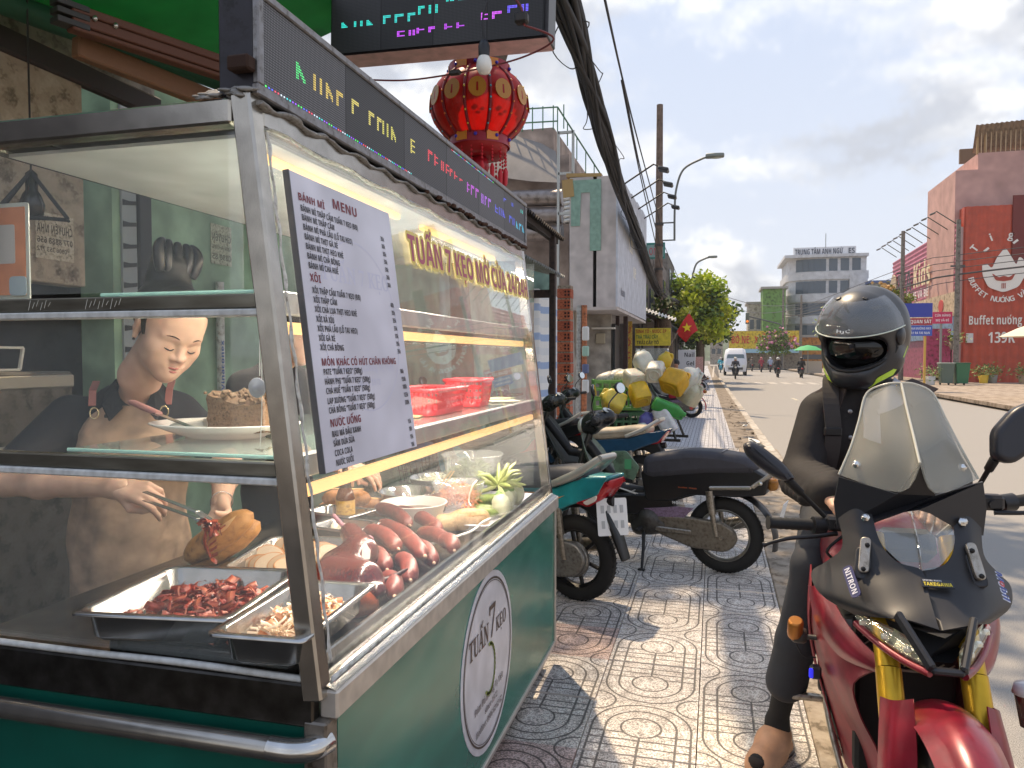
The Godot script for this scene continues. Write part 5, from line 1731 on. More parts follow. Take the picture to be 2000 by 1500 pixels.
	for r in rows:
		var m: Vector3 = c2 + V(0, r[0] + 0.07, 0)
		bones.append([m - V(0.5, 0, -0.8) * (r[1] - r[2]), m + V(0.5, 0, -0.8) * (r[1] - r[2]), r[2], r[2], 0.06])
	bones.append([c2 + V(-0.07, 1.37, 0.14), c2 + V(0.06, 1.14, 0.22), 0.075, 0.07, 0.05])
	bones.append([c2 + V(0.07, 1.37, -0.14), c2 + V(0.2, 1.14, -0.16), 0.075, 0.07, 0.05])
	body(s, bones, 0.016, 0.05)
	var hx2 := Transform3D(Basis(Vector3.UP, 1.3) * Basis(Vector3.RIGHT, 0.5), c2 + V(0.13, 1.60, 0.03))
	var s2 := S()
	body(s2, moved(head_bones(1.0), hx2) + [[hx2 * V(0, -0.06, -0.03), c2 + V(0, 1.42, 0), 0.05, 0.06, 0.03]], 0.007, 0.03)
	body(s2, [[c2 + V(0.06, 1.14, 0.22), c2 + V(0.32, 1.06, 0.18), 0.045, 0.028], [c2 + V(0.2, 1.14, -0.16), c2 + V(0.36, 1.02, -0.02), 0.045, 0.028]], 0.012, 0.03)
	hand(s2, c2 + V(0.32, 1.06, 0.18), V(1, -0.2, -0.2), V(0, 1, 0.2), -1.0, [0.5, 0.5, 0.6, 0.6], 0.5)
	hand(s2, c2 + V(0.36, 1.02, -0.02), V(1, -0.2, 0.2), V(0, 1, 0.2), 1.0, [0.5, 0.5, 0.6, 0.6], 0.5)
	obj("body", s2, skin, w)
	obj("shirt", s, dark, w)
	s = S()
	body(s, moved([[V(0, 0.055, -0.045), V(0, 0.066, 0.006), 0.09, 0.081], [V(0, 0.0, -0.06), V(0, -0.03, -0.06), 0.07, 0.045], [V(0, -0.035, 0.115), V(0, 0.03, 0.115), -0.078, -0.066, 0.012]], hx2), 0.01, 0.02)
	obj("hair", s, mt("15110f", 0.5), w)
	s = S()
	for e in [-0.085, 0.085]:
		tube(s, [c2 + V(0.05, 0.8, -0.08) * V(1, 1, e * 10), c2 + V(0, 0.03, e)], [0.085, 0.055], 10)
	obj("trousers", s, mt("22222a", 0.8), w)
func build_shop() -> void:
	var b := place("shop_building", "pale green shop wall with dark opening behind the cart", "building", V(-3.2, 0, -3.0))
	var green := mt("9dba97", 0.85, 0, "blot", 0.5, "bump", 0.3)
	var s := S()
	box(s, V(-3.02, 1.5, -5.5), V(0.2, 3.0, 4.66))
	obj("green_wall", s, green, b)
	s = S()
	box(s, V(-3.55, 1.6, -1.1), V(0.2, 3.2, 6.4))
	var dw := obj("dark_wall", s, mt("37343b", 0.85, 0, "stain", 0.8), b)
	s = S()
	box(s, V(-3.2, 2.42, -3.19), V(0.12, 1.1, 0.07), 0.005)
	box(s, V(-2.905, 1.6, -3.37), V(0.03, 3.1, 0.09), 0.005)
	obj("door_frame", s, mt("1b191b", 0.6), b)
	var leaf_dark := mt("8f8f92", 0.8)
	for i in 7:
		s = S()
		var o := plane(V(-3.446, 2.55 + 0.25 * (i % 3), -1.5 - i * 0.26), V(0, 0, -1), V(0, 1, 0)) * Transform3D(Basis(V(0, 0, 1), [-0.5, 0.35, -0.2, 0.5, -0.6, 0.2, 0.6][i]), Vector3.ZERO)
		for k in 7:
			var y := -0.24 + k * 0.075
			var w := 0.10 * sin(PI * (k + 0.8) / 8.2) + 0.012
			flat(s, pv([-0.004, y, -w, y + 0.035, -w * 0.8, y + 0.075, -0.004, y + 0.05]), o, 0.002)
			flat(s, pv([0.004, y, w, y + 0.035, w * 0.8, y + 0.075, 0.004, y + 0.05]), o, 0.002)
		obj("leaf_print", s, leaf_dark, dw)
	s = S()
	box(s, V(-2.912, 2.0, -3.27), V(0.012, 2.0, 0.10))
	var zs := obj("striped_strip", s, mt("8e9290", 0.8), b)
	s = S()
	for k in 16: slab(s, pv([-0.045, 0, 0.045, 0.015, 0.045, 0.035, 0.0, 0.028, -0.045, 0.03]), 0.003, 0.0, plane(V(-2.904, 1.2 + k * 0.105 + rng.randf() * 0.02, -3.27), V(0, 0, -1), V(0, 1, 0)))
	obj("stripe", s, mt("29292b", 0.8), zs)
	s = S()
	box(s, V(-2.66, 2.23, -1.85), V(0.10, 0.86, 1.66), 0.004)
	obj("concrete_panel", s, mt("a99c89", 0.9, 0, "stain", 1.6, "bump", 0.6), b)
	var fl := place("moving_flyer", "small grey paper flyer with reversed lettering stuck on the stained concrete", "flyer", V(-2.6, 1.98, -2.52))
	var rp := plane(V(-2.606, 1.895, -2.43), V(0, 0, -1), V(0, 1, 0))
	s = S()
	slab(s, rect(0, 0, 0.185, 0.185), 0.002, 0.0, rp)
	obj("paper", s, mt("c6bda9", 0.85, 0, "stain", 8.0), fl)
	s = S()
	var mirror := rp * Transform3D(Basis(V(-1, 0, 0), V(0, 1, 0), V(0, 0, -1)), V(0.178, 0, 0.002))
	text(s, "CHUYỂN NHÀ", mirror * Transform3D(Basis(), V(0, 0.105, 0)), 0.034, 0.172)
	text(s, "077 8888 656", mirror * Transform3D(Basis(), V(0, 0.063, 0)), 0.024, 0.172)
	text(s, "0906 353 772", mirror * Transform3D(Basis(), V(0.03, 0.03, 0)), 0.018, 0.142)
	text(s, "TRỌN GÓI · XE TẢI", mirror * Transform3D(Basis(), V(0.03, 0.162, 0)), 0.01, 0.12)
	obj("lettering", s, mt("4f473d", 0.8), fl)
	var fl2 := place("moving_flyer", "second reversed flyer on the green wall near the corner post", "flyer", V(-2.9, 2.0, -4.0))
	rp = plane(V(-2.914, 2.06, -3.93), V(0, 0, -1), V(0, 1, 0))
	s = S()
	slab(s, rect(0, 0, 0.20, 0.24), 0.002, 0.0, rp)
	obj("paper", s, mt("aeb49a", 0.85, 0, "stain", 8.0), fl2)
	s = S()
	mirror = rp * Transform3D(Basis(V(-1, 0, 0), V(0, 1, 0), V(0, 0, -1)), V(0.19, 0, 0.002))
	text(s, "CHUYỂN", mirror * Transform3D(Basis(), V(0, 0.14, 0)), 0.044, 0.18)
	text(s, "VĂN PHÒNG", mirror * Transform3D(Basis(), V(0, 0.09, 0)), 0.026, 0.18)
	text(s, "0899 85", mirror * Transform3D(Basis(), V(0, 0.03, 0)), 0.034, 0.18)
	obj("lettering", s, mt("5c5f4f", 0.8), fl2)
	var lampo := place("cage_lamp", "black triangular cage pendant lamp with dark bulb, unlit", "pendant lamp", V(-2.4, 2.0, -2.2))
	var lp := plane(V(-2.40, 2.005, -2.225), V(0.75, 0, -0.66), V(0, 1, 0))
	s = S()
	for e in [[-0.115, 0, 0.115, 0.0], [-0.115, 0, 0.0, 0.165], [0.115, 0, 0.0, 0.165]]:
		bar(s, lp * V(e[0], e[1], 0.02), lp * V(e[2], e[3], 0), 0.013, 0.013, 0.002)
		bar(s, lp * V(e[0], e[1], -0.05), lp * V(e[2], e[3], 0), 0.008, 0.008, 0.002)
	obj("cage", s, mt("191817", 0.6), lampo)
	s = S()
	lathe(s, [[0.002, 0.0], [0.036, 0.012], [0.042, 0.05], [0.03, 0.085], [0.02, 0.1], [0.02, 0.16], [0.004, 0.175]], Transform3D(Basis(), lp * V(0, 0.0, -0.012)), 16)
	obj("bulb", s, mt("282623", 0.15), lampo)
	s = S()
	tube(s, [lp * V(0, 0.16, 0), lp * V(0, 0.8, 0)], 0.0035, 6)
	obj("cord", s, mt("2a2724", 0.7), lampo)
	var pipe := place("water_pipe", "white plastic water pipe with blue print on the green wall", "pipe", V(-2.88, 0, -3.97))
	s = S()
	tube(s, [V(-2.885, 0.0, -3.97), V(-2.885, 1.95, -3.97)], 0.024, 12)
	obj("pipe", s, mt("c9cbc4", 0.4, 0, "stain", 3.0), pipe)
	s = S()
	text(s, "Vinaconex", plane(V(-2.858, 1.30, -3.965), V(0, 1, 0), V(-0.3, 0, 1)), 0.022, 0.30)
	obj("lettering", s, mt("31518c", 0.6), pipe)
	s = S()
	for y in [1.27, 0.6]: box(s, V(-2.89, y, -3.98), V(0.05, 0.02, 0.12), 0.003)
	obj("clamp", s, mt("6a655c", 0.6), pipe)
	var cab := place("steel_cabinet", "dull steel kitchen cabinet with vents in the dim shop", "cabinet", V(-2.75, 0, -2.0))
	s = S()
	box(s, V(-2.80, 0.72, -1.9), V(0.34, 1.44, 1.45), 0.01)
	obj("cabinet_body", s, mt("6d685e", 0.4, 0.5, "stain", 1.5), cab)
	s = S()
	box(s, V(-2.625, 1.40, -1.9), V(0.02, 0.05, 1.43), 0.004)
	box(s, V(-2.625, 1.14, -1.9), V(0.015, 0.03, 1.43), 0.004)
	obj("trim_strip", s, mt("a19a8a", 0.4, 0.5), cab)
	for k in 7:
		s = S()
		box(s, V(-2.626, 1.0 + k * 0.028, -2.05), V(0.01, 0.008, 0.16), 0.002)
		obj("vent_slot", s, mt("b9b3a4", 0.4, 0.5), cab)
	s = S()
	for e in [[-0.06, 0, 0.06, 0], [-0.06, 0.085, 0.06, 0.085], [-0.06, 0, -0.06, 0.085], [0.06, 0, 0.06, 0.085]]: bar(s, plane(V(-2.60, 1.45, -2.28), V(0, 0, -1), V(0, 1, 0)) * V(e[0] + e[1] * 0.2, e[1], 0), plane(V(-2.60, 1.45, -2.28), V(0, 0, -1), V(0, 1, 0)) * V(e[2] + e[3] * 0.2, e[3], 0), 0.014, 0.01, 0.002)
	solo("picture_stand", s, mt("c9c4b4", 0.5), "small white empty frame standing on the steel cabinet", "frame")
	for i in 3:
		s = S()
		box(s, V(-2.85, 1.56 + 0.0 * i, -1.55 - i * 0.34), V(0.22, [0.24, 0.18, 0.26][i], 0.22), 0.01)
		solo("storage_box", s, mt(["6b6658", "b9b3a4", "453e3a"][i], 0.7, 0, "stain", 3.0), ["grey storage box on the cabinet at the frame edge", "white carton on the steel cabinet", "dark box on the cabinet beside the green wall"][i], "box")
	var crate := place("wooden_crate", "plywood crate under the steel cabinet beside the vendor", "crate", V(-2.5, 0.5, -1.9))
	for k in 4:
		s = S()
		box(s, V(-2.50, 0.62 + k * 0.125, -1.75), V(0.03, 0.118, 0.62), 0.004)
		obj("plank", s, mt("a08350", 0.75, 0, "grain", 3.0, "", 0.4, V(1, 12, 1)), crate)
	var aw := place("green_awning", "green tarpaulin awning on red-brown wooden rafters over the cart", "awning", V(-2.3, 2.6, -2.5))
	s = S()
	bar(s, V(-2.62, 2.80, -0.6), V(-2.62, 2.80, -3.1), 0.06, 0.14, 0.01)
	bar(s, V(-2.585, 2.86, -0.6), V(-2.585, 2.86, -3.1), 0.03, 0.05, 0.008)
	obj("aluminium_beam", s, mt("8e857a", 0.45, 0.5, "stain", 1.2), aw)
	s = S()
	bar(s, V(-2.60, 2.70, -0.6), V(-2.62, 2.70, -3.15), 0.05, 0.1, 0.01)
	obj("dark_batten", s, mt("2f2623", 0.7), aw)
	var wood := mt("7a4a35", 0.6, 0, "grain", 2.5, "", 0.4, V(1, 14, 14))
	s = S()
	for q in [[0.024, 0.03], [-0.012, 0.036], [-0.042, 0.016]]: bar(s, V(-2.11, 2.648 + q[0], -2.12), V(-1.84, 2.652 + q[0], -2.82), 0.05, q[1], 0.004)
	obj("rafter", s, wood, aw)
	s = S()
	for q in [0.03, 0.0, -0.03]: bar(s, V(-2.125, 2.648 + q, -2.07), V(-2.09, 2.648 + q, -2.17), 0.056, 0.02, 0.002)
	obj("bracket", s, mt("55524f", 0.5, 0.4, "speck", 40.0), aw)
	s = S()
	for q in [[-2.085, -2.185], [-2.06, -2.25]]: ell(s, V(q[0] + 0.027, 2.655, q[1] + 0.012), V(0.012, 0.012, 0.008), Basis(), 10)
	obj("bolt", s, mt("c2bdb2", 0.25, 0.9), aw)
	s = S()
	bar(s, V(-2.17, 2.585, -2.2), V(-1.97, 2.545, -2.84), 0.05, 0.075, 0.006)
	obj("rafter", s, mt("93694a", 0.7, 0, "grain", 2.5, "", 0.4, V(1, 14, 14)), aw)
	s = S()
	var rows2 := []
	for j in 9:
		var row := []
		var t := j / 8.0
		for i in 13:
			var u := i / 12.0
			row.append(V(lerpf(-2.62, -1.55, u), 2.80 + 0.16 * u - 0.06 * sin(PI * u) + 0.05 * t, lerpf(-1.5, -3.15, t)))
		rows2.append(row)
	loft(s, rows2, false, false)
	var tarp_mat := mt("2a8a50", 0.6, 0, "soft", 1.5, "dent", 0.4)
	tarp_mat.backlight_enabled = true
	tarp_mat.backlight = Color("1d6b3c")
	obj("tarpaulin", s, tarp_mat, aw)
	s = S()
	tube(s, curve([V(-2.6, 2.775, -1.5), V(-2.45, 2.76, -2.2), V(-2.2, 2.73, -2.75), V(-1.95, 2.66, -3.05)], 6), 0.045, 10)
	obj("rolled_edge", s, mt("1c5236", 0.7, 0, "soft", 1.5, "dent", 0.5), aw)
func build_sport_bike() -> void:
	var bike := thing("sport_motorcycle", "crimson and matt black sport motorcycle with raised clear windscreen facing the camera", "motorcycle", V(0.512, 0, 0))
	bike.rotation.z = deg_to_rad(0.3)
	var black := mt("1f1f24", 0.42, 0.0, "soft", 3.0)
	var dusty := mt("2b2a2d", 0.5, 0.0, "blot", 1.6)
	var red := mt("981b32", 0.3, 0.2, "blot", 2.5)
	red.clearcoat_enabled = true; red.clearcoat = 0.35; red.clearcoat_roughness = 0.12
	var red2 := mt("9c3440", 0.42, 0.1, "blot", 2.0)
	var gold := mt("d8ac2c", 0.3, 0.65, "soft", 4.0)
	var alu := mt("b9b4ab", 0.35, 0.75, "stain", 6.0)
	var rubber := mt("19191a", 0.7)
	var s := S()
	var g := [
		[V(0.100, 1.100, -2.22), V(0.132, 1.095, -2.21), V(0.175, 1.065, -2.235)], [V(0.088, 1.020, -2.145), V(0.128, 1.012, -2.15), V(0.168, 0.990, -2.19)],
		[V(0.055, 0.978, -2.105), V(0.122, 0.955, -2.115), V(0.206, 0.940, -2.21)], [V(0.0, 0.960, -2.09), V(0.112, 0.918, -2.06), V(0.242, 0.902, -2.225)],
		[V(0.0, 0.912, -2.015), V(0.102, 0.882, -2.005), V(0.224, 0.862, -2.17)], [V(0.0, 0.864, -1.935), V(0.078, 0.876, -1.96), V(0.152, 0.840, -2.09)],
	]
	patch(s, g, 5, -0.004)
	patch(s, mir(g), 5, -0.004)
	obj("nose_fairing", s, dusty, bike)
	s = S()
	for sd in [-1.0, 1.0]:
		bar(s, V(sd * 0.082, 0.888, -1.968), V(sd * 0.031, 0.800, -1.858), 0.016, 0.026, 0.005)
	bar(s, V(-0.034, 0.797, -1.862), V(0.034, 0.797, -1.862), 0.02, 0.016, 0.005)
	obj("intake_frame", s, black, bike)
	s = S()
	bent(s, pv([-0.08, 0.88, 0, 0.862, 0.08, 0.88, 0.03, 0.80, -0.03, 0.80]), -1.99, 0.3)
	bent(s, pv([-0.155, 0.842, -0.07, 0.85, 0, 0.865, 0.07, 0.85, 0.155, 0.842, 0.10, 0.80, 0.03, 0.79, -0.03, 0.79, -0.10, 0.80]), -1.885, 1.75)
	obj("intake", s, mt("0c0c0f", 0.7), bike)
	for sd in [-1.0, 1.0]:
		s = S()
		var up := [V(sd * 0.152, 0.838, -2.095), V(sd * 0.118, 0.842, -2.03), V(sd * 0.084, 0.842, -1.972), V(sd * 0.052, 0.836, -1.922)]
		var lo := [V(sd * 0.148, 0.825, -2.092), V(sd * 0.108, 0.807, -2.0), V(sd * 0.068, 0.798, -1.925), V(sd * 0.031, 0.798, -1.866)]
		var mid := []
		for i in 4: mid.append((up[i] + lo[i]) * 0.5 + V(sd * 0.004, 0, 0.008))
		patch(s, [up, mid, lo], 4)
		var lens := obj("headlight", s, glass(0.12, "e8ecd8"), bike)
		s = S()
		var deep := V(0, 0, -0.022)
		var u2 := []; var l2 := []; var m2 := []
		for i in 4:
			u2.append(up[i] + deep); l2.append(lo[i] + deep)
			m2.append((up[i] + lo[i]) * 0.5 + deep * 1.7)
		patch(s, [u2, m2, l2], 4)
		obj("reflector", s, mt("c6c7ae", 0.16, 0.8, "stain", 22.0, "bump", 0.8), lens)
		s = S()
		for i in 3: box(s, mid[i].lerp(mid[i + 1], 0.4) + V(0, -0.004, -0.018), V(0.016, 0.014, 0.014), 0.003)
		obj("lamp_unit", s, mt("e4e2cf", 0.2, 0.4), lens)
		s = S()
		var st := []
		for i in 4: st.append(lo[i] + V(sd * 0.004, -0.009, 0.002))
		tube(s, curve(st, 4), 0.009, 8)
		obj("lower_lip", s, red, bike)
		s = S()
		slab(s, rounded(rect(-0.013, -0.045, 0.013, 0.05), 0.012), 0.012, 0.003, plane(V(sd * 0.128, 0.985, -2.118), V(1, 0, -sd * 0.3), V(-sd * 0.25, 1, -0.55)))
		var stay := obj("screen_stay", s, alu, bike)
		s = S()
		slab(s, rounded(rect(-0.02, -0.058, 0.02, 0.03), 0.016), 0.016, 0.004, plane(V(sd * 0.128, 0.975, -2.13), V(1, 0, -sd * 0.3), V(-sd * 0.25, 1, -0.55)))
		obj("stay_pad", s, black, stay)
		s = S()
		for q in [-0.028, 0.028]: lathe(s, [[0.006, 0.0], [0.006, 0.006], [0.001, 0.006]], Transform3D(Basis(V(1, 0, 0), PI / 2), V(sd * (0.128 - q * 0.25), 0.985 + q, -2.111 - q * 0.5)), 8)
		obj("stay_bolt", s, mt("2a2a2c", 0.4, 0.6), stay)
	s = S()
	for sd in [-1.0, 1.0]:
		patch(s, [[V(0, 1.425, -2.335), V(sd * 0.035, 1.422, -2.34), V(sd * 0.085, 1.395, -2.355)], [V(0, 1.36, -2.27), V(sd * 0.055, 1.355, -2.28), V(sd * 0.112, 1.32, -2.315)], [V(0, 1.29, -2.19), V(sd * 0.07, 1.26, -2.205), V(sd * 0.138, 1.25, -2.28)], [V(0, 1.228, -2.125), V(sd * 0.04, 1.15, -2.145), V(sd * 0.172, 1.175, -2.255)]], 4, 0.004)
	var clear := StandardMaterial3D.new()
	clear.albedo_color = Color(0.66, 0.65, 0.60, 0.42)
	clear.transparency = BaseMaterial3D.TRANSPARENCY_ALPHA
	clear.roughness = 0.3
	var dm := mt("0a0b0c", 0.3)
	obj("raised_screen", s, clear, bike)
	s = S()
	for sd in [-1.0, 1.0]:
		tube(s, curve([V(0, 1.427, -2.335), V(sd * 0.035, 1.424, -2.34), V(sd * 0.085, 1.397, -2.355), V(sd * 0.112, 1.32, -2.315), V(sd * 0.138, 1.25, -2.28), V(sd * 0.172, 1.175, -2.255)], 5), 0.0032, 6)
	tube(s, [V(0, 1.425, -2.333), V(0, 1.36, -2.268), V(0, 1.29, -2.188), V(0, 1.23, -2.123)], 0.0035, 6)
	obj("screen_edge", s, mt("cfcbbb", 0.25), bike)
	s = S()
	bent(s, pv([-0.175, 1.172, -0.045, 1.143, 0, 1.226, 0.045, 1.143, 0.175, 1.172, 0.186, 1.10, 0.178, 1.03, 0.125, 1.04, 0.03, 1.098, 0, 1.108, -0.03, 1.098, -0.125, 1.04, -0.178, 1.03, -0.186, 1.10]), -2.13, 0.55, 0.012)
	obj("screen_bracket", s, mt("1b1c21", 0.4), bike)
	for p in [[0.115, 1.072, -2.183], [-0.115, 1.072, -2.183], [0.128, 1.205, -2.243], [-0.128, 1.205, -2.243]]:
		s = S()
		lathe(s, [[0.0115, 0.0], [0.0115, 0.004], [0.008, 0.004], [0.008, 0.013], [0.0015, 0.014]], Transform3D(Basis.from_euler(V(1.15, 0, -p[0] * 3.0)), V(p[0], p[1], p[2])), 6)
		obj("bolt", s, mt("d2d2d0", 0.15, 0.9), bike)
	s = S()
	for sd in [-1.0, 1.0]:
		patch(s, [[V(0, 1.12, -2.26), V(sd * 0.04, 1.118, -2.26), V(sd * 0.09, 1.10, -2.27)], [V(0, 1.03, -2.14), V(sd * 0.05, 1.03, -2.145), V(sd * 0.094, 1.045, -2.175)], [V(0, 0.962, -2.09), V(sd * 0.04, 0.972, -2.1), V(sd * 0.082, 1.01, -2.14)]], 4, 0.003)
	obj("windscreen", s, glass(0.18, "c9ccc8"), bike)
	s = S()
	box(s, V(0, 0.985, -2.27), V(0.15, 0.085, 0.07), 0.02, Basis(V(1, 0, 0), -0.5))
	obj("instrument_pod", s, rubber, bike)
	s = S()
	var np := facing(V(-0.172, 0.955, -2.115), V(-0.62, 0.58, 0.53), V(0.35, -0.75, 0.55))
	slab(s, rounded(rect(0.0, -0.013, 0.095, 0.014), 0.012), 0.0025, 0.0, np)
	var stk := obj("sticker", s, mt("2f3160", 0.4), bike)
	s = S()
	text(s, "NITRON", np * Transform3D(Basis(), V(0.008, -0.007, 0.003)), 0.015, 0.078)
	obj("lettering", s, mt("d6d6de", 0.4), stk)
	var tp := plane(V(-0.012, 0.937, -2.036), V(1, 0, 0), V(0, 0.6, -0.8))
	s = S()
	slab(s, rect(0, 0, 0.072, 0.024), 0.0025, 0.0, tp)
	stk = obj("sticker", s, mt("26262a", 0.3), bike)
	s = S()
	text(s, "TAKEGAWA", tp * Transform3D(Basis(), V(0.004, 0.003, 0.003)), 0.0105, 0.064)
	obj("lettering", s, mt("d8c23c", 0.4), stk)
	s = S()
	text(s, "SPECIAL PARTS", tp * Transform3D(Basis(), V(0.004, 0.0165, 0.003)), 0.0045, 0.042)
	obj("small_print", s, mt("c9c9c9", 0.4), stk)
	var mp := facing(V(0.165, 0.962, -2.12), V(0.62, 0.58, 0.53), V(-0.1, -0.75, 0.6))
	s = S()
	text(s, "Mobil", mp * Transform3D(Basis(), V(0, 0, 0.008)), 0.024, 0.078)
	stk = obj("oil_sticker", s, mt("dfe3ee", 0.4), bike)
	s = S()
	text(s, "M", mp * Transform3D(Basis(), V(0.0, 0.002, 0.010)), 0.020, 0.024)
	text(s, "bil", mp * Transform3D(Basis(), V(0.042, 0.002, 0.010)), 0.020, 0.034)
	obj("lettering", s, mt("27408c", 0.4), stk)
	s = S()
	text(s, "o", mp * Transform3D(Basis(), V(0.026, 0.002, 0.011)), 0.020, 0.015)
	obj("red_letter", s, mt("c22230", 0.4), stk)
	for sd in [-1.0, 1.0]:
		s = S()
		patch(s, [[V(sd * 0.206, 0.872, -2.26), V(sd * 0.178, 0.815, -2.17), V(sd * 0.142, 0.775, -2.09), V(sd * 0.098, 0.748, -2.012)], [V(sd * 0.232, 0.85, -2.285), V(sd * 0.212, 0.785, -2.20), V(sd * 0.168, 0.738, -2.105), V(sd * 0.108, 0.728, -2.015)], [V(sd * 0.24, 0.835, -2.34), V(sd * 0.228, 0.755, -2.27), V(sd * 0.182, 0.702, -2.16), V(sd * 0.112, 0.715, -2.03)]], 5, 0.004 * sd)
		obj("side_fairing", s, red, bike)
		s = S()
		patch(s, [[V(sd * 0.226, 0.80, -2.36), V(sd * 0.208, 0.735, -2.27), V(sd * 0.165, 0.700, -2.14), V(sd * 0.105, 0.718, -2.05)], [V(sd * 0.222, 0.70, -2.42), V(sd * 0.205, 0.645, -2.33), V(sd * 0.178, 0.63, -2.19), V(sd * 0.155, 0.655, -2.10)], [V(sd * 0.195, 0.56, -2.42), V(sd * 0.172, 0.54, -2.31), V(sd * 0.148, 0.54, -2.18), V(sd * 0.135, 0.56, -2.12)], [V(sd * 0.15, 0.40, -2.46), V(sd * 0.115, 0.41, -2.30), V(sd * 0.095, 0.42, -2.18), V(sd * 0.085, 0.45, -2.13)], [V(sd * 0.11, 0.24, -2.50), V(sd * 0.085, 0.24, -2.36), V(sd * 0.07, 0.25, -2.25), V(sd * 0.06, 0.27, -2.2)]], 4, 0.004 * sd)
		obj("lower_fairing", s, red2, bike)
		s = S()
		patch(s, [[V(sd * 0.228, 0.80, -2.35), V(sd * 0.20, 0.83, -2.6)], [V(sd * 0.222, 0.68, -2.42), V(sd * 0.20, 0.66, -2.68)], [V(sd * 0.19, 0.52, -2.43), V(sd * 0.18, 0.50, -2.72)], [V(sd * 0.12, 0.27, -2.48), V(sd * 0.12, 0.27, -2.80)]], 3, 0.004 * sd)
		obj("side_panel", s, red2, bike)
		s = S()
		tube(s, [V(sd * 0.092, 1.02, -2.21), V(sd * 0.093, 0.74, -2.0)], 0.0285, 14)
		obj("fork_tube", s, gold, bike)
		s = S()
		tube(s, [V(sd * 0.093, 0.74, -2.0), V(sd * 0.094, 0.62, -1.925), V(sd * 0.096, 0.33, -1.79)], [0.030, 0.031, 0.03], 14)
		obj("fork_slider", s, gold, bike)
		s = S()
		patch(s, [[V(sd * 0.072, 0.735, -1.845), V(sd * 0.105, 0.715, -1.875), V(sd * 0.118, 0.69, -1.95)], [V(sd * 0.075, 0.62, -1.79), V(sd * 0.12, 0.60, -1.82), V(sd * 0.135, 0.58, -1.88)], [V(sd * 0.088, 0.50, -1.77), V(sd * 0.128, 0.48, -1.79), V(sd * 0.14, 0.46, -1.85)], [V(sd * 0.10, 0.36, -1.75), V(sd * 0.13, 0.34, -1.77), V(sd * 0.135, 0.33, -1.82)]], 4, 0.003 * sd)
		obj("fork_guard", s, red, bike)
		s = S()
		slab(s, rounded(rect(-0.02, -0.11, 0.02, 0.11), 0.02), 0.03, 0.01, plane(V(sd * 0.16, 0.52, -2.62), V(0, 0, 1), V(0, 1, 0)))
		obj("engine_cover", s, mt("3b3a3a", 0.4, 0.6), bike)
	s = S()
	var gr := []
	for i in 9:
		var a := deg_to_rad(-62.0 + i * 11.5)
		var row := []
		for k in 7:
			var u := (k - 3) / 3.0
			var rad := 0.392 - 0.045 * u * u
			var wdt := 0.083 - 0.02 * absf(i - 3) / 5.0
			row.append(V(u * wdt, 0.335 + cos(a) * rad, -1.79 + sin(a) * rad))
		gr.append(row)
	patch(s, gr, 3, 0.004)
	obj("mudguard", s, red, bike)
	for wz in [-1.79, -3.22]:
		var hub := Node3D.new()
		hub.name = "front_wheel" if wz > -2.0 else "rear_wheel"
		bike.add_child(hub, true)
		hub.transform = Transform3D(Basis(Vector3.UP, PI / 2), V(0, 0.335, wz))
		wheel(hub, Vector3.ZERO, 0.335, 0.115 if wz > -2 else 0.145, 5, mt("1d1c1c", 0.4, 0.5), true)
		s = S()
		for sd in [-1.0, 1.0]: lathe(s, [[0.05, 0.0], [0.14, 0.0], [0.14, 0.004], [0.05, 0.004]], Transform3D(Basis(V(1, 0, 0), PI / 2), V(0, 0, sd * 0.062)), 28)
		obj("brake_disc", s, mt("9b9894", 0.3, 0.85), hub)
	s = S()
	box(s, V(0, 0.55, -2.27), V(0.25, 0.42, 0.06), 0.01)
	obj("radiator", s, mt("0d0d0e", 0.8), bike)
	s = S()
	for i in 9:
		for j in 5: bar(s, V(-0.11 + i * 0.026, 0.66 + j * 0.025, -2.235), V(-0.09 + i * 0.026, 0.675 + j * 0.025, -2.235), 0.004, 0.003)
	bar(s, V(-0.12, 0.65, -2.234), V(0.12, 0.65, -2.234), 0.006, 0.006)
	var gg := obj("radiator_guard", s, mt("77766f", 0.4, 0.6), bike)
	gg.set_meta("kind", "stuff")
	s = S()
	body(s, [[V(0, 0.93, -2.46), V(0, 0.93, -2.72), 0.12, 0.11], [V(-0.11, 0.88, -2.45), V(-0.09, 0.86, -2.74), 0.075, 0.07], [V(0.11, 0.88, -2.45), V(0.09, 0.86, -2.74), 0.075, 0.07]], 0.014, 0.04)
	var tank := obj("fuel_tank", s, red, bike)
	s = S()
	lathe(s, [[0.03, 0], [0.03, 0.01], [0.022, 0.014], [0.002, 0.014]], Transform3D(Basis(), V(0, 1.05, -2.52)), 16)
	obj("filler_cap", s, alu, tank)
	s = S()
	body(s, [[V(0, 0.83, -2.8), V(0, 0.85, -3.05), 0.07, 0.08], [V(0.06, 0.83, -2.85), V(0.07, 0.84, -3.05), 0.05, 0.06], [V(-0.06, 0.83, -2.85), V(-0.07, 0.84, -3.05), 0.05, 0.06], [V(0, 0.95, -3.15), V(0, 1.0, -3.4), 0.06, 0.05]], 0.016, 0.04)
	obj("seat", s, rubber, bike)
	s = S()
	body(s, [[V(0.07, 0.86, -3.0), V(0.03, 0.98, -3.5), 0.05, 0.03], [V(-0.07, 0.86, -3.0), V(-0.03, 0.98, -3.5), 0.05, 0.03]], 0.016, 0.03)
	obj("tail", s, red, bike)
	s = S()
	box(s, V(0, 0.45, -2.6), V(0.26, 0.34, 0.34), 0.05)
	box(s, V(0, 0.62, -2.45), V(0.18, 0.2, 0.2), 0.03)
	obj("engine", s, mt("2a292a", 0.5, 0.6), bike)
	s = S()
	for sd in [-1.0, 1.0]: bar(s, V(sd * 0.09, 0.42, -2.75), V(sd * 0.09, 0.335, -3.22), 0.04, 0.07, 0.01)
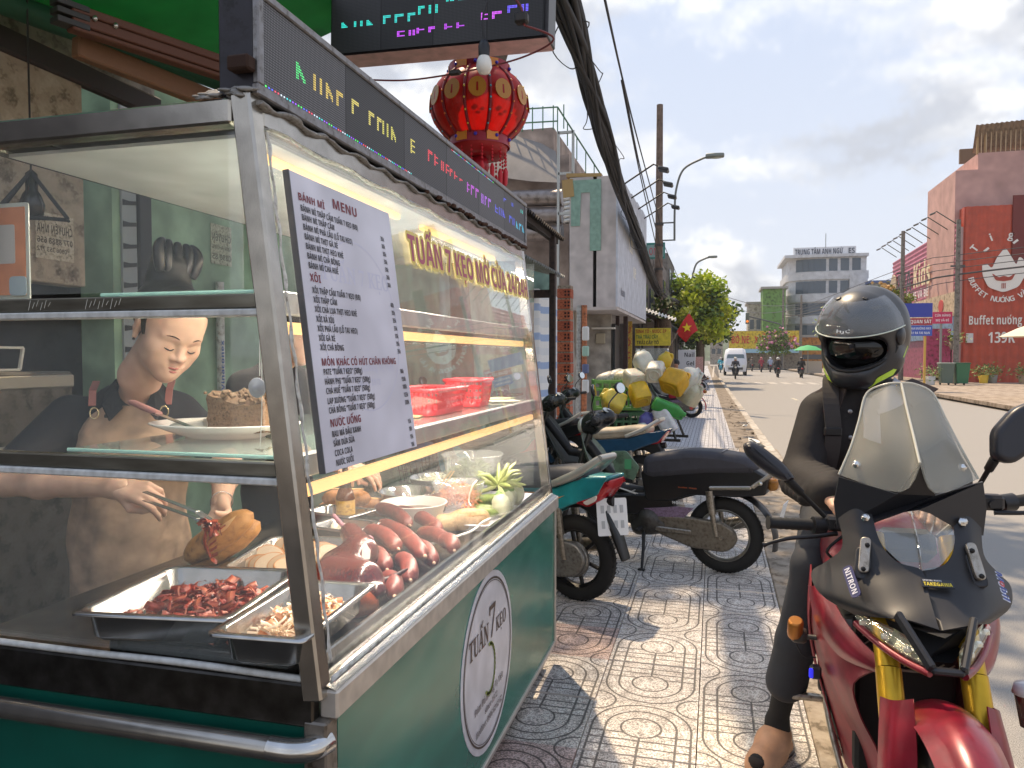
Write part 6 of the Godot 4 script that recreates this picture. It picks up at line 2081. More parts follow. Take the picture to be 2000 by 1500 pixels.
	obj("swingarm", s, mt("232323", 0.5, 0.5), bike)
	s = S()
	tube(s, [V(0.12, 0.3, -2.5), V(0.15, 0.3, -2.8), V(0.17, 0.45, -3.1), V(0.18, 0.55, -3.4)], [0.03, 0.03, 0.05, 0.05], 12)
	obj("exhaust", s, mt("4a4846", 0.35, 0.8), bike)
	s = S()
	box(s, V(-0.18, 0.30, -2.82), V(0.12, 0.02, 0.035), 0.006)
	obj("foot_peg", s, alu, bike)
	s = S()
	tube(s, curve([V(-0.15, 0.56, -2.55), V(-0.165, 0.42, -2.5), V(-0.13, 0.25, -2.42), V(-0.1, 0.16, -2.38)], 5), 0.009, 8)
	obj("side_stand", s, alu, bike)
	for h in [[-0.356, 1.027, -2.275, -0.125, 1.012, -2.34, -1.0], [0.425, 1.115, -2.42, 0.185, 1.082, -2.34, 1.0]]:
		var e := V(h[0], h[1], h[2])
		var i := V(h[3], h[4], h[5])
		var sd: float = h[6]
		s = S()
		tube(s, [e.lerp(i, 0.55), i, V(sd * 0.092, 1.0, -2.31)], 0.011, 10)
		var hb := obj("handlebar", s, black, bike)
		s = S()
		var gp := []
		var gr2 := []
		for k in 15:
			gp.append(e.lerp(i, k / 14.0 * 0.52))
			gr2.append(0.0175 if k % 2 == 0 and k > 2 and k < 12 else 0.016 if k > 0 else 0.0205)
		tube(s, gp, gr2, 14)
		obj("grip", s, rubber, hb)
		s = S()
		tube(s, [e.lerp(i, 0.54), e.lerp(i, 0.68)], 0.025, 12)
		box(s, e.lerp(i, 0.82) + V(0, 0.012, 0.012), V(0.062, 0.042, 0.045), 0.008)
		tube(s, [e.lerp(i, 0.82) + V(0, 0.01, 0.034), e.lerp(i, 0.82) + V(0, 0.01, 0.042)], 0.011, 10)
		obj("switch_block", s, black, hb)
		s = S()
		tube(s, curve([e.lerp(i, 0.8) + V(0, -0.014, 0.03), e.lerp(i, 0.55) + V(0, -0.02, 0.055), e.lerp(i, 0.2) + V(-sd * 0.0, -0.03, 0.06), e + V(sd * 0.015, -0.055, 0.045)], 6), [0.008, 0.007, 0.007, 0.0068, 0.0066, 0.0064, 0.0062, 0.006, 0.006, 0.006, 0.006, 0.006, 0.006, 0.006, 0.0058, 0.0056, 0.0055, 0.0062, 0.0085], 8)
		obj("lever", s, mt("27272a", 0.35, 0.5), hb)
	for m in [[-0.36, 1.205, -2.26, -0.20, 1.045, -2.31, -1.0], [0.285, 1.285, -2.30, 0.20, 1.13, -2.36, 1.0]]:
		var c := V(m[0], m[1], m[2])
		var b := V(m[3], m[4], m[5])
		var sd: float = m[6]
		s = S()
		var mp2 := plane(c, V(1, 0.0, -0.1), V(0, 1, -0.15))
		if sd < 0: slab(s, rounded(pv([-0.068, 0.048, -0.045, 0.058, -0.005, 0.036, 0.045, -0.005, 0.075, -0.047, 0.058, -0.058, 0.02, -0.048, -0.03, -0.012, -0.06, 0.018]), 0.02), 0.05, 0.022, mp2, 5)
		else: slab(s, rounded(pv([-0.075, -0.06, -0.072, 0.015, -0.02, 0.075, 0.07, 0.115, 0.13, 0.12, 0.125, 0.055, 0.05, -0.015, -0.03, -0.075]), 0.02), 0.05, 0.016, mp2, 5)
		var mir_ := obj("mirror", s, mt("222229", 0.38), bike)
		s = S()
		var root: Vector3 = c + (V(0.055, -0.05, 0) if sd < 0 else V(-0.06, -0.06, 0))
		tube(s, [root, root.lerp(b, 0.35), root.lerp(b, 0.37), b], [0.013, 0.012, 0.007, 0.0065], 8)
		obj("stem", s, rubber, mir_)
		s = S()
		slab(s, rounded(pv([-0.04, 0.03, -0.02, 0.035, 0.02, 0.005, 0.045, -0.035, 0.02, -0.035, -0.02, -0.01]) if sd < 0 else pv([-0.06, -0.04, -0.055, 0.01, 0.0, 0.06, 0.09, 0.09, 0.09, 0.05, 0.0, -0.04]), 0.01), 0.003, 0.001, mp2 * Transform3D(Basis(), V(0, 0.0, -0.0265)))
		obj("mirror_glass", s, mt("c9ced2", 0.03, 1.0), mir_)
	s = S()
	tube(s, [V(-0.205, 0.675, -2.36), V(-0.275, 0.672, -2.37)], 0.008, 8)
	lathe(s, [[0.019, -0.02], [0.023, -0.012], [0.023, 0.014], [0.017, 0.022]], Transform3D(Basis(V(0, 0, 1), PI / 2), V(-0.26, 0.675, -2.37)), 16)
	var ts := obj("turn_signal", s, mt("35302c", 0.45), bike)
	s = S()
	lathe(s, [[0.0205, -0.03], [0.0225, -0.018], [0.0225, 0.022], [0.0205, 0.03], [0.016, 0.033]], Transform3D(Basis.from_euler(V(0.5, 0, 0)), V(-0.272, 0.70, -2.355)), 20)
	obj("bronze_lamp", s, mt("b27434", 0.3, 0.6), ts)
	s = S()
	box(s, V(-0.218, 0.585, -2.33), V(0.03, 0.038, 0.03), 0.006)
	obj("side_lamp", s, mt("23232a", 0.4), bike)
	s = S()
	box(s, V(-0.232, 0.585, -2.316), V(0.012, 0.028, 0.012), 0.003)
	obj("lamp_lens", s, glow("3a3af0", 0.5), get_node(bike.get_path()).get_child(-1))
	s = S()
	tube(s, curve([V(-0.27, 0.655, -2.35), V(-0.25, 0.625, -2.34), V(-0.215, 0.62, -2.35)], 5), 0.0025, 5)
	tube(s, curve([V(-0.12, 1.0, -2.30), V(-0.16, 0.95, -2.22), V(-0.12, 0.93, -2.28), V(-0.05, 0.92, -2.3)], 6), 0.005, 6)
	tube(s, curve([V(-0.15, 1.0, -2.29), V(-0.2, 0.955, -2.26), V(-0.14, 0.91, -2.3)], 6), 0.004, 6)
	obj("cable", s, rubber, bike)
	var cup := place("plastic_cup", "clear plastic cup of dark drink hanging from the far side of the motorcycle", "cup", V(0.83, 0.55, -2.35))
	s = S()
	lathe(s, [[0.03, 0.0], [0.034, 0.002], [0.043, 0.11], [0.047, 0.12]], Transform3D(Basis(V(0, 0, 1), 0.1) * 0.8, V(0.86, 0.47, -2.38)), 20)
	obj("shell", s, mt("5a2a28", 0.15), cup)
	s = S()
	lathe(s, [[0.048, 0.118], [0.05, 0.12], [0.04, 0.15], [0.01, 0.155], [0.002, 0.155]], Transform3D(Basis(V(0, 0, 1), 0.1) * 0.8, V(0.86, 0.47, -2.38)), 20)
	obj("lid", s, mt("d9d9d9", 0.2), cup)
func build_rider() -> void:
	var o := V(0.5, 0, 0)
	var r := place("person", "rider in black jacket and neon-striped full-face helmet seated on the crimson motorcycle", "person", V(0.5, 0, -2.95))
	var jacket := mt("1a1414", 0.8, 0, "soft", 3.0, "bump", 0.5)
	var skin := mt("c79a7e", 0.5, 0, "soft", 3.0, "bumpfine", 0.12)
	skin.subsurf_scatter_enabled = true
	skin.subsurf_scatter_strength = 0.1
	var s := S()
	var hipc := o + V(0.0, 0.90, -3.04)
	var sl := o + V(-0.13, 1.295, -2.95)
	var sr := o + V(0.205, 1.30, -3.02)
	var el := o + V(-0.205, 1.075, -2.83)
	var er := o + V(0.27, 1.08, -2.88)
	var wl := o + V(-0.160, 1.085, -2.47)
	var wr := o + V(0.15, 1.06, -2.56)
	var bones := [[hipc - V(0.06, 0, 0), hipc + V(0.06, 0, 0), 0.125, 0.125, 0.06], [o + V(-0.04, 1.05, -3.02), o + V(0.07, 1.05, -3.02), 0.125, 0.125, 0.06], [o + V(-0.06, 1.2, -2.98), o + V(0.11, 1.2, -3.0), 0.125, 0.125, 0.06], [o + V(-0.07, 1.305, -2.97), o + V(0.13, 1.31, -3.01), 0.085, 0.085, 0.05], [o + V(-0.02, 1.36, -2.97), o + V(0.08, 1.36, -3.0), 0.07, 0.07, 0.05], [o + V(0.02, 1.36, -2.97), o + V(0.02, 1.41, -2.95), 0.075, 0.062, 0.03],
		[sl, el, 0.074, 0.07, 0.05], [el, wl, 0.07, 0.05, 0.03], [wl.lerp(el, 0.1), wl, 0.056, 0.054, 0.01], [sr, er, 0.074, 0.07, 0.05], [er, wr, 0.07, 0.05, 0.03]]
	for k in 5: bones.append([el.lerp(wl, 0.15 + k * 0.16) + V(-0.05, -0.03, 0), el.lerp(wl, 0.22 + k * 0.16) + V(0.03, 0.05, 0.02), 0.028, 0.022, 0.02])
	body(s, bones, 0.0115, 0.04)
	obj("jacket", s, jacket, r)
	s = S()
	hand(s, wl + V(0.004, -0.002, 0.012), V(0.30, -0.22, 0.9), V(-0.25, 0.95, 0.3), -1.0, [0.7, 0.75, 0.8, 0.85], 0.8, 1.0)
	hand(s, wr + V(0, 0, 0.01), V(-0.2, -0.2, 0.9), V(0.2, 0.95, 0.3), 1.0, [0.7, 0.75, 0.8, 0.85], 0.8, 1.0)
	var hx := Transform3D(Basis(Vector3.UP, deg_to_rad(-33)) * Basis(Vector3.RIGHT, deg_to_rad(19)) * Basis(Vector3.BACK, deg_to_rad(-3)), o + V(0.005, 1.555, -2.92))
	body(s, moved(head_bones(0.92), hx) + [[hx * V(0, -0.06, -0.04), o + V(0.02, 1.36, -2.98), 0.05, 0.06, 0.03]], 0.006, 0.03)
	obj("body", s, skin, r)
	s = S()
	patch(s, [[o + V(0.03, 1.36, -2.88), o + V(0.09, 1.40, -2.90), o + V(0.115, 1.425, -2.96)], [o + V(0.045, 1.30, -2.85), o + V(0.125, 1.335, -2.87), o + V(0.165, 1.385, -2.93)]], 4, 0.004)
	patch(s, [[o + V(0.0, 1.36, -2.872), o + V(0.03, 1.355, -2.866), o + V(0.05, 1.35, -2.862)], [o + V(0.0, 1.22, -2.85), o + V(0.025, 1.21, -2.846), o + V(0.055, 1.2, -2.845)]], 4, 0.004)
	obj("shirt_collar", s, mt("b9bcc6", 0.8, 0, "soft", 5.0), r)
	s = S()
	patch(s, [[o + V(0.105, 1.40, -2.885), o + V(0.17, 1.42, -2.95)], [o + V(0.155, 1.325, -2.865), o + V(0.255, 1.385, -2.95)]], 4, 0.006)
	obj("jacket_collar", s, mt("3b2f2c", 0.8, 0, "soft", 3.0), r)
	s = S()
	patch(s, [[o + V(-0.05, 1.40, -2.885), o + V(-0.09, 1.42, -2.95)], [o + V(-0.085, 1.30, -2.855), o + V(-0.15, 1.37, -2.93)]], 4, 0.006)
	obj("jacket_collar", s, mt("3b2f2c", 0.8, 0, "soft", 3.0), r)
	s = S()
	var sp := curve([o + V(-0.085, 1.415, -3.02), o + V(-0.10, 1.405, -2.93), o + V(-0.105, 1.33, -2.862), o + V(-0.10, 1.22, -2.838), o + V(-0.115, 1.1, -2.86), o + V(-0.14, 1.0, -2.95)], 5)
	ribbon_strap(s, sp, 0.052, 0.012, V(0, 0.4, 1))
	obj("backpack_strap", s, mt("37312f", 0.75, 0, "grain", 20.0), r)
	s = S()
	box(s, o + V(-0.102, 1.24, -2.828), V(0.058, 0.03, 0.014), 0.004)
	obj("strap_buckle", s, mt("1c1b1c", 0.4), r)
	s = S()
	for q in [[-0.045, 1.31, -2.848], [-0.043, 1.22, -2.842]]: lathe(s, [[0.008, 0.0], [0.008, 0.003], [0.004, 0.005], [0.001, 0.005]], Transform3D(Basis(V(1, 0, 0), PI / 2), o + V(q[0], q[1], q[2])), 10)
	obj("snap_button", s, mt("8d8d90", 0.3, 0.7), r)
	s = S()
	body(s, [[o + V(0.02, 1.0, -3.2), o + V(0.02, 1.32, -3.2), 0.13, 0.12], [o + V(-0.06, 1.0, -3.2), o + V(0.1, 1.0, -3.2), 0.11, 0.11]], 0.02, 0.05)
	obj("backpack", s, mt("24211f", 0.8), r)
	s = S()
	var kl := o + V(-0.175, 0.80, -2.69)
	var al := o + V(-0.265, 0.14, -2.94)
	var kr := o + V(0.19, 0.80, -2.69)
	var ar := o + V(0.30, 0.14, -2.95)
	for q in [[o + V(-0.09, 0.90, -3.02), kl, al], [o + V(0.09, 0.90, -3.02), kr, ar]]:
		body(s, [[q[0], q[1], 0.095, 0.068], [q[1], q[1].lerp(q[2], 0.45), 0.068, 0.068], [q[1].lerp(q[2], 0.45), q[1].lerp(q[2], 0.72), 0.068, 0.073, 0.02]], 0.0125, 0.03)
	obj("trousers", s, mt("262a33", 0.75, 0, "soft", 3.0, "bump", 0.4), r)
	s = S()
	for q in [[kl, al, V(-0.45, 0, 0.89)], [kr, ar, V(0.5, 0, 0.86)]]:
		var toe: Vector3 = q[1] + q[2] * 0.16 + V(0, -0.085, 0)
		body(s, [[q[0].lerp(q[1], 0.66), q[1], 0.045, 0.036], [q[1], q[1] + V(0, -0.06, 0) - q[2] * 0.02, 0.038, 0.038], [q[1] + V(0, -0.05, 0), toe, 0.042, 0.034]], 0.009, 0.03)
	obj("sock", s, mt("17171a", 0.85, 0, "grain", 25.0), r)
	for q in [[al, V(-0.45, 0, 0.89)], [ar, V(0.5, 0, 0.86)]]:
		s = S()
		var f: Vector3 = q[1]
		var a := f.cross(Vector3.UP).normalized()
		var b: Vector3 = V(q[0].x, 0.0, q[0].z)
		var sole := []
		for p in [[-0.085, 0.034], [-0.07, 0.042], [0.0, 0.042], [0.08, 0.05], [0.14, 0.054], [0.185, 0.046], [0.20, 0.03]]:
			sole.append([b + f * p[0], p[1]])
		body(s, [[b - f * 0.07 + V(0, 0.026, 0), b + f * 0.02 + V(0, 0.024, 0), 0.034, 0.034, 0.02], [b + f * 0.02 - a * 0.012 + V(0, 0.024, 0), b + f * 0.15 - a * 0.02 + V(0, 0.024, 0), 0.034, 0.036, 0.02], [b + f * 0.02 + a * 0.012 + V(0, 0.024, 0), b + f * 0.15 + a * 0.016 + V(0, 0.024, 0), 0.034, 0.036, 0.02], [b + f * 0.04 + V(0, 0.07, 0), b + f * 0.14 + V(0, 0.052, 0), 0.056, 0.048, 0.03], [b - f * 0.005 + V(0, 0.09, 0), b + f * 0.04 + V(0, 0.08, 0), 0.052, 0.056, 0.03], [b + f * 0.225 + V(0, 0.062, 0), b + f * 0.19 + V(0, 0.062, 0), -0.03, -0.027, 0.008], [b - f * 0.09 + V(0, -0.05, 0), b + f * 0.24 + V(0, -0.05, 0), -0.051, -0.051, 0.004]], 0.007, 0.02)
		obj("slide_sandal", s, mt("b98c6c", 0.65, 0, "soft", 6.0), r)
		s = S()
		ell(s, b + f * 0.180 + V(0, 0.062, 0), V(0.030, 0.017, 0.02), Basis(a, Vector3.UP, f * -1.0), 10)
		obj("toe", s, mt("241d1b", 0.9), r)
	var shell := mt("24262b", 0.4, 0.0, "soft", 4.0)
	shell.clearcoat_enabled = true; shell.clearcoat = 0.25; shell.clearcoat_roughness = 0.3
	s = S()
	var hc := V(0, 0.035, -0.012)
	var hbones := [[V(0, 0.05, -0.04), V(0, 0.055, 0.015), 0.138, 0.134, 0.02], [V(0, -0.02, -0.045), V(0, -0.03, 0.005), 0.128, 0.122, 0.04], [V(0.075, -0.06, 0.02), V(0.035, -0.092, 0.10), 0.062, 0.045, 0.035], [V(-0.075, -0.06, 0.02), V(-0.035, -0.092, 0.10), 0.062, 0.045, 0.035], [V(0, -0.09, 0.105), V(0, -0.105, 0.09), 0.04, 0.038, 0.03],
		[V(-0.10, 0.0, 0.13), V(0.10, 0.0, 0.13), -0.058, -0.058, 0.010], [V(-0.06, 0.0, 0.17), V(0.06, 0.0, 0.17), -0.066, -0.066, 0.010], [V(-0.03, 0.005, 0.09), V(0.03, 0.005, 0.03), -0.075, -0.085, 0.010], [V(0, -0.16, -0.04), V(0, -0.10, -0.02), -0.09, -0.085, 0.012]]
	body(s, moved(hbones, hx), 0.0062, 0.03)
	var hel := obj("helmet", s, shell, r)
	s = S()
	var rim := []
	for i in 25:
		var a := TAU * i / 24
		rim.append(hx * V(cos(a) * 0.128, sin(a) * 0.06 - 0.002, 0.132 - 0.095 * cos(a) * cos(a) - 0.012 * sin(a)))
	tube(s, rim, 0.0065, 8, false)
	obj("visor_seal", s, mt("0e0e10", 0.6), hel)
	s = S()
	ell(s, hx * V(0, -0.01, 0.03), V(0.112, 0.085, 0.086), hx.basis, 16)
	obj("sun_visor", s, mt("09090b", 0.08), hel)
	s = S()
	var vg := []
	for j in 6:
		var e := deg_to_rad(8.0 + j * 9.5)
		var row := []
		for i in 17:
			var a := deg_to_rad(-84.0 + i * 10.5)
			row.append(hx * (V(0, 0.045, -0.008) + V(sin(a) * cos(e) * 0.150, sin(e) * 0.152, cos(a) * cos(e) * 0.172)))
		vg.append(row)
	loft(s, vg, false, false)
	obj("visor", s, glass(0.10, "dfe6ea"), hel)
	s = S()
	var edge := []
	for i in 17:
		var a := deg_to_rad(-84.0 + i * 10.5)
		var e := deg_to_rad(8.0)
		edge.append(hx * (V(0, 0.045, -0.008) + V(sin(a) * cos(e) * 0.151, sin(e) * 0.152, cos(a) * cos(e) * 0.173)))
	tube(s, edge, 0.0022, 6)
	obj("visor_edge", s, mt("cfd6c6", 0.25), hel)
	for sd in [-1.0, 1.0]:
		s = S()
		lathe(s, [[0.032, 0.0], [0.03, 0.008], [0.012, 0.012], [0.001, 0.012]], hx * Transform3D(Basis(V(0, 0, 1), -sd * PI / 2), V(sd * 0.131, 0.028, 0.012)), 18)
		obj("visor_pivot", s, mt("1a1b1f", 0.35), hel)
	s = S()
	var neon := mt("bfe04a", 0.4)
	var strip := func(s: SurfaceTool, list: Array) -> void:
		var rows := []
		for q in list:
			var row := []
			for k in 2:
				var a := deg_to_rad(q[0] + (q[2] if k else -q[2]))
				var e := deg_to_rad(q[1])
				var d := V(sin(a) * cos(e), sin(e), cos(a) * cos(e))
				row.append(hx * (V(0, 0.052, -0.012) + d * V(0.146, 0.1435, 0.158)))
			rows.append(row)
		loft(s, rows, false, false)
	strip.call(s, [[26, 62, 1.0], [27, 52, 5.0], [26, 40, 6.5], [27, 28, 7.0], [30, 18, 5.0], [33, 10, 1.0]])
	obj("neon_flash", s, neon, hel)
	s = S()
	strip.call(s, [[-34, 32, 1.0], [-36, 24, 4.0], [-38, 14, 3.0], [-40, 8, 0.6]])
	obj("neon_flash", s, neon, hel)
	for sd in [-1.0, 1.0]:
		s = S()
		var pts := [V(0.134, -0.02, -0.03), V(0.133, -0.05, 0.015), V(0.115, -0.085, 0.06), V(0.082, -0.10, 0.105), V(0.05, -0.13, 0.108)]
		var rows := []
		for i in pts.size():
			var p: Vector3 = pts[i]
			p.x *= sd
			var w: float = [0.002, 0.004, 0.010, 0.009, 0.003][i]
			rows.append([hx * (p + V(sd * 0.006, w, 0.004)), hx * (p + V(sd * 0.006, -w, 0.004))])
		loft(s, rows, false, false)
		obj("neon_flash", s, neon, hel)
	s = S()
	for i in 7: box(s, hx * V(-0.045 + i * 0.015, -0.078, 0.143 - 0.35 * absf(i - 3) * 0.015), V(0.009, 0.011, 0.006), 0.002, hx.basis)
	obj("chin_vent", s, mt("8e979c", 0.4), hel)
	s = S()
	box(s, hx * V(0, 0.125, 0.098), V(0.03, 0.012, 0.012), 0.004, hx.basis * Basis(V(1, 0, 0), -0.7))
	obj("top_vent", s, mt("17181b", 0.4), hel)
	for sd in [-1.0, 1.0]:
		s = S()
		box(s, hx * V(sd * 0.045, 0.165, 0.04), V(0.022, 0.012, 0.055), 0.005, hx.basis * Basis.from_euler(V(-0.35, 0, -sd * 0.3)))
		obj("top_vent", s, mt("17181b", 0.4), hel)
	s = S()
	var bp := hx * plane(V(0, 0.083, 0.1435), V(1, 0, 0), V(0, 0.9, -0.42))
	slab(s, ngon(0, 0, 0.036, 0.012, 20), 0.003, 0.0, bp)
	var badge := obj("badge", s, mt("16171a", 0.3), hel)
	s = S()
	text(s, "HJC", bp * Transform3D(Basis(), V(0, -0.006, 0.0025)), 0.012, 0.046, 1.0, true)
	obj("lettering", s, mt("d9dcdd", 0.3), badge)
func panel(parent: Node3D, called: String, m: Material, t: float, b: float, pts: Array, z := 0.0, round_ := 0.02) -> MeshInstance3D:
	var s := S()
	slab(s, rounded(pv(pts), round_), t, b, Transform3D(Basis(), V(0, 0, z)), 3)
	return obj(called, s, m, parent)
func headset(bike: Node3D, m: Material, at: Vector3, mirrors := true) -> void:
	var s := S()
	body(s, [[at + V(0.05, 0.0, 0), at + V(-0.06, 0.03, 0), 0.075, 0.06], [at + V(0, 0.01, -0.09), at + V(0, 0.01, 0.09), 0.05, 0.05], [at + V(0.10, -0.04, 0), at + V(0.07, -0.05, 0), 0.065, 0.06]], 0.014, 0.04)
	var hs := obj("handlebar_cowl", s, m, bike)
	s = S()
	ell(s, at + V(0.145, -0.04, 0), V(0.035, 0.06, 0.06), Basis(), 14)
	obj("headlight", s, mt("c9c8bb", 0.1, 0.3), hs)
	s = S()
	slab(s, ngon(0, 0, 0.06, 0.035, 16), 0.008, 0.003, plane(at + V(-0.055, 0.082, 0), V(0, 0, -1), V(0.9, 0.5, 0)))
	obj("speedometer", s, mt("aeb3b2", 0.15, 0.2), hs)
	for sd in [-1.0, 1.0]:
		s = S()
		tube(s, [at + V(-0.01, 0.012, sd * 0.1), at + V(-0.05, 0.02, sd * 0.22)], 0.011, 8)
		var hb := obj("handlebar", s, mt("1c1b1b", 0.5, 0.3), bike)
		s = S()
		tube(s, [at + V(-0.05, 0.02, sd * 0.21), at + V(-0.085, 0.025, sd * 0.335)], 0.0175, 10)
		obj("grip", s, mt("161616", 0.8), hb)
		s = S()
		box(s, at + V(-0.035, 0.022, sd * 0.18), V(0.05, 0.045, 0.05), 0.01)
		obj("switch_block", s, mt("1a1a1a", 0.5), hb)
		s = S()
		tube(s, curve([at + V(0.0, 0.015, sd * 0.2), at + V(-0.01, 0.01, sd * 0.28), at + V(-0.035, 0.012, sd * 0.36)], 4), 0.006, 6)
		obj("lever", s, mt("27272a", 0.4, 0.6), hb)
		if mirrors:
			s = S()
			var top := at + V(-0.05, 0.21, sd * 0.24)
			tube(s, curve([at + V(-0.02, 0.04, sd * 0.16), at + V(-0.0, 0.12, sd * 0.17), top], 5), 0.0055, 6)
			obj("mirror_stem", s, mt("4a4845", 0.3, 0.7), hb)
			s = S()
			slab(s, ngon(0, 0, 0.062, 0.046, 20), 0.022, 0.010, plane(top + V(0, 0.03, sd * 0.02), V(0.25 * sd, 0, -1), V(0.2, 1, 0)))
			var mr := obj("mirror", s, mt("1b1b1c", 0.35), hb)
			s = S()
			slab(s, ngon(0, 0, 0.055, 0.040, 20), 0.002, 0.0, plane(top + V(-0.012, 0.03, sd * 0.02 - 0.003 * sd), V(0.25 * sd, 0, -1), V(0.2, 1, 0)))
			obj("mirror_glass", s, mt("cfd4d6", 0.03, 1.0), mr)
func fork_and_wheels(bike: Node3D, rim: Material, spokes: int, cast: bool, fender: Material, head: Vector3) -> void:
	for w in [["rear_wheel", 0.0], ["front_wheel", 1.2]]:
		var h := Node3D.new()
		h.name = w[0]
		bike.add_child(h, true)
		h.position = V(w[1], 0.265, 0)
		wheel(h, Vector3.ZERO, 0.265, 0.085 if w[1] > 0 else 0.092, spokes, rim, cast)
	var s := S()
	for sd in [-1.0, 1.0]: tube(s, [V(1.2, 0.265, sd * 0.075), V(1.09, 0.62, sd * 0.075), head], 0.02, 8)
	obj("fork", s, mt("3a3938", 0.4, 0.6), bike)
	s = S()
	var gr := []
	for i in 9:
		var a := deg_to_rad(-62.0 + i * 17.0)
		var row := []
		for k in 5:
			var u := (k - 2) / 2.0
			row.append(V(1.2 + sin(a) * (0.305 - 0.02 * u * u), 0.265 + cos(a) * (0.305 - 0.02 * u * u), u * 0.06))
		gr.append(row)
	patch(s, gr, 3, 0.004)
	obj("front_mudguard", s, fender, bike)
func underbone_basics(bike: Node3D, shield: Material) -> void:
	var dark := mt("1a1919", 0.5, 0.3)
	var steel := mt("86837d", 0.38, 0.6, "stain", 5.0)
	var s := S()
	tube(s, [V(1.05, 0.86, 0), V(0.75, 0.52, 0), V(0.42, 0.50, 0), V(0.1, 0.6, 0), V(-0.25, 0.64, 0)], [0.04, 0.045, 0.05, 0.04, 0.03], 10)
	obj("frame_tube", s, dark, bike)
	s = S()
	body(s, [[V(0.52, 0.33, -0.05), V(0.52, 0.33, 0.05), 0.10, 0.10], [V(0.65, 0.34, 0), V(0.80, 0.36, 0), 0.075, 0.06], [V(0.42, 0.30, -0.06), V(0.6, 0.27, -0.06), 0.06, 0.06]], 0.018, 0.03)
	obj("engine", s, mt("55524e", 0.45, 0.6, "stain", 5.0), bike)
	s = S()
	for sd in [-1.0, 1.0]: bar(s, V(0.42, 0.33, sd * 0.095), V(0.0, 0.265, sd * 0.095), 0.022, 0.04, 0.006)
	obj("swingarm", s, dark, bike)
	for sd in [-1.0, 1.0]:
		s = S()
		tube(s, [V(0.03, 0.27, sd * 0.105), V(0.065, 0.44, sd * 0.105)], [0.016, 0.02], 10)
		tube(s, [V(0.06, 0.42, sd * 0.105), V(0.085, 0.58, sd * 0.105)], 0.027, 12)
		obj("shock_absorber", s, mt("a39c90", 0.3, 0.7, "stain", 8.0), bike)
	s = S()
	tube(s, [V(0.6, 0.24, 0.1), V(0.4, 0.22, 0.13), V(0.25, 0.26, 0.13), V(-0.18, 0.36, 0.135)], [0.02, 0.022, 0.045, 0.048], 12)
	obj("exhaust", s, mt("9d9890", 0.3, 0.8, "stain", 5.0), bike)
	s = S()
	tube(s, [V(0.55, 0.27, -0.1), V(0.53, 0.14, -0.17), V(0.52, 0.01, -0.23)], [0.014, 0.011, 0.010], 8)
	box(s, V(0.52, 0.008, -0.235), V(0.05, 0.014, 0.03), 0.004)
	obj("side_stand", s, mt("191818", 0.6), bike)
	s = S()
	bar(s, V(0.56, 0.28, -0.22), V(0.56, 0.28, 0.22), 0.03, 0.022, 0.006)
	obj("foot_peg", s, mt("191818", 0.8), bike)
	s = S()
	patch(s, [[V(1.06, 0.92, -0.06), V(1.09, 0.92, 0.0), V(1.06, 0.92, 0.06)], [V(0.98, 0.80, -0.16), V(1.05, 0.78, 0.0), V(0.98, 0.80, 0.16)], [V(0.86, 0.60, -0.20), V(0.95, 0.56, 0.0), V(0.86, 0.60, 0.20)], [V(0.74, 0.42, -0.20), V(0.80, 0.38, 0.0), V(0.74, 0.42, 0.20)], [V(0.66, 0.30, -0.18), V(0.70, 0.28, 0.0), V(0.66, 0.30, 0.18)]], 3, 0.006)
	obj("leg_shield", s, shield, bike)
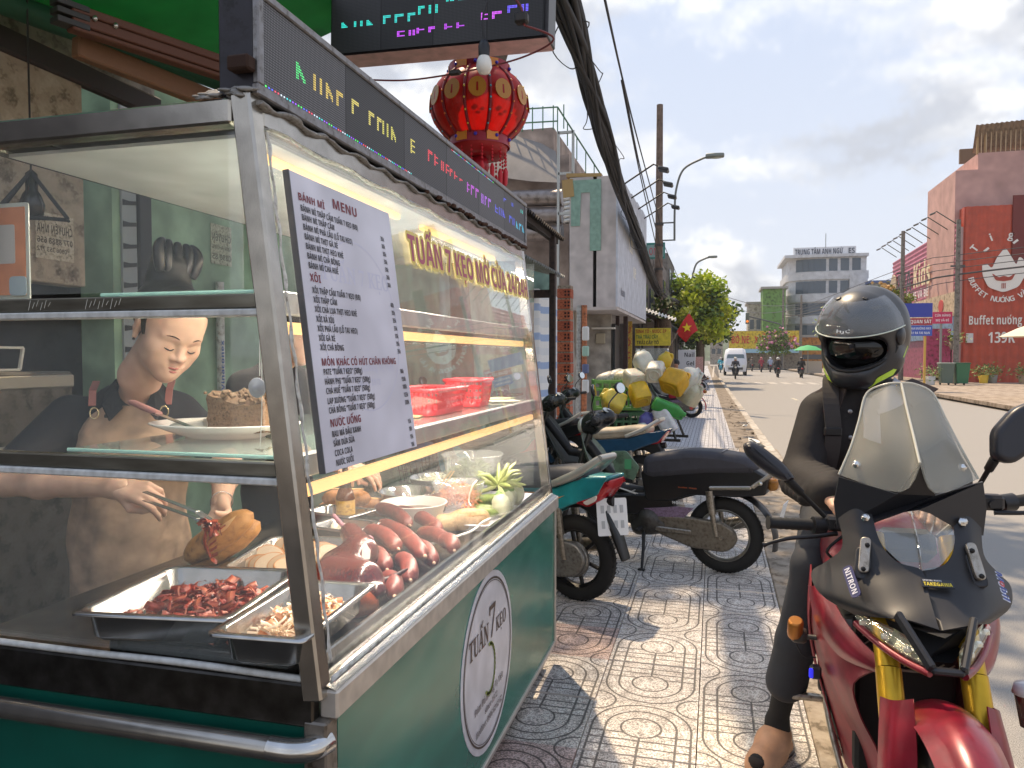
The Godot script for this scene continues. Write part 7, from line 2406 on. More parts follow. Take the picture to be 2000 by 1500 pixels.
func build_dream() -> Node3D:
	var bike := thing("motorbike", "black motorbike with long grey seat and spoked wheels parked side-on on the tiles", "motorbike", V(0.075, 0, -5.43), 166, "motorbikes parked on the pavement")
	var black := mt("17161a", 0.3, 0.0, "soft", 3.0)
	fork_and_wheels(bike, mt("b9b5ac", 0.3, 0.8), 36, false, black, V(1.0, 0.98, 0))
	underbone_basics(bike, mt("7d8f80", 0.4, 0, "stain", 2.0))
	var seat := panel(bike, "seat", mt("3b3a42", 0.6, 0, "soft", 4.0, "bumpfine", 0.3), 0.25, 0.05, [0.57, 0.66, 0.56, 0.79, 0.45, 0.815, 0.22, 0.855, 0.05, 0.855, -0.17, 0.83, -0.24, 0.78, -0.22, 0.71, 0.1, 0.69, 0.3, 0.66, 0.5, 0.63], 0, 0.05)
	var s := S()
	bar(s, V(0.0, 0.856, -0.1), V(0.0, 0.856, 0.1), 0.006, 0.004)
	obj("seat_seam", s, mt("8a8a90", 0.6), seat)
	panel(bike, "side_cover", black, 0.215, 0.015, [0.58, 0.68, 0.3, 0.74, -0.2, 0.76, -0.31, 0.70, -0.29, 0.58, -0.1, 0.55, 0.22, 0.54, 0.36, 0.48, 0.54, 0.47])
	for q in [[0.30, 0.585, 0.13], [-0.05, 0.61, 0.14]]:
		s = S()
		text(s, "Excellent   Chassis", plane(V(q[0], q[1], -0.1095), V(-1, 0, 0), V(0, 1, 0)), 0.009, q[2])
		obj("lettering", s, mt("b5562c", 0.5), bike)
	var lower := panel(bike, "engine_cover", black, 0.20, 0.02, [0.80, 0.50, 0.55, 0.52, 0.33, 0.50, 0.30, 0.40, 0.45, 0.36, 0.72, 0.36, 0.85, 0.42])
	s = S()
	slab(s, pv([0.55, 0.415, 0.50, 0.365, 0.26, 0.375, 0.19, 0.45, 0.30, 0.452]), 0.006, 0.002, Transform3D(Basis(), V(0, 0, -0.104)))
	obj("graphic", s, mt("8a7590", 0.4, 0, "stain", 8.0), lower)
	s = S()
	text(s, "HONDA", plane(V(0.34, 0.468, -0.105), V(-1, 0, 0), V(0, 1, 0)), 0.019, 0.11)
	obj("lettering", s, mt("d5d5d2", 0.4), lower)
	panel(bike, "chain_case", mt("7f786c", 0.5, 0.45, "stain", 5.0), 0.05, 0.012, [0.46, 0.37, 0.25, 0.385, 0.0, 0.37, -0.085, 0.32, -0.11, 0.265, -0.08, 0.20, -0.02, 0.165, 0.2, 0.17, 0.46, 0.25], -0.085, 0.04)
	s = S()
	bar(s, V(0.46, 0.285, -0.12), V(0.2, 0.28, -0.12), 0.016, 0.035, 0.008)
	tube(s, [V(-0.005, 0.265, -0.1), V(-0.005, 0.265, -0.135)], 0.012, 8)
	obj("axle_arm", s, mt("a19b90", 0.35, 0.7, "stain", 6.0), bike)
	for sd in [-1.0, 1.0]:
		s = S()
		var p := [V(0.085, 0.60, sd * 0.115), V(-0.20, 0.625, sd * 0.115), V(-0.33, 0.73, sd * 0.10)]
		for i in 2: bar(s, p[i], p[i + 1], 0.02, 0.028, 0.008)
		obj("grab_rail", s, mt("b8b0a4", 0.25, 0.8), bike)
	s = S()
	tube(s, [V(-0.33, 0.73, -0.1), V(-0.35, 0.74, 0.0), V(-0.33, 0.73, 0.1)], 0.013, 8)
	obj("grab_rail", s, mt("b8b0a4", 0.25, 0.8), bike)
	panel(bike, "tail_light", mt("9c6a30", 0.2), 0.12, 0.02, [-0.28, 0.69, -0.30, 0.60, -0.355, 0.61, -0.365, 0.68])
	s = S()
	var gr := []
	for i in 8:
		var a := deg_to_rad(-12.0 - i * 13.0)
		var row := []
		for k in 5:
			var u := (k - 2) / 2.0
			row.append(V(sin(a) * (0.33 + 0.004 * i - 0.02 * u * u), 0.275 + cos(a) * (0.31 + 0.006 * i - 0.02 * u * u), u * 0.07))
		gr.append(row)
	patch(s, gr, 3, 0.004)
	obj("rear_mudguard", s, black, bike)
	s = S()
	box(s, V(-0.385, 0.46, 0), V(0.004, 0.14, 0.19), 0.0, Basis(V(0, 0, 1), 0.25))
	obj("number_plate", s, mt("d8d8d6", 0.4), bike)
	s = S()
	ell(s, V(-0.26, 0.66, -0.125), V(0.014, 0.014, 0.008), Basis(), 10)
	obj("bolt", s, mt("c9c7c1", 0.2, 0.9), bike)
	headset(bike, mt("1d1c1d", 0.25, 0, "soft", 3.0), V(0.93, 1.02, 0))
	panel(bike, "shield_flap", mt("6d8b76", 0.4, 0, "stain", 2.0), 0.012, 0.004, [0.66, 0.83, 0.78, 0.82, 0.74, 0.66, 0.60, 0.62, 0.56, 0.72], -0.17)
	s = S()
	slab(s, rect(0.62, 0.70, 0.67, 0.77), 0.003, 0.0, Transform3D(Basis(V(0, 0, 1), 0.0), V(0, 0, -0.178)))
	obj("service_label", s, mt("4d9a6a", 0.5), bike)
	s = S()
	for i in 5: bar(s, V(0.90, 0.60 - i * 0.022, -0.14 + i * 0.05), V(0.60, 0.52 - i * 0.006, -0.14 + i * 0.05), 0.006, 0.006)
	for i in 3: bar(s, V(0.88 - i * 0.12, 0.59 - i * 0.03, -0.15), V(0.88 - i * 0.12, 0.55 - i * 0.01, 0.1), 0.006, 0.006)
	var cr := obj("carrier", s, mt("d6d3cc", 0.3, 0.3), bike)
	cr.set_meta("kind", "stuff")
	return bike
func build_wave() -> void:
	var bike := thing("motorbike", "turquoise motorbike with flame stickers, red tail light and white number plate", "motorbike", V(-0.81, 0, -4.58), 160, "motorbikes parked on the pavement")
	var teal := mt("1f8f96", 0.2, 0.05, "soft", 3.0)
	teal.clearcoat_enabled = true; teal.clearcoat = 0.5
	var black := mt("161618", 0.4)
	fork_and_wheels(bike, mt("201f1f", 0.4, 0.4), 6, true, teal, V(1.0, 0.98, 0))
	underbone_basics(bike, teal)
	panel(bike, "seat", mt("4a4a4d", 0.6, 0, "soft", 4.0, "bumpfine", 0.3), 0.26, 0.06, [0.62, 0.70, 0.6, 0.77, 0.3, 0.80, 0.02, 0.84, -0.12, 0.83, -0.11, 0.75, 0.1, 0.70, 0.4, 0.66], 0, 0.05)
	for sd in [-1.0, 1.0]:
		var tail := panel(bike, "tail_panel", teal, 0.03, 0.012, [0.52, 0.66, 0.1, 0.70, -0.08, 0.78, -0.27, 0.80, -0.20, 0.68, 0.0, 0.60, 0.25, 0.47, 0.5, 0.48], sd * 0.10, 0.02)
		var s := S()
		var z: float = sd * 0.1165
		var out := pv([0.34, 0.53, 0.22, 0.56, 0.02, 0.665, 0.14, 0.62, 0.24, 0.625, 0.12, 0.67, 0.34, 0.655])
		slab(s, out, 0.003, 0.0, Transform3D(Basis(), V(0, 0, z)))
		obj("flame_sticker", s, mt("e08a28", 0.4), tail)
		s = S()
		slab(s, pv([0.32, 0.545, 0.24, 0.565, 0.16, 0.61, 0.27, 0.60, 0.2, 0.635, 0.33, 0.63]), 0.003, 0.0, Transform3D(Basis(), V(0, 0, z + sd * 0.003)))
		obj("flame_heart", s, mt("e8cf3c", 0.4), tail)
		s = S()
		text(s, "WAVE", plane(V(0.30, 0.515, -0.1195) if sd < 0 else V(0.18, 0.545, 0.1195), V(-1 if sd < 0 else 1, 0.3 * (1 if sd < 0 else -1) * 1.0, 0), V(0, 1, 0)), 0.022, 0.11)
		obj("lettering", s, mt("e6e6e4", 0.4), tail)
	panel(bike, "tail_cap", teal, 0.19, 0.03, [-0.05, 0.79, -0.27, 0.80, -0.22, 0.72, -0.02, 0.70], 0)
	var tl := panel(bike, "tail_light", mt("a5202a", 0.12), 0.225, 0.03, [-0.275, 0.785, -0.06, 0.66, -0.03, 0.62, -0.12, 0.60, -0.20, 0.65, -0.262, 0.73], 0)
	for sd in [-1.0, 1.0]: panel(tl, "signal_lens", mt("d9cfc6", 0.12), 0.02, 0.005, [-0.20, 0.69, -0.10, 0.635, -0.13, 0.618, -0.19, 0.65], sd * 0.112)
	var s2 := S()
	for sd in [-1.0, 1.0]: tube(s2, curve([V(0.12, 0.72, sd * 0.13), V(-0.06, 0.80, sd * 0.13), V(-0.20, 0.90, sd * 0.09)], 5), [0.02, 0.022, 0.024, 0.026, 0.027, 0.027, 0.026, 0.025, 0.024, 0.023, 0.021], 10)
	tube(s2, [V(-0.20, 0.90, -0.09), V(-0.215, 0.905, 0), V(-0.20, 0.90, 0.09)], 0.021, 10)
	obj("grab_handle", s2, mt("a9a8a2", 0.3, 0.5), bike)
	s2 = S()
	var pp := facing(V(-0.25, 0.55, -0.02), V(-0.72, 0.22, -0.66), V(-0.66, 0, 0.72))
	slab(s2, rounded(rect(-0.095, -0.11, 0.095, 0.11), 0.012), 0.004, 0.0, pp)
	var pl := obj("number_plate", s2, mt("dcdcda", 0.4), bike)
	s2 = S()
	for i in 8: box(s2, pp * V(-0.06 + (i % 4) * 0.04, 0.045 - (i / 4) * 0.09, 0.004), V(0.02, 0.045, 0.002), 0.0, pp.basis)
	obj("worn_print", s2, mt("a9aaaa", 0.5), pl).set_meta("kind", "stuff")
	panel(bike, "rear_mudguard", black, 0.10, 0.02, [0.05, 0.62, -0.18, 0.68, -0.30, 0.44, -0.345, 0.30, -0.32, 0.29, -0.24, 0.46, -0.1, 0.56])
	s2 = S()
	lathe(s2, [[0.095, -0.02], [0.11, -0.01], [0.11, 0.015], [0.06, 0.02]], Transform3D(Basis(V(1, 0, 0), PI / 2), V(0, 0.265, -0.055)), 24)
	panel(bike, "chain_case", mt("8b8a86", 0.4, 0.5, "stain", 6.0), 0.045, 0.015, [0.5, 0.34, 0.1, 0.39, -0.06, 0.37, -0.12, 0.28, -0.06, 0.17, 0.1, 0.15, 0.5, 0.24], -0.085, 0.05)
	obj("brake_drum", s2, mt("9b9892", 0.35, 0.6, "stain", 6.0), bike)
	headset(bike, black, V(0.93, 1.02, 0), false)
	s2 = S()
	for i in 9:
		var u := -0.14 + i * 0.035
		bar(s2, V(1.12, 0.62, u), V(1.14, 0.84, u * 1.15), 0.004, 0.004)
		bar(s2, V(1.34, 0.62, u), V(1.38, 0.84, u * 1.15), 0.004, 0.004)
	for i in 5:
		for sd in [-1.0, 1.0]: bar(s2, V(1.12 + i * 0.055, 0.62, sd * 0.14), V(1.14 + i * 0.06, 0.84, sd * 0.16), 0.004, 0.004)
	for y in [0.62, 0.70, 0.78, 0.84]:
		var w: float = 0.14 + (y - 0.62) * 0.1
		for sd in [-1.0, 1.0]: bar(s2, V(1.12, y, sd * w), V(1.37, y, sd * w), 0.004, 0.005)
		for x in [1.12, 1.37]: bar(s2, V(x, y, -w), V(x, y, w), 0.004, 0.005)
	var bk := obj("front_basket", s2, mt("151515", 0.6), bike)
	bk.set_meta("kind", "stuff")
func jug(called: String, label: String, hex: String, size: Vector3, at: Vector3, rot_: Vector3, clear := false) -> void:
	var t := thing(called, label, "jug", at, 0, "empty plastic jugs strung on the bike")
	t.rotation = rot_
	var m := mt(hex, 0.4, 0, "soft", 4.0)
	if not M.has(hex + "jug"):
		m = m.duplicate()
		m.subsurf_scatter_enabled = true
		m.subsurf_scatter_strength = 0.25
		M[hex + "jug"] = m
	m = M[hex + "jug"]
	var s := S()
	var hx := size.x * 0.5
	var hz := size.z * 0.5
	loft(s, [rring(0, 0, hx * 0.88, hz * 0.88, 0.03, 0.0), rring(0, 0, hx, hz, 0.04, 0.015), rring(0, 0, hx, hz, 0.04, size.y * 0.62), rring(0, 0, hx * 0.96, hz * 0.96, 0.045, size.y * 0.72), rring(0, 0, hx * 0.6, hz * 0.62, 0.035, size.y * 0.86), rring(0, 0, 0.028, 0.028, 0.026, size.y * 0.93), rring(0, 0, 0.026, 0.026, 0.024, size.y)])
	obj("body", s, m, t)
	s = S()
	ring_tube(s, V(0, 0.002, 0), hx * 0.6, 0.008, Basis(V(1, 0, 0), PI / 2), 20, 6, hz * 0.6)
	obj("base_rim", s, m, t)
	s = S()
	tube(s, curve([V(0.02, size.y * 0.9, 0), V(hx * 0.75, size.y * 0.93, 0), V(hx * 0.92, size.y * 0.78, 0), V(hx * 0.9, size.y * 0.6, 0)], 5), 0.014, 8)
	obj("handle", s, m, t)
func crate(label: String, at: Vector3, turn: float, hex: String, sx: float, sy: float, sz: float) -> Node3D:
	var t := thing("plastic_crate", label, "crate", at, turn, "green plastic crates on the cargo bike")
	var m := mt(hex, 0.5, 0, "soft", 3.0)
	var s := S()
	box(s, V(0, 0.006, 0), V(sx, 0.012, sz))
	obj("base", s, m, t)
	for q in [[sx, 0.0, 1.0], [sx, 0.0, -1.0], [sz, 1.0, 1.0], [sz, 1.0, -1.0]]:
		var b := Basis(Vector3.UP, q[1] * PI / 2)
		var off: float = (sz if q[1] == 0.0 else sx) * 0.5 * q[2]
		s = S()
		for y in [0.012, sy * 0.36, sy * 0.68, sy - 0.02]: box(s, b * V(0, y, off), b * V(q[0], 0.028 if y < sy * 0.9 else 0.04, 0.016) if q[1] == 0.0 else V(0.016, 0.028 if y < sy * 0.9 else 0.04, q[0]), 0.004)
		var n := 7
		for i in n:
			var x: float = (float(i) / (n - 1) - 0.5) * (q[0] - 0.02)
			box(s, b * V(x, sy * 0.5, off), V(0.02, sy, 0.02), 0.003)
		obj("slatted_side", s, m, t)
	return t
func build_parked() -> void:
	var dream := build_dream()
	build_wave()
	for q in [[V(-0.70, 0, -7.55), 168, "motorbike with pale seat and blue tail panel behind the black one", "24506e", "c9b9a0"], [V(-1.55, 0, -8.2), 160, "dark motorbike by the wall with only mirrors and bars in view", "1c1c1e", "2b2a2a"], [V(-1.75, 0, -6.6), 158, "black motorbike squeezed between the cart and the brick pillar", "202022", "3a3a3c"]]:
		var b := thing("motorbike", q[2], "motorbike", q[0], q[1], "motorbikes parked on the pavement")
		var pm := mt(q[3], 0.3, 0, "soft", 3.0)
		fork_and_wheels(b, mt("8b8882", 0.3, 0.7), 5, true, pm, V(1.0, 0.98, 0))
		underbone_basics(b, mt("2a2f2c", 0.4))
		panel(b, "seat", mt(q[4], 0.6, 0, "soft", 4.0), 0.25, 0.06, [0.6, 0.70, 0.58, 0.78, 0.3, 0.79, 0.02, 0.83, -0.12, 0.82, -0.11, 0.74, 0.1, 0.70, 0.4, 0.66], 0, 0.05)
		for sd in [-1.0, 1.0]: panel(b, "tail_panel", pm, 0.03, 0.012, [0.52, 0.66, 0.1, 0.70, -0.08, 0.76, -0.30, 0.80, -0.20, 0.68, 0.0, 0.60, 0.25, 0.47, 0.5, 0.48], sd * 0.10, 0.02)
		panel(b, "tail_light", mt("a5202a", 0.12), 0.2, 0.02, [-0.28, 0.785, -0.1, 0.69, -0.08, 0.64, -0.2, 0.66])
		panel(b, "rear_mudguard", mt("1a1a1b", 0.5), 0.10, 0.02, [0.05, 0.62, -0.18, 0.68, -0.34, 0.40, -0.38, 0.26, -0.35, 0.25, -0.26, 0.44, -0.1, 0.56])
		var s := S()
		for sd in [-1.0, 1.0]: tube(s, curve([V(0.12, 0.72, sd * 0.13), V(-0.06, 0.80, sd * 0.13), V(-0.2, 0.89, sd * 0.09)], 5), 0.018, 8)
		tube(s, [V(-0.20, 0.89, -0.09), V(-0.20, 0.89, 0.09)], 0.018, 8)
		obj("grab_handle", s, mt("c9c5bc", 0.3, 0.4), b)
		headset(b, mt("22261f", 0.25), V(0.93, 1.03, 0))
	var hm := thing("bike_helmet", "grey-blue half helmet lying in the black front basket", "helmet", V(-2.0, 0.75, -5.02))
	var s := S()
	lathe(s, [[0.12, 0.0], [0.125, 0.02], [0.122, 0.07], [0.10, 0.12], [0.06, 0.145], [0.002, 0.155]], Transform3D(Basis.from_euler(V(0.2, 0, 0.15)), Vector3.ZERO), 20)
	obj("shell", s, mt("6d7684", 0.3), hm)
	s = S()
	slab(s, ngon(0, 0, 0.10, 0.05, 16), 0.008, 0.003, Transform3D(Basis.from_euler(V(-1.3, 0.3, 0)), V(0.08, 0.03, 0.08)))
	obj("peak", s, mt("4e5664", 0.3), hm)
	var cb := thing("cargo_motorbike", "old motorbike loaded with green crates and plastic jugs", "motorbike", V(-0.78, 0, -9.0), 172, "motorbikes parked on the pavement")
	var rm := mt("3a3d3a", 0.5)
	fork_and_wheels(cb, mt("8b8882", 0.3, 0.7), 36, false, rm, V(1.0, 0.98, 0))
	underbone_basics(cb, mt("39453d", 0.5))
	panel(cb, "seat", mt("2a2a2b", 0.7), 0.25, 0.06, [0.6, 0.70, 0.58, 0.78, 0.0, 0.80, -0.2, 0.80, -0.2, 0.72, 0.4, 0.66], 0, 0.05)
	panel(cb, "side_cover", rm, 0.19, 0.02, [0.56, 0.68, -0.3, 0.70, -0.28, 0.60, 0.22, 0.56, 0.5, 0.50])
	headset(cb, mt("22261f", 0.3), V(0.93, 1.03, 0))
	s = S()
	for z in [-0.25, 0.25]:
		bar(s, V(0.25, 0.56, z), V(-0.45, 0.56, z), 0.03, 0.03)
		bar(s, V(0.2, 0.56, z), V(0.2, 0.86, z * 0.6), 0.02, 0.02)
		bar(s, V(-0.4, 0.56, z), V(-0.3, 0.86, z * 0.6), 0.02, 0.02)
	bar(s, V(-0.35, 0.86, -0.3), V(-0.35, 0.86, 0.3), 0.03, 0.03)
	bar(s, V(0.2, 0.86, -0.3), V(0.2, 0.86, 0.3), 0.03, 0.03)
	obj("cargo_rack", s, mt("4a4541", 0.6, 0.4, "speck", 20.0), cb)
	crate("bright green slatted crate stuffed with plastic, upper of the two", V(-1.1, 0.90, -8.72), 12, "79b45a", 0.52, 0.34, 0.4)
	crate("dark green crate under the bright one", V(-1.02, 0.55, -8.70), 10, "4d7f5c", 0.5, 0.33, 0.38)
	for i in 4:
		s = S()
		var c: Vector3 = [V(-1.2, 1.22, -8.7), V(-1.02, 1.24, -8.66), V(-1.1, 1.25, -8.8), V(-0.94, 1.20, -8.75)][i]
		body(s, [[c, c + V(0.08, 0.04, 0.03), 0.09, 0.07], [c + V(-0.07, 0.02, 0), c + V(0.03, 0.07, -0.04), 0.06, 0.05]], 0.02, 0.04)
		solo("plastic_sack", s, mt(["d9d6cc", "e3ddb8", "c9cfc9", "3a58b0"][i], 0.4, 0, "stain", 4.0, "bump", 0.8), ["white plastic sack at the street end of the upper crate", "cream plastic bag on top of the crate", "clear crumpled bag at the back of the crate", "blue plastic wrap in the upper crate"][i], "plastic bag")
	jug("water_jug", "translucent cream jug topmost of the bundle", "ddd9c6", V(0.19, 0.30, 0.19), V(-0.70, 1.32, -8.42), V(-0.5, 0.3, 0.35))
	jug("water_jug", "cream jug with round base facing the camera, left of the topmost", "d9d3be", V(0.19, 0.30, 0.19), V(-0.80, 1.22, -8.22), V(-1.25, 0.3, 0.2))
	jug("water_jug", "second cream jug showing its ribbed base above the yellow cans", "dbd5c4", V(0.18, 0.30, 0.18), V(-0.63, 1.30, -8.2), V(-1.2, -0.2, 0.1))
	jug("oil_can", "yellow jug with open rim at the front of the bundle", "e0b820", V(0.20, 0.28, 0.2), V(-0.74, 1.02, -8.14), V(-0.7, 0.2, 0.25))
	jug("oil_can", "square yellow can with dark sticker, right of the open one", "dfab1c", V(0.25, 0.28, 0.22), V(-0.47, 1.16, -8.2), V(-0.75, -0.2, -0.35))
	jug("oil_can", "pale yellow can sticking out at the lower edge of the crate", "d9c34a", V(0.2, 0.27, 0.2), V(-0.95, 0.98, -8.16), V(-0.4, 0.4, 1.1))
	jug("oil_can", "small yellow can peeping out behind the square one", "d8b62a", V(0.15, 0.25, 0.15), V(-0.58, 1.32, -8.46), V(0.1, 0.2, -0.3))
	jug("water_jug", "clear white jug with white top end at the right of the bundle", "dad8cc", V(0.20, 0.32, 0.2), V(-0.38, 1.14, -8.4), V(-0.5, -0.4, -0.6))
	jug("water_jug", "printed cream jug at the lower right of the bundle", "cfc9ae", V(0.20, 0.26, 0.2), V(-0.31, 1.0, -8.44), V(-0.2, -0.5, -0.5))
	jug("green_bottle", "long green bottle lying across the bundle", "3c9a44", V(0.14, 0.36, 0.13), V(-0.62, 1.02, -8.05), V(0.2, 0.2, -1.95))
	jug("white_bottle", "white detergent bottle with red print, lowest of the bundle", "d9dadb", V(0.17, 0.36, 0.13), V(-0.44, 0.72, -8.05), V(-0.1, -0.1, 0.5))
	jug("blue_jar", "violet-blue jar under the yellow jug", "5a5aa0", V(0.14, 0.2, 0.14), V(-0.72, 0.72, -8.1), V(0.0, 0.2, -0.15))
	jug("water_bottle", "clear water bottle lying under the violet jar", "b9c0bd", V(0.13, 0.22, 0.13), V(-0.78, 0.62, -8.05), V(0.0, 0.2, -0.35))
	s = S()
	slab(s, rounded(rect(-0.04, -0.035, 0.04, 0.035), 0.02), 0.004, 0.0, plane(V(-0.47, 0.86, -7.975), V(0.9, 0.4, 0.1), V(-0.4, 0.9, 0.0)))
	text(s, "CLEAN", plane(V(-0.47, 0.86, -7.97), V(0.9, 0.4, 0.1), V(-0.4, 0.9, 0)) * Transform3D(Basis(), V(-0.03, -0.01, 0.003)), 0.02, 0.06)
	obj("printed_label", s, mt("c2463c", 0.5), get_node("white_bottle"))
	var red := dup(dream, "motorbike with shiny red rear mudguard parked far along the kerb", V(-0.55, 0, -19.2), 176)
	for c in red.get_children():
		if str(c.name).begins_with("rear_mudguard") or str(c.name).begins_with("side_cover"): c.material_override = mt("9c1f2c", 0.2)
	red.set_meta("group", "motorbikes parked on the pavement")
	var sc := dup(dream, "dark maroon motorbike parked by the nail sign", V(-0.6, 0, -31.0), 185)
	for c in sc.get_children():
		if str(c.name).begins_with("seat") or str(c.name).begins_with("side_cover"): c.material_override = mt("3a1a20", 0.3)
func tree(label: String, at: Vector3, h: float, r: Vector3, hexes: Array, n: int, leaf: float, trunk_r := 0.16, blossoms := "") -> Node3D:
	var t := thing("street_tree", label, "tree", at)
	var s := S()
	var top := V(0, h * 0.62, 0)
	tube(s, curve([V(0, -0.05, 0), V(0.08, h * 0.3, 0.05), top], 5), [trunk_r * 1.25, trunk_r * 1.1, trunk_r, trunk_r * 0.95, trunk_r * 0.92, trunk_r * 0.9, trunk_r * 0.85, trunk_r * 0.8, trunk_r * 0.75, trunk_r * 0.7, trunk_r * 0.6], 9)
	var tips := []
	for i in 9:
		var a := i * 2.4
		var e := top + V(cos(a) * r.x * rng.randf_range(0.45, 0.8), rng.randf_range(-0.1, 0.75) * r.y, sin(a) * r.z * rng.randf_range(0.45, 0.8))
		tube(s, curve([top * rng.randf_range(0.75, 0.98), top.lerp(e, 0.5) + V(0, r.y * 0.1, 0), e], 3), [trunk_r * 0.45, trunk_r * 0.38, trunk_r * 0.3, trunk_r * 0.24, trunk_r * 0.18, trunk_r * 0.12, trunk_r * 0.07], 6)
		tips.append(e)
	obj("trunk", s, mt("6b5b4b", 0.95, 0, "stain", 2.0, "bump", 1.0), t)
	var cols := []
	for hx in hexes: cols.append(Color(hx).srgb_to_linear())
	s = S()
	s.set_smooth_group(-1)
	var clumps := []
	for i in 46:
		var d := V(rng.randfn(), rng.randfn(), rng.randfn()).normalized() * pow(rng.randf(), 0.4)
		clumps.append([top + V(0, r.y * 0.28, 0) + d * r, rng.randf_range(0.16, 0.34) * r.x, rng.randf()])
	for e in tips: clumps.append([e, 0.3 * r.x, rng.randf()])
	for i in n:
		var c: Array = clumps[rng.randi() % clumps.size()]
		var p: Vector3 = c[0] + V(rng.randfn(), rng.randfn() * 0.7, rng.randfn()) * c[1] * 0.55
		var b := rot()
		var l := leaf * rng.randf_range(0.6, 1.4)
		var col: Color = cols[mini(int(c[2] * cols.size() * 0.99), cols.size() - 1)].lerp(cols[rng.randi() % cols.size()], 0.4) * rng.randf_range(0.75, 1.25)
		s.set_color(col)
		tri(s, p - b.x * l * 0.5, p + b.z * l * 0.32, p + b.x * l * 0.5)
		tri(s, p - b.x * l * 0.5, p + b.x * l * 0.5, p - b.z * l * 0.32)
	var lm := vmat(0.55)
	if not M.has("leafy"):
		var m: StandardMaterial3D = lm.duplicate()
		m.backlight_enabled = true
		m.backlight = Color(0.5, 0.55, 0.25)
		M["leafy"] = m
	var cr := obj("crown", s, M["leafy"], t)
	cr.set_meta("kind", "stuff")
	if blossoms:
		s = S()
		for i in n / 9:
			var c: Array = clumps[rng.randi() % clumps.size()]
			if c[2] < 0.5: continue
			var p: Vector3 = c[0] + V(rng.randfn(), absf(rng.randfn()), rng.randfn()) * c[1] * 0.6
			box(s, p, Vector3.ONE * leaf * 0.7, 0.0, rot())
		var bl := obj("blossom", s, mt(blossoms, 0.6), t)
		bl.set_meta("kind", "stuff")
	return t
func lamp_post(label: String, at: Vector3, k: float) -> void:
	var t := thing("street_lamp", label, "street lamp", at, 0, "curved street lamps along the pavement")
	var s := S()
	var p := [V(0, 5.38, 0), V(0, 6.4, 0), V(0.05, 7.1, 0), V(0.28, 7.72, 0), V(0.85, 8.02, 0), V(1.05, 8.06, 0)]
	if k > 0: p[0] = V(0, 0, 0)
	tube(s, curve(p, 5), 0.035 if k == 0 else 0.06, 8)
	obj("arm", s, mt("6d6f6b", 0.5, 0.5), t)
	s = S()
	var lp := facing(V(1.28, 8.10, 0), V(0, 1, 0), V(0.95, 0.16, 0))
	slab(s, rounded(pv([-0.3, -0.1, 0.0, -0.14, 0.3, -0.08, 0.3, 0.08, 0.0, 0.14, -0.3, 0.1]), 0.05), 0.15, 0.05, lp)
	obj("lamp_head", s, mt("7b807a", 0.5, 0.4), t)
	s = S()
	slab(s, ngon(0.05, 0, 0.17, 0.09, 16), 0.03, 0.01, lp * Transform3D(Basis(), V(0, 0, -0.07)))
	obj("lens", s, mt("b9bdb6", 0.2), t)
	if k == 0:
		s = S()
		for y in [5.4, 5.98]: bar(s, V(-0.46, y, 0), V(0.0, y, 0), 0.04, 0.04)
		obj("bracket", s, mt("5c5d5a", 0.6, 0.4), t)
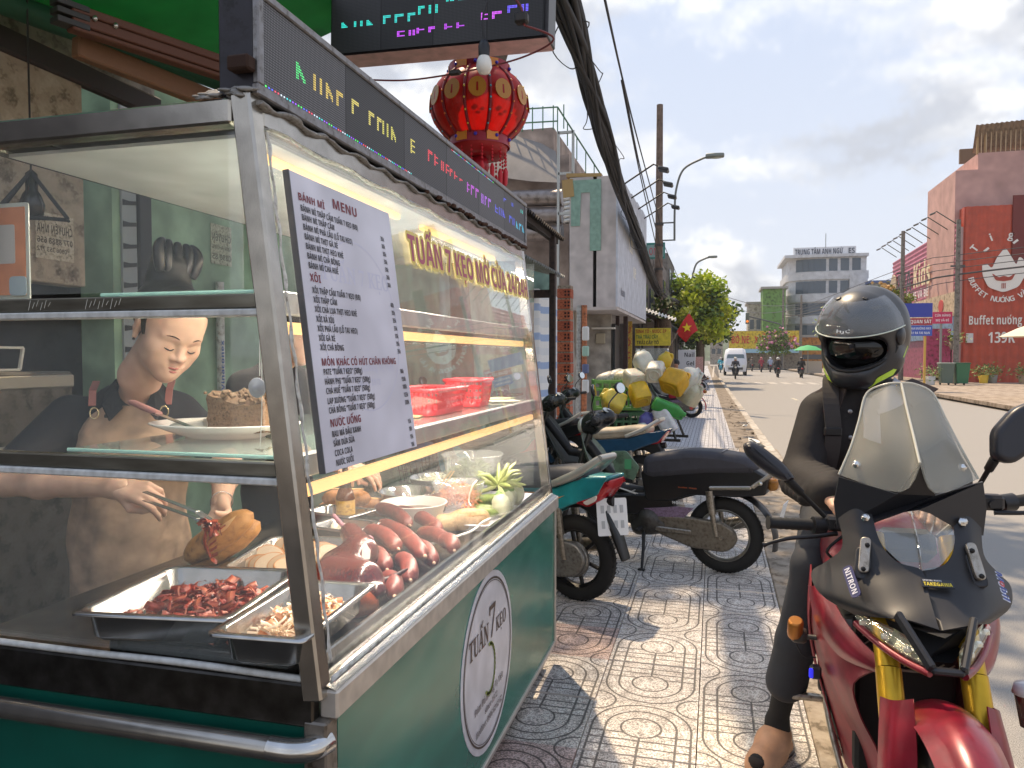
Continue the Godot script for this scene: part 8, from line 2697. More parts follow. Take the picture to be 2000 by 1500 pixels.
func build_overhead() -> void:
	var ls := place("led_billboard", "black LED box sign hung above the cart with coloured lights", "led sign", V(-1.08, 2.75, -3.0))
	var s := S()
	var p := plane(V(-1.555, 2.752, -2.9), V(0.905, -0.018, 0), V(0, 1, 0))
	box(s, p * V(0.455, 0.31, -0.075), V(0.93, 0.62, 0.14), 0.006, p.basis)
	obj("cabinet", s, mt("26242a", 0.4, 0.2, "stain", 3.0), ls)
	s = S()
	quad(s, p * V(0.0, 0.006, 0.002), p * V(0.905, 0.006, 0.002), p * V(0.905, 0.62, 0.002), p * V(0.0, 0.62, 0.002))
	obj("led_screen", s, led_material(led_images(160, 108, 5, [[0.05, 0.2, 86, 90, "30e0d0"], [0.26, 0.40, 84, 90, "38d8d0"], [0.43, 0.54, 80, 86, "30e0d0"], [0.56, 0.72, 74, 79, "30e0d0"], [0.33, 0.40, 96, 100, "d050ff"], [0.42, 0.52, 95, 99, "d050ff"], [0.55, 0.62, 94, 98, "c048f0"], [0.72, 0.80, 89, 94, "e060ff"], [0.84, 0.95, 86, 91, "7060ff"]], [], [0.45, 0.36, 0.5, 0.42])
		, 1.2), ls)
	s = S()
	quad(s, p * V(0.005, -0.0015, -0.14), p * V(0.915, -0.0015, -0.14), p * V(0.915, -0.0015, -0.005), p * V(0.005, -0.0015, -0.005))
	obj("pink_underside", s, mt("deb4b4", 0.5, 0, "soft", 4.0), ls)
	var bl := place("hanging_bulb", "white bulb in a black socket hanging below the LED box, unlit", "light bulb", V(-0.96, 2.83, -2.75))
	s = S()
	lathe(s, [[0.002, -0.045], [0.02, -0.04], [0.03, -0.018], [0.027, 0.008], [0.017, 0.028]], Transform3D(Basis(), V(-0.845, 2.60, -2.75)), 16)
	obj("bulb", s, mt("e4e3dc", 0.2), bl)
	s = S()
	lathe(s, [[0.021, 0.022], [0.022, 0.06], [0.014, 0.08], [0.005, 0.085]], Transform3D(Basis(), V(-0.845, 2.60, -2.75)), 14)
	obj("socket", s, mt("1c1c1f", 0.4), bl)
	s = S()
	tube(s, curve([V(-0.845, 2.68, -2.75), V(-0.85, 2.76, -2.75), V(-0.83, 2.86, -2.76), V(-0.845, 3.0, -2.8)], 5), 0.004, 6)
	obj("cord", s, mt("222123", 0.5), bl)
	s = S()
	tube(s, curve([V(-0.80, 2.90, -2.76), V(-0.74, 2.84, -2.75), V(-0.70, 2.78, -2.75), V(-0.69, 2.72, -2.75)], 5), 0.005, 6)
	tube(s, curve([V(-0.69, 2.72, -2.75), V(-0.60, 2.70, -2.85), V(-0.75, 2.67, -2.92), V(-1.0, 2.655, -2.96), V(-1.25, 2.66, -3.0), V(-1.45, 2.68, -3.0)], 6), 0.004, 6)
	tag(obj("power_cable", s, mt("6e2a2a", 0.5)), "red and black power cable looping under the LED box", "cable")
	s = S()
	box(s, V(-1.03, 2.652, -2.95), V(0.05, 0.022, 0.022), 0.006)
	box(s, V(-0.70, 2.745, -2.75), V(0.05, 0.04, 0.04), 0.008)
	tag(obj("cable_plug", s, mt("25201d", 0.5)), "black plug and joint on the power cable", "plug", "", "stuff")
	var cm := place("security_camera", "black dome security camera above the cart sign", "camera", V(-1.83, 3.1, -3.2))
	s = S()
	var cp := W_(-1.815, 3.08, -3.2)
	lathe(s, [[0.002, -0.055], [0.03, -0.05], [0.047, -0.025], [0.052, 0.0], [0.06, 0.012], [0.06, 0.05], [0.03, 0.06]], Transform3D(Basis(), cp), 20)
	obj("dome", s, mt("1b1b1e", 0.25), cm)
	s = S()
	tube(s, [cp + V(0, -0.03, 0), cp + V(0.03, -0.14, 0)], 0.014, 8)
	obj("stem", s, mt("6b6967", 0.5), cm)
	s = S()
	ell(s, cp + V(0.018, -0.02, 0.045), V(0.016, 0.016, 0.01), Basis(), 10)
	obj("lens", s, mt("30333c", 0.05), cm)
	s = S()
	for i in 5: ell(s, cp + V(0.018 + cos(i * 1.2) * 0.022, -0.024 + sin(i * 1.2) * 0.02, 0.045), Vector3.ONE * 0.003, Basis(), 6)
	obj("infrared_led", s, mt("d9d6d0", 0.3), cm)
	var c := V(-1.13, 2.725, -3.6)
	var ln := place("festival_lantern", "round red festival lantern with gold print and hanging tassels", "lantern", c)
	var R := 0.228
	var silk := mt("cc2a20", 0.4, 0, "soft", 6.0)
	silk.backlight_enabled = true
	silk.backlight = Color("e04a34")
	var goldp := mt("eaa236", 0.4, 0, "speck", 40.0)
	for i in 12:
		var rows := []
		for j in 9:
			var e := -1.0 + j * 0.25
			var row := []
			for k in 7:
				var u := k / 6.0
				var a := TAU * (i + u) / 12
				var rr := R * sqrt(maxf(1.0 - e * e * 0.62, 0.0)) * (1.0 + 0.07 * sin(PI * u))
				row.append(c + V(cos(a) * rr, e * 0.155, -sin(a) * rr))
			rows.append(row)
		s = S()
		loft(s, rows, false, false)
		var pn := obj("silk_panel", s, silk, ln)
		var am := TAU * (i + 0.5) / 12
		var n := V(cos(am), 0.12, -sin(am))
		s = S()
		slab(s, ngon(0, 0.02, 0.042, 0.048, 18), 0.003, 0.0, facing(c + V(cos(am), 0, -sin(am)) * (R * 1.06), n, V(-sin(am), 0, -cos(am))))
		for q in [[-0.02, -0.07], [0.02, -0.075], [0.0, -0.09], [-0.012, -0.06]]: slab(s, ngon(q[0], q[1], 0.012, 0.007, 8), 0.003, 0.0, facing(c + V(cos(am), 0.0, -sin(am)) * (R * 1.07), V(cos(am), -0.42, -sin(am)), V(-sin(am), 0, -cos(am))))
		obj("gold_print", s, goldp, pn)
		var a0 := TAU * i / 12
		s = S()
		var rib := []
		for j in 13:
			var e := -1.0 + j / 6.0
			var rr := R * sqrt(maxf(1.0 - e * e * 0.62, 0.0)) * 1.02
			rib.append(c + V(cos(a0) * rr, e * 0.155, -sin(a0) * rr))
		tube(s, rib, 0.008, 6)
		obj("rib", s, mt("7d1420", 0.5), ln)
		s = S()
		for j in 6: ell(s, rib[1 + j * 2] + V(cos(a0), 0, -sin(a0)) * 0.008, Vector3.ONE * 0.005, Basis(), 6)
		var bead := obj("bead", s, mt(["d9c84a", "3ab0c0", "e07a30"][i % 3], 0.3), ln)
		bead.set_meta("kind", "stuff")
	for e in [0.17, -0.17]:
		s = S()
		lathe(s, [[0.145, -0.025], [0.15, 0.025]] if e > 0 else [[0.15, -0.03], [0.145, 0.03]], Transform3D(Basis(), c + V(0, e, 0)), 28, false)
		var band := obj("collar_band", s, mt("a3293f", 0.45, 0.1, "soft", 5.0), ln)
		s = S()
		for i in 6:
			var a := TAU * (i + 0.2) / 6
			slab(s, rect(-0.03, -0.022, 0.03, 0.022), 0.004, 0.0, facing(c + V(cos(a) * 0.148, e, -sin(a) * 0.148), V(cos(a), 0, -sin(a)), V(sin(a), 0, cos(a)) * -1.0))
		obj("gold_patch", s, mt("d98b2e", 0.4), band)
		s = S()
		for i in 9:
			var a := TAU * i / 9
			ell(s, c + V(cos(a) * 0.152, e, -sin(a) * 0.152), Vector3.ONE * 0.009, Basis(), 6)
		obj("blue_stud", s, mt("3a34b8", 0.3), band)
	s = S()
	lathe(s, [[0.14, 0.0], [0.13, -0.05], [0.06, -0.055], [0.002, -0.05]], Transform3D(Basis(), c + V(0, -0.19, 0)), 24, false)
	obj("base_cup", s, mt("a3161c", 0.4), ln)
	for i in 16:
		var a := TAU * i / 16
		s = S()
		var l := rng.randf_range(0.09, 0.14)
		var b0 := c + V(cos(a) * 0.13, -0.20, -sin(a) * 0.13)
		for j in 6: ell(s, b0 + V(0, -l * j / 6.0, 0), V(0.006, 0.008, 0.006), Basis(), 6)
		tube(s, [b0 + V(0, -l, 0), b0 + V(0, -l - 0.02, 0), b0 + V(0, -l - 0.08, 0)], [0.005, 0.012, 0.009], 6)
		obj("tassel", s, mt("c21d2c", 0.6), ln)
	s = S()
	lathe(s, [[0.002, -0.07], [0.035, -0.06], [0.05, -0.02], [0.04, 0.02], [0.01, 0.04]], Transform3D(Basis(), c + V(0, -0.27, 0)), 16)
	obj("centre_drop", s, mt("a81a2c", 0.35), ln)
	s = S()
	tube(s, [c + V(0, 0.19, 0), c + V(0, 0.36, 0)], 0.004, 6)
	obj("cord", s, mt("8a2020", 0.6), ln)
	s = S()
	var path := [V(-0.95, 3.8, -1.5), V(-1.10, 4.2, -4.0), V(-1.188, 4.36, -6.0), V(-1.39, 4.54, -8.5), V(-1.553, 4.44, -12.0), V(-1.724, 4.2, -18.0), V(-1.8, 3.6, -26.0), V(-1.9, 4.3, -40.0), V(-1.9, 4.6, -60.0)]
	var spine := curve(path, 8)
	var bun := place("cable_bundle", "thick black bundle of overhead cables sagging above the pavement", "cable bundle", V(-1.4, 4.4, -8.0))
	for k in 22:
		s = S()
		var pts := []
		var ph := rng.randf() * TAU
		var rad := 0.09 * sqrt(rng.randf())
		var drift := rng.randf_range(-0.3, 0.3)
		for i in spine.size():
			var a := ph + i * drift
			pts.append(spine[i] + V(cos(a) * rad * 1.1, sin(a) * rad * 1.4 - (0.05 if k > 18 else 0.0) * absf(sin(i * 0.7)), 0))
		tube(s, pts, rng.randf_range(0.016, 0.034), 6)
		obj("cable", s, mt(["17161a", "201e20", "121113"][k % 3], 0.7), bun)
	s = S()
	for k in 16:
		var i := rng.randi_range(10, 46)
		var q: Vector3 = spine[i]
		var e: Vector3 = spine[i + 5]
		tube(s, curve([q, q.lerp(e, 0.3) + V(rng.randf_range(-0.25, 0.3), rng.randf_range(-0.35, -0.05), 0), q.lerp(e, 0.7) + V(rng.randf_range(-0.2, 0.3), rng.randf_range(-0.4, 0.1), 0), e], 5), 0.006, 4)
	var lw := obj("loose_wire", s, mt("1b1a1c", 0.7), bun)
	lw.set_meta("kind", "stuff")
	for q in [[V(-0.85, 4.4, -5.2), V(-1.201, 5.13, -10.0), V(-1.447, 5.54, -15.0), V(-1.8, 5.9, -26.0)], [V(-1.201, 5.13, -10.0), V(-1.5, 5.25, -16.0), V(-1.8, 5.2, -26.0)], [V(-1.22, 5.12, -10.1), V(-1.6, 5.35, -17.0), V(-1.78, 4.5, -26.0)], [V(-1.8, 5.5, -26.0), V(-1.6, 5.0, -38.0), V(-1.5, 5.3, -52.0)]]:
		s = S()
		tube(s, curve(q, 10), 0.013, 5)
		tag(obj("overhead_wire", s, mt("1b1a1c", 0.6)), "thin single black wire running up to the concrete pole", "wire", "thin wires of the near pavement")
	var pl := place("utility_pole", "tall bare concrete utility pole on the near pavement", "utility pole", V(-1.86, 0, -26.0))
	s = S()
	tube(s, [V(-1.86, 0, -26), V(-1.86, 9.9, -26)], [0.15, 0.105], 14)
	obj("shaft", s, mt("7d6c60", 0.9, 0, "stain", 0.8, "bump", 0.6), pl)
	s = S()
	for y in [3.5, 4.4, 5.2, 5.9]: tube(s, [V(-1.86, y, -26), V(-1.86, y + 0.08, -26)], 0.15, 12)
	obj("clamp_band", s, mt("4a4643", 0.6, 0.4), pl)
	lamp_post("nearer curved street lamp fixed to the concrete pole", V(-1.35, 0, -26.0), 0)
	lamp_post("farther street lamp rising out of the yellow-green tree", V(-1.5, 0, -52.0), 1)
func W_(x: float, y: float, z: float) -> Vector3: return V(x, y, z)
func corrugated(s: SurfaceTool, o: Vector3, along: Vector3, across: Vector3, pitch: float, amp: float) -> void:
	var n := int(along.length() / pitch * 4.0)
	var up := along.cross(across).normalized()
	var r0 := []
	var r1 := []
	for i in n + 1:
		var q := o + along * (float(i) / n) + up * amp * sin(i * PI / 2)
		r0.append(q)
		r1.append(q + across)
	loft(s, [r0, r1], false, false)
	var d := up * 0.012
	loft(s, [r1.map(func(v): return v - d), r0.map(func(v): return v - d)], false, false)
func build_left() -> void:
	var rust := mt("3d332f", 0.75, 0.2, "stain", 1.2)
	var b := place("roofed_stall", "low shop under a dark corrugated roof beside the parked bikes", "building", V(-3.0, 0, -9.0))
	var s := S()
	corrugated(s, V(-2.3, 3.39, -4.8), V(0, -0.05, -7.0), V(-1.2, 0.5, 0), 0.12, 0.025)
	obj("roof", s, rust, b)
	s = S()
	for z in [-5.2, -7.2, -9.2, -11.2]: bar(s, V(-2.34, 3.32, z), V(-3.5, 3.78, z), 0.06, 0.09)
	bar(s, V(-2.42, 3.34, -4.9), V(-2.42, 3.30, -11.7), 0.07, 0.08)
	obj("roof_beam", s, mt("2a211d", 0.8), b)
	s = S()
	corrugated(s, V(-2.3, 2.76, -9.0), V(0, 0, -2.8), V(-0.8, 0.22, 0), 0.12, 0.02)
	obj("eave_sheet", s, mt("aeb0ac", 0.5, 0.1, "stain", 2.0), b)
	s = S()
	bar(s, V(-2.37, 0, -11.2), V(-2.37, 3.3, -11.2), 0.09, 0.09, 0.008)
	bar(s, V(-2.4, 2.45, -11.2), V(-3.3, 2.45, -11.2), 0.06, 0.12)
	obj("post", s, mt("3b2a22", 0.7, 0, "stain", 2.0), b)
	s = S()
	box(s, V(-3.4, 1.6, -10.1), V(0.2, 3.2, 6.4))
	box(s, V(-3.1, 2.75, -12.9), V(0.7, 0.6, 0.1))
	obj("wall", s, mt("a5c4b8", 0.85, 0, "blot", 0.5), b)
	var tp := place("striped_tarp", "blue and white striped tarpaulin hanging next to the brick pillar", "tarpaulin", V(-2.7, 0.7, -11.8))
	var folds := func(i: int) -> float: return -2.68 + 0.05 * sin(i * 0.9) + 0.02 * sin(i * 2.3)
	for j in 16:
		s = S()
		var y := 0.75 + j * 0.112
		var r0 := []
		var r1 := []
		for i in 17:
			r0.append(V(folds.call(i), y + 0.01 * sin(i * 0.7), -11.3 - i * 0.1))
			r1.append(V(folds.call(i), y + 0.112 + 0.01 * sin(i * 0.7), -11.3 - i * 0.1))
		loft(s, [r0, r1], false, false)
		obj("stripe", s, mt(["d3d6d6", "8fa6c9", "d8dada", "c9cfd4"][j % 4], 0.6), tp)
	var bp := place("brick_pillar", "bare pillar of orange hollow bricks", "pillar", V(-2.67, 0, -13.6))
	s = S()
	box(s, V(-2.67, 1.4, -13.75), V(0.24, 2.8, 0.26))
	obj("mortar", s, mt("a5988a", 0.95, 0, "stain", 3.0), bp)
	for i in 14:
		s = S()
		box(s, V(-2.67 + rng.randf_range(-0.008, 0.008), 0.12 + i * 0.195, -13.74), V(0.255, 0.168, 0.28), 0.008)
		var bk := obj("brick", s, mt(["c2694a", "b55f45", "cc7756"][i % 3], 0.9, 0, "stain", 4.0, "bump", 0.7), bp)
		s = S()
		for h in 4: box(s, V(-2.64 + (h % 2) * 0.06, 0.09 + i * 0.195 + (h / 2) * 0.06, -13.598), V(0.036, 0.036, 0.01))
		obj("hole", s, mt("3a211a", 0.95), bk)
	var w := place("white_shop", "white clad shop with projecting sign box and torn green film", "building", V(-2.4, 0, -18.0))
	var clad := mt("cbc3c0", 0.7, 0, "soft", 0.7)
	s = S()
	for q in [[-2.83, -2.36], [-2.29, -1.885]]: box(s, V((q[0] + q[1]) * 0.5, 3.77, -15.03), V(q[1] - q[0], 2.58, 0.06), 0.004)
	obj("side_cladding", s, clad, w)
	s = S()
	box(s, V(-2.36, 3.78, -18.25), V(0.92, 2.54, 6.3))
	obj("sign_core", s, mt("171616", 0.9), w)
	for i in 5:
		s = S()
		box(s, V(-1.885, 3.80 + 0.03 * i, -15.62 - i * 1.27), V(0.04, 2.62 + 0.05 * i, 1.255), 0.004)
		obj("front_panel", s, mt("c9ced8", 0.5, 0, "soft", 1.0), w)
	s = S()
	slab(s, pv([-2.80, 5.0, -2.2, 5.0, -2.2, 3.6, -2.42, 3.6, -2.42, 4.75, -2.60, 4.75, -2.62, 4.1, -2.80, 4.1]), 0.012, 0.0, Transform3D(Basis(), V(0, 0, -14.99)))
	obj("torn_film", s, mt("8fb3a3", 0.5, 0, "soft", 2.0), w)
	s = S()
	box(s, V(-2.55, 5.10, -15.1), V(0.7, 0.07, 0.2), 0.0, Basis(V(0, 0, 1), -0.05))
	box(s, V(-2.86, 4.85, -14.98), V(0.22, 0.35, 0.03), 0.0, Basis(V(0, 0, 1), 0.1))
	obj("broken_board", s, mt("c9a870", 0.8, 0, "grain", 3.0), w)
	s = S()
	box(s, V(-2.37, 2.46, -18.2), V(0.98, 0.06, 6.4))
	obj("soffit", s, mt("c5bcb6", 0.8, 0, "soft", 0.8), w)
	s = S()
	box(s, V(-2.55, 1.25, -16.6), V(0.7, 2.5, 0.1))
	box(s, V(-2.95, 1.25, -18.2), V(0.12, 2.5, 6.0))
	obj("back_wall", s, mt("c8bfb2", 0.85, 0, "blot", 0.5), w)
	s = S()
	box(s, V(-2.14, 1.1, -16.9), V(0.06, 2.2, 0.7), 0.005)
	obj("dark_door", s, mt("2d3032", 0.3, 0.3), w)
	s = S()
	box(s, V(-2.0, 1.25, -17.6), V(0.10, 2.5, 0.1), 0.005)
	box(s, V(-2.15, 1.25, -17.3), V(0.08, 2.5, 0.1), 0.005)
	obj("door_post", s, mt("3b2620", 0.6), w)
	for q in [[-2.56, "b9bdbd", 0.05], [-2.46, "c77a4e", 0.055]]:
		s = S()
		tube(s, [V(q[0], 0, -14.6), V(q[0], 2.5, -14.6)], q[2], 10)
		obj("drain_pipe", s, mt(q[1], 0.5, 0, "stain", 2.0), w)
	for i in 4:
		s = S()
		box(s, V(-2.42, 1.95 - i * 0.34, -14.52), V(0.13, [0.27, 0.2, 0.18, 0.26][i], 0.08), 0.02)
		obj("meter_box", s, mt(["d8dad8", "9fc2b2", "5f6b8f", "d6d8d6"][i], 0.4), w)
	s = S()
	box(s, V(-2.35, 2.12, -16.45), V(0.5, 0.04, 0.18))
	obj("wall_shelf", s, mt("d8d3c8", 0.5), w)
	s = S()
	box(s, V(-2.42, 1.9, -16.5), V(0.2, 0.22, 0.1), 0.01)
	obj("meter_box", s, mt("a89d86", 0.6), w)
	s = S()
	text(s, "Ch", plane(V(-1.862, 3.85, -17.0), V(0, 0, -1), V(0, 1, 0)), 0.42, 0.7, 1.0, false, font_serif)
	text(s, "oe", plane(V(-1.862, 3.35, -17.9), V(0, 0, -1), V(0, 1, 0)), 0.34, 0.6, 1.0, false, font_serif)
	obj("lettering", s, mt("e9e4d2", 0.5), w)
	s = S()
	text(s, "Beauty", plane(V(-1.862, 2.75, -15.5), V(0, 0, -1), V(0, 1, 0)), 0.16, 0.7)
	obj("small_print", s, mt("6d7280", 0.5), w)
	for i in 4:
		var fl := place("sign_floodlight", ["floodlight arm nearest the camera on the white shop", "second floodlight arm on the white shop", "third floodlight arm on the white shop", "farthest floodlight arm on the white shop"][i], "floodlight", V(-1.9, 5.1, -15.6 - i * 1.5), "floodlights along the white sign box")
		s = S()
		var z := -15.8 - i * 1.6
		tube(s, [V(-1.9, 5.02 + i * 0.05, z), V(-1.25, 5.42 + i * 0.05, z), V(-1.12, 5.36 + i * 0.05, z)], 0.018, 6)
		obj("arm", s, mt("252525", 0.5, 0.4), fl)
		s = S()
		box(s, V(-1.05, 5.30 + i * 0.05, z), V(0.22, 0.07, 0.28), 0.02, Basis(V(0, 0, 1), -0.25))
		obj("lamp_head", s, mt("3c3e40", 0.4, 0.3), fl)
	var fr := place("scaffold", "silver steel scaffold standing against the white shop", "scaffold", V(-2.95, 0, -15.2))
	s = S()
	for x in [-3.1, -2.8]: bar(s, V(x, 0, -15.2), V(x, 6.05, -15.2), 0.05, 0.05)
	for y in [2.9, 4.4, 5.2, 6.02]: bar(s, V(-3.1, y, -15.2), V(-2.8, y, -15.2), 0.05, 0.05)
	obj("frame", s, mt("b3b5b2", 0.4, 0.5), fr)
	var h := place("terrace_house", "beige house with green railing and grey cloth canopy", "building", V(-4.6, 0, -20.0))
	s = S()
	box(s, V(-5.2, 3.3, -22.0), V(3.2, 6.6, 6.0))
	box(s, V(-5.0, 6.95, -21.5), V(2.0, 0.7, 5.0))
	obj("wall", s, mt("c4b0a3", 0.85, 0, "blot", 0.3), h)
	s = S()
	loft(s, [[V(-5.6, 7.2, -19.0), V(-5.0, 7.15, -18.9), V(-4.3, 6.9, -18.9), V(-3.95, 6.7, -19.0)], [V(-5.7, 6.5, -18.3), V(-5.1, 6.4, -18.2), V(-4.3, 6.2, -18.2), V(-3.7, 6.0, -18.3)], [V(-5.7, 6.0, -17.9), V(-5.1, 5.85, -17.8), V(-4.3, 5.7, -17.8), V(-3.6, 5.65, -17.9)]], false, false)
	obj("canopy", s, mt("8d8782", 0.8, 0, "soft", 0.7, "dent", 0.6), h)
	s = S()
	for i in 9: bar(s, V(-5.9 + i * 0.27, 7.25, -19.0), V(-5.9 + i * 0.27, 7.85, -19.0), 0.025, 0.025)
	for y in [7.5, 7.85]: bar(s, V(-5.9, y, -19.0), V(-3.9, y - 0.05, -19.0), 0.03, 0.03)
	for i in 6: bar(s, V(-3.9 + i * 0.14, 7.2 - i * 0.22, -19.0 - i * 0.6), V(-3.9 + i * 0.14, 7.8 - i * 0.22, -19.0 - i * 0.6), 0.025, 0.025)
	bar(s, V(-3.9, 7.8, -19.0), V(-3.2, 6.7, -22.0), 0.03, 0.03)
	obj("railing", s, mt("4e7a5c", 0.5, 0.2), h)
	s = S()
	for i in 3: tube(s, [V(-5.4, 5.35 - i * 0.42, -17.9), V(-3.55, 5.3 - i * 0.42, -17.9)], 0.2, 12)
	obj("duct", s, mt("a39a96", 0.4, 0.5, "stain", 0.7), h)
	s = S()
	for i in 6: ring_tube(s, V(-3.25, 5.15 - i * 0.1, -17.5), 0.16, 0.05, Basis(V(1, 0, 0), PI / 2), 14, 6)
	obj("flex_duct", s, mt("c6c6c2", 0.4, 0.4), h)
	var j := place("juice_stall", "juice stall with yellow signboard, glass counter and white fringe awning", "stall", V(-1.8, 0, -22.0))
	s = S()
	box(s, V(-1.73, 2.07, -22.0), V(1.0, 0.5, 0.04), 0.005)
	var sb := obj("signboard", s, mt("dcc83a", 0.5, 0, "soft", 2.0), j)
	var tx := plane(V(-2.2, 2.18, -21.975), V(1, 0.0, 0), V(0, 1, 0))
	for q in [["SINH TỐ - NƯỚC ÉP", 0.0, 0.0, 0.85, "a3402a"], ["TRÀ TRÁI CÂY", 0.0, -0.16, 0.62, "3d6b35"], ["TRÁI CÂY TÔ", 0.02, -0.32, 0.62, "37392c"]]:
		s = S()
		text(s, q[0], tx * Transform3D(Basis(), V(q[1], q[2], 0.0)), 0.10, q[3])
		obj("lettering", s, mt(q[4], 0.6), sb)
	s = S()
	box(s, V(-1.75, 0.45, -22.1), V(0.95, 0.9, 0.6), 0.02)
	obj("counter", s, mt("9fa09a", 0.5, 0.2, "stain", 1.0), j)
	s = S()
	box(s, V(-1.75, 1.35, -22.1), V(0.9, 0.8, 0.5))
	obj("glass_case", s, glass(0.3, "c6cfcc"), j)
	s = S()
	corrugated(s, V(-2.35, 2.95, -21.6), V(1.25, -0.42, -0.4), V(0, 0.1, -0.9), 0.1, 0.03)
	obj("awning", s, mt("d0ccc2", 0.7), j)
	s = S()
	box(s, V(-2.19, 1.95, -20.0), V(0.17, 1.55, 0.05), 0.005)
	var vs := obj("vertical_sign", s, mt("d8b54a", 0.5, 0, "stain", 3.0), j)
	s = S()
	for i in 4: text(s, ["N", "Ư", "Ớ", "C"][i], plane(V(-2.25, 2.45 - i * 0.33, -19.97), V(1, 0, 0), V(0, 1, 0)), 0.17, 0.11)
	obj("lettering", s, mt("b04632", 0.6), vs)
	for i in 5:
		var z := -24.0 - i * 7.0
		var hh: float = [4.6, 5.6, 6.6, 5.0, 6.2][i]
		var d := place("shophouse", ["dark narrow shophouse next to the juice stall", "grey shophouse with green sign behind the concrete pole", "tall grey house half hidden by the tree", "low shophouse under the tree", "farthest pale shophouse of the near side"][i], "building", V(-3.6, 0, z - 3.0), "shophouses of the near side")
		s = S()
		box(s, V(-4.6, hh * 0.5, z - 3.2), V(4.6, hh, 6.2))
		obj("wall", s, mt(["5d564f", "8c8681", "7c7974", "8d8a80", "a8a49a"][i], 0.85, 0, "stain", 0.4), d)
		s = S()
		box(s, V(-2.28, 1.3, z - 3.0), V(0.06, 2.5, 4.6))
		obj("shutter", s, mt("34302d", 0.6), d)
		s = S()
		corrugated(s, V(-2.25, 2.9, z - 0.2), V(0, 0, -6.0), V(0.7, -0.25, 0), 0.2, 0.03)
		obj("awning", s, mt(["6b625a", "586a60", "7a6a58", "5f6668", "86807a"][i], 0.7, 0, "stain", 1.0), d)
		for k in 2:
			s = S()
			box(s, V(-2.28, hh - 1.2, z - 1.7 - k * 2.6), V(0.06, 1.1, 1.3), 0.01)
			obj("window", s, mt("3c444a", 0.2), d)
	var og := place("green_sign", "green-edged signboard with pink letters behind the cable bundle", "sign", V(-2.05, 4.9, -27.0))
	s = S()
	box(s, V(-2.05, 5.2, -27.0), V(0.66, 0.56, 0.08), 0.005)
	obj("board", s, mt("2f8078", 0.5), og)
	s = S()
	box(s, V(-2.05, 5.19, -26.955), V(0.56, 0.42, 0.02))
	obj("panel", s, mt("86a8a6", 0.5), og)
	s = S()
	text(s, "ONG", plane(V(-2.26, 5.05, -26.94), V(1, 0, 0), V(0, 1, 0)), 0.26, 0.42)
	obj("lettering", s, mt("b5626e", 0.5), og)
	var f := place("red_flag", "red flag with a yellow star hanging over the pavement", "flag", V(-0.95, 1.9, -23.0))
	s = S()
	patch(s, [[V(-1.12, 2.22, -23.0), V(-0.95, 2.52, -22.93), V(-0.76, 2.80, -23.0)], [V(-0.98, 2.06, -23.05), V(-0.80, 2.35, -22.97), V(-0.62, 2.56, -23.06)], [V(-0.84, 1.93, -23.0), V(-0.67, 2.15, -22.95), V(-0.50, 2.28, -23.02)]], 5, 0.006)
	obj("cloth", s, mt("c62020", 0.7, 0, "soft", 2.0), f)
	s = S()
	var star := PackedVector2Array()
	for i in 10: star.append(Vector2(cos(TAU * i / 10 + PI / 2), sin(TAU * i / 10 + PI / 2)) * (0.15 if i % 2 == 0 else 0.06))
	for zf in [0.03, -0.03]: slab(s, star, 0.01, 0.0, facing(V(-0.81, 2.36, -22.965 + zf), V(0.0, 0, 1), V(1, 0.1, 0)))
	obj("star", s, mt("e2c51e", 0.6), f)
	s = S()
	tube(s, [V(-1.5, 1.5, -23.0), V(-0.72, 2.85, -23.0)], 0.014, 6)
	obj("staff", s, mt("8a8378", 0.6), f)
	var ns := place("nail_sign", "white standing sign board of the nail shop", "sign", V(-0.97, 0, -27.5))
	s = S()
	box(s, V(-0.97, 0.95, -27.5), V(0.6, 1.6, 0.06), 0.005)
	obj("board", s, mt("c9cacd", 0.5), ns)
	s = S()
	text(s, "Nail", plane(V(-1.05, 1.5, -27.465), V(1, 0, 0), V(0, 1, 0)), 0.15, 0.34)
	text(s, "Gel", plane(V(-0.98, 1.2, -27.465), V(1, 0, 0), V(0, 1, 0)), 0.15, 0.26)
	obj("lettering", s, mt("3c3a40", 0.5), ns)
	s = S()
	box(s, V(-0.62, 0.9, -31.0), V(0.32, 1.2, 0.05), 0.005)
	solo("pink_sign", s, mt("d8a8a2", 0.5, 0, "stain", 5.0), "small pink sign board behind the nail sign", "sign")
	tree("old tree with dark rough trunk beside the concrete pole", V(-1.55, 0, -24.3), 4.6, V(0.4, 0.5, 0.5), ["3f4a24", "59652e"], 160, 0.2, 0.26)
	tree("large bright yellow-green tree beyond the flag", V(-0.9, 0, -42.0), 5.6, V(1.6, 2.0, 2.0), ["c4cc34", "9fb430", "6f8a30", "d4d44c", "4a6228"], 9000, 0.26, 0.2)
	var sh := tree("tall tree leaning over the pavement behind the lantern", V(-2.5, 0, -7.2), 4.2, V(0.2, 0.2, 0.2), ["4f6a30"], 30, 0.15, 0.13)
	shade_crown(sh)
	tree("dense darker tree behind the yellow-green one", V(-0.9, 0, -50.0), 5.0, V(2.0, 1.8, 2.4), ["41592a", "5d7430", "324a24"], 6000, 0.28, 0.2)
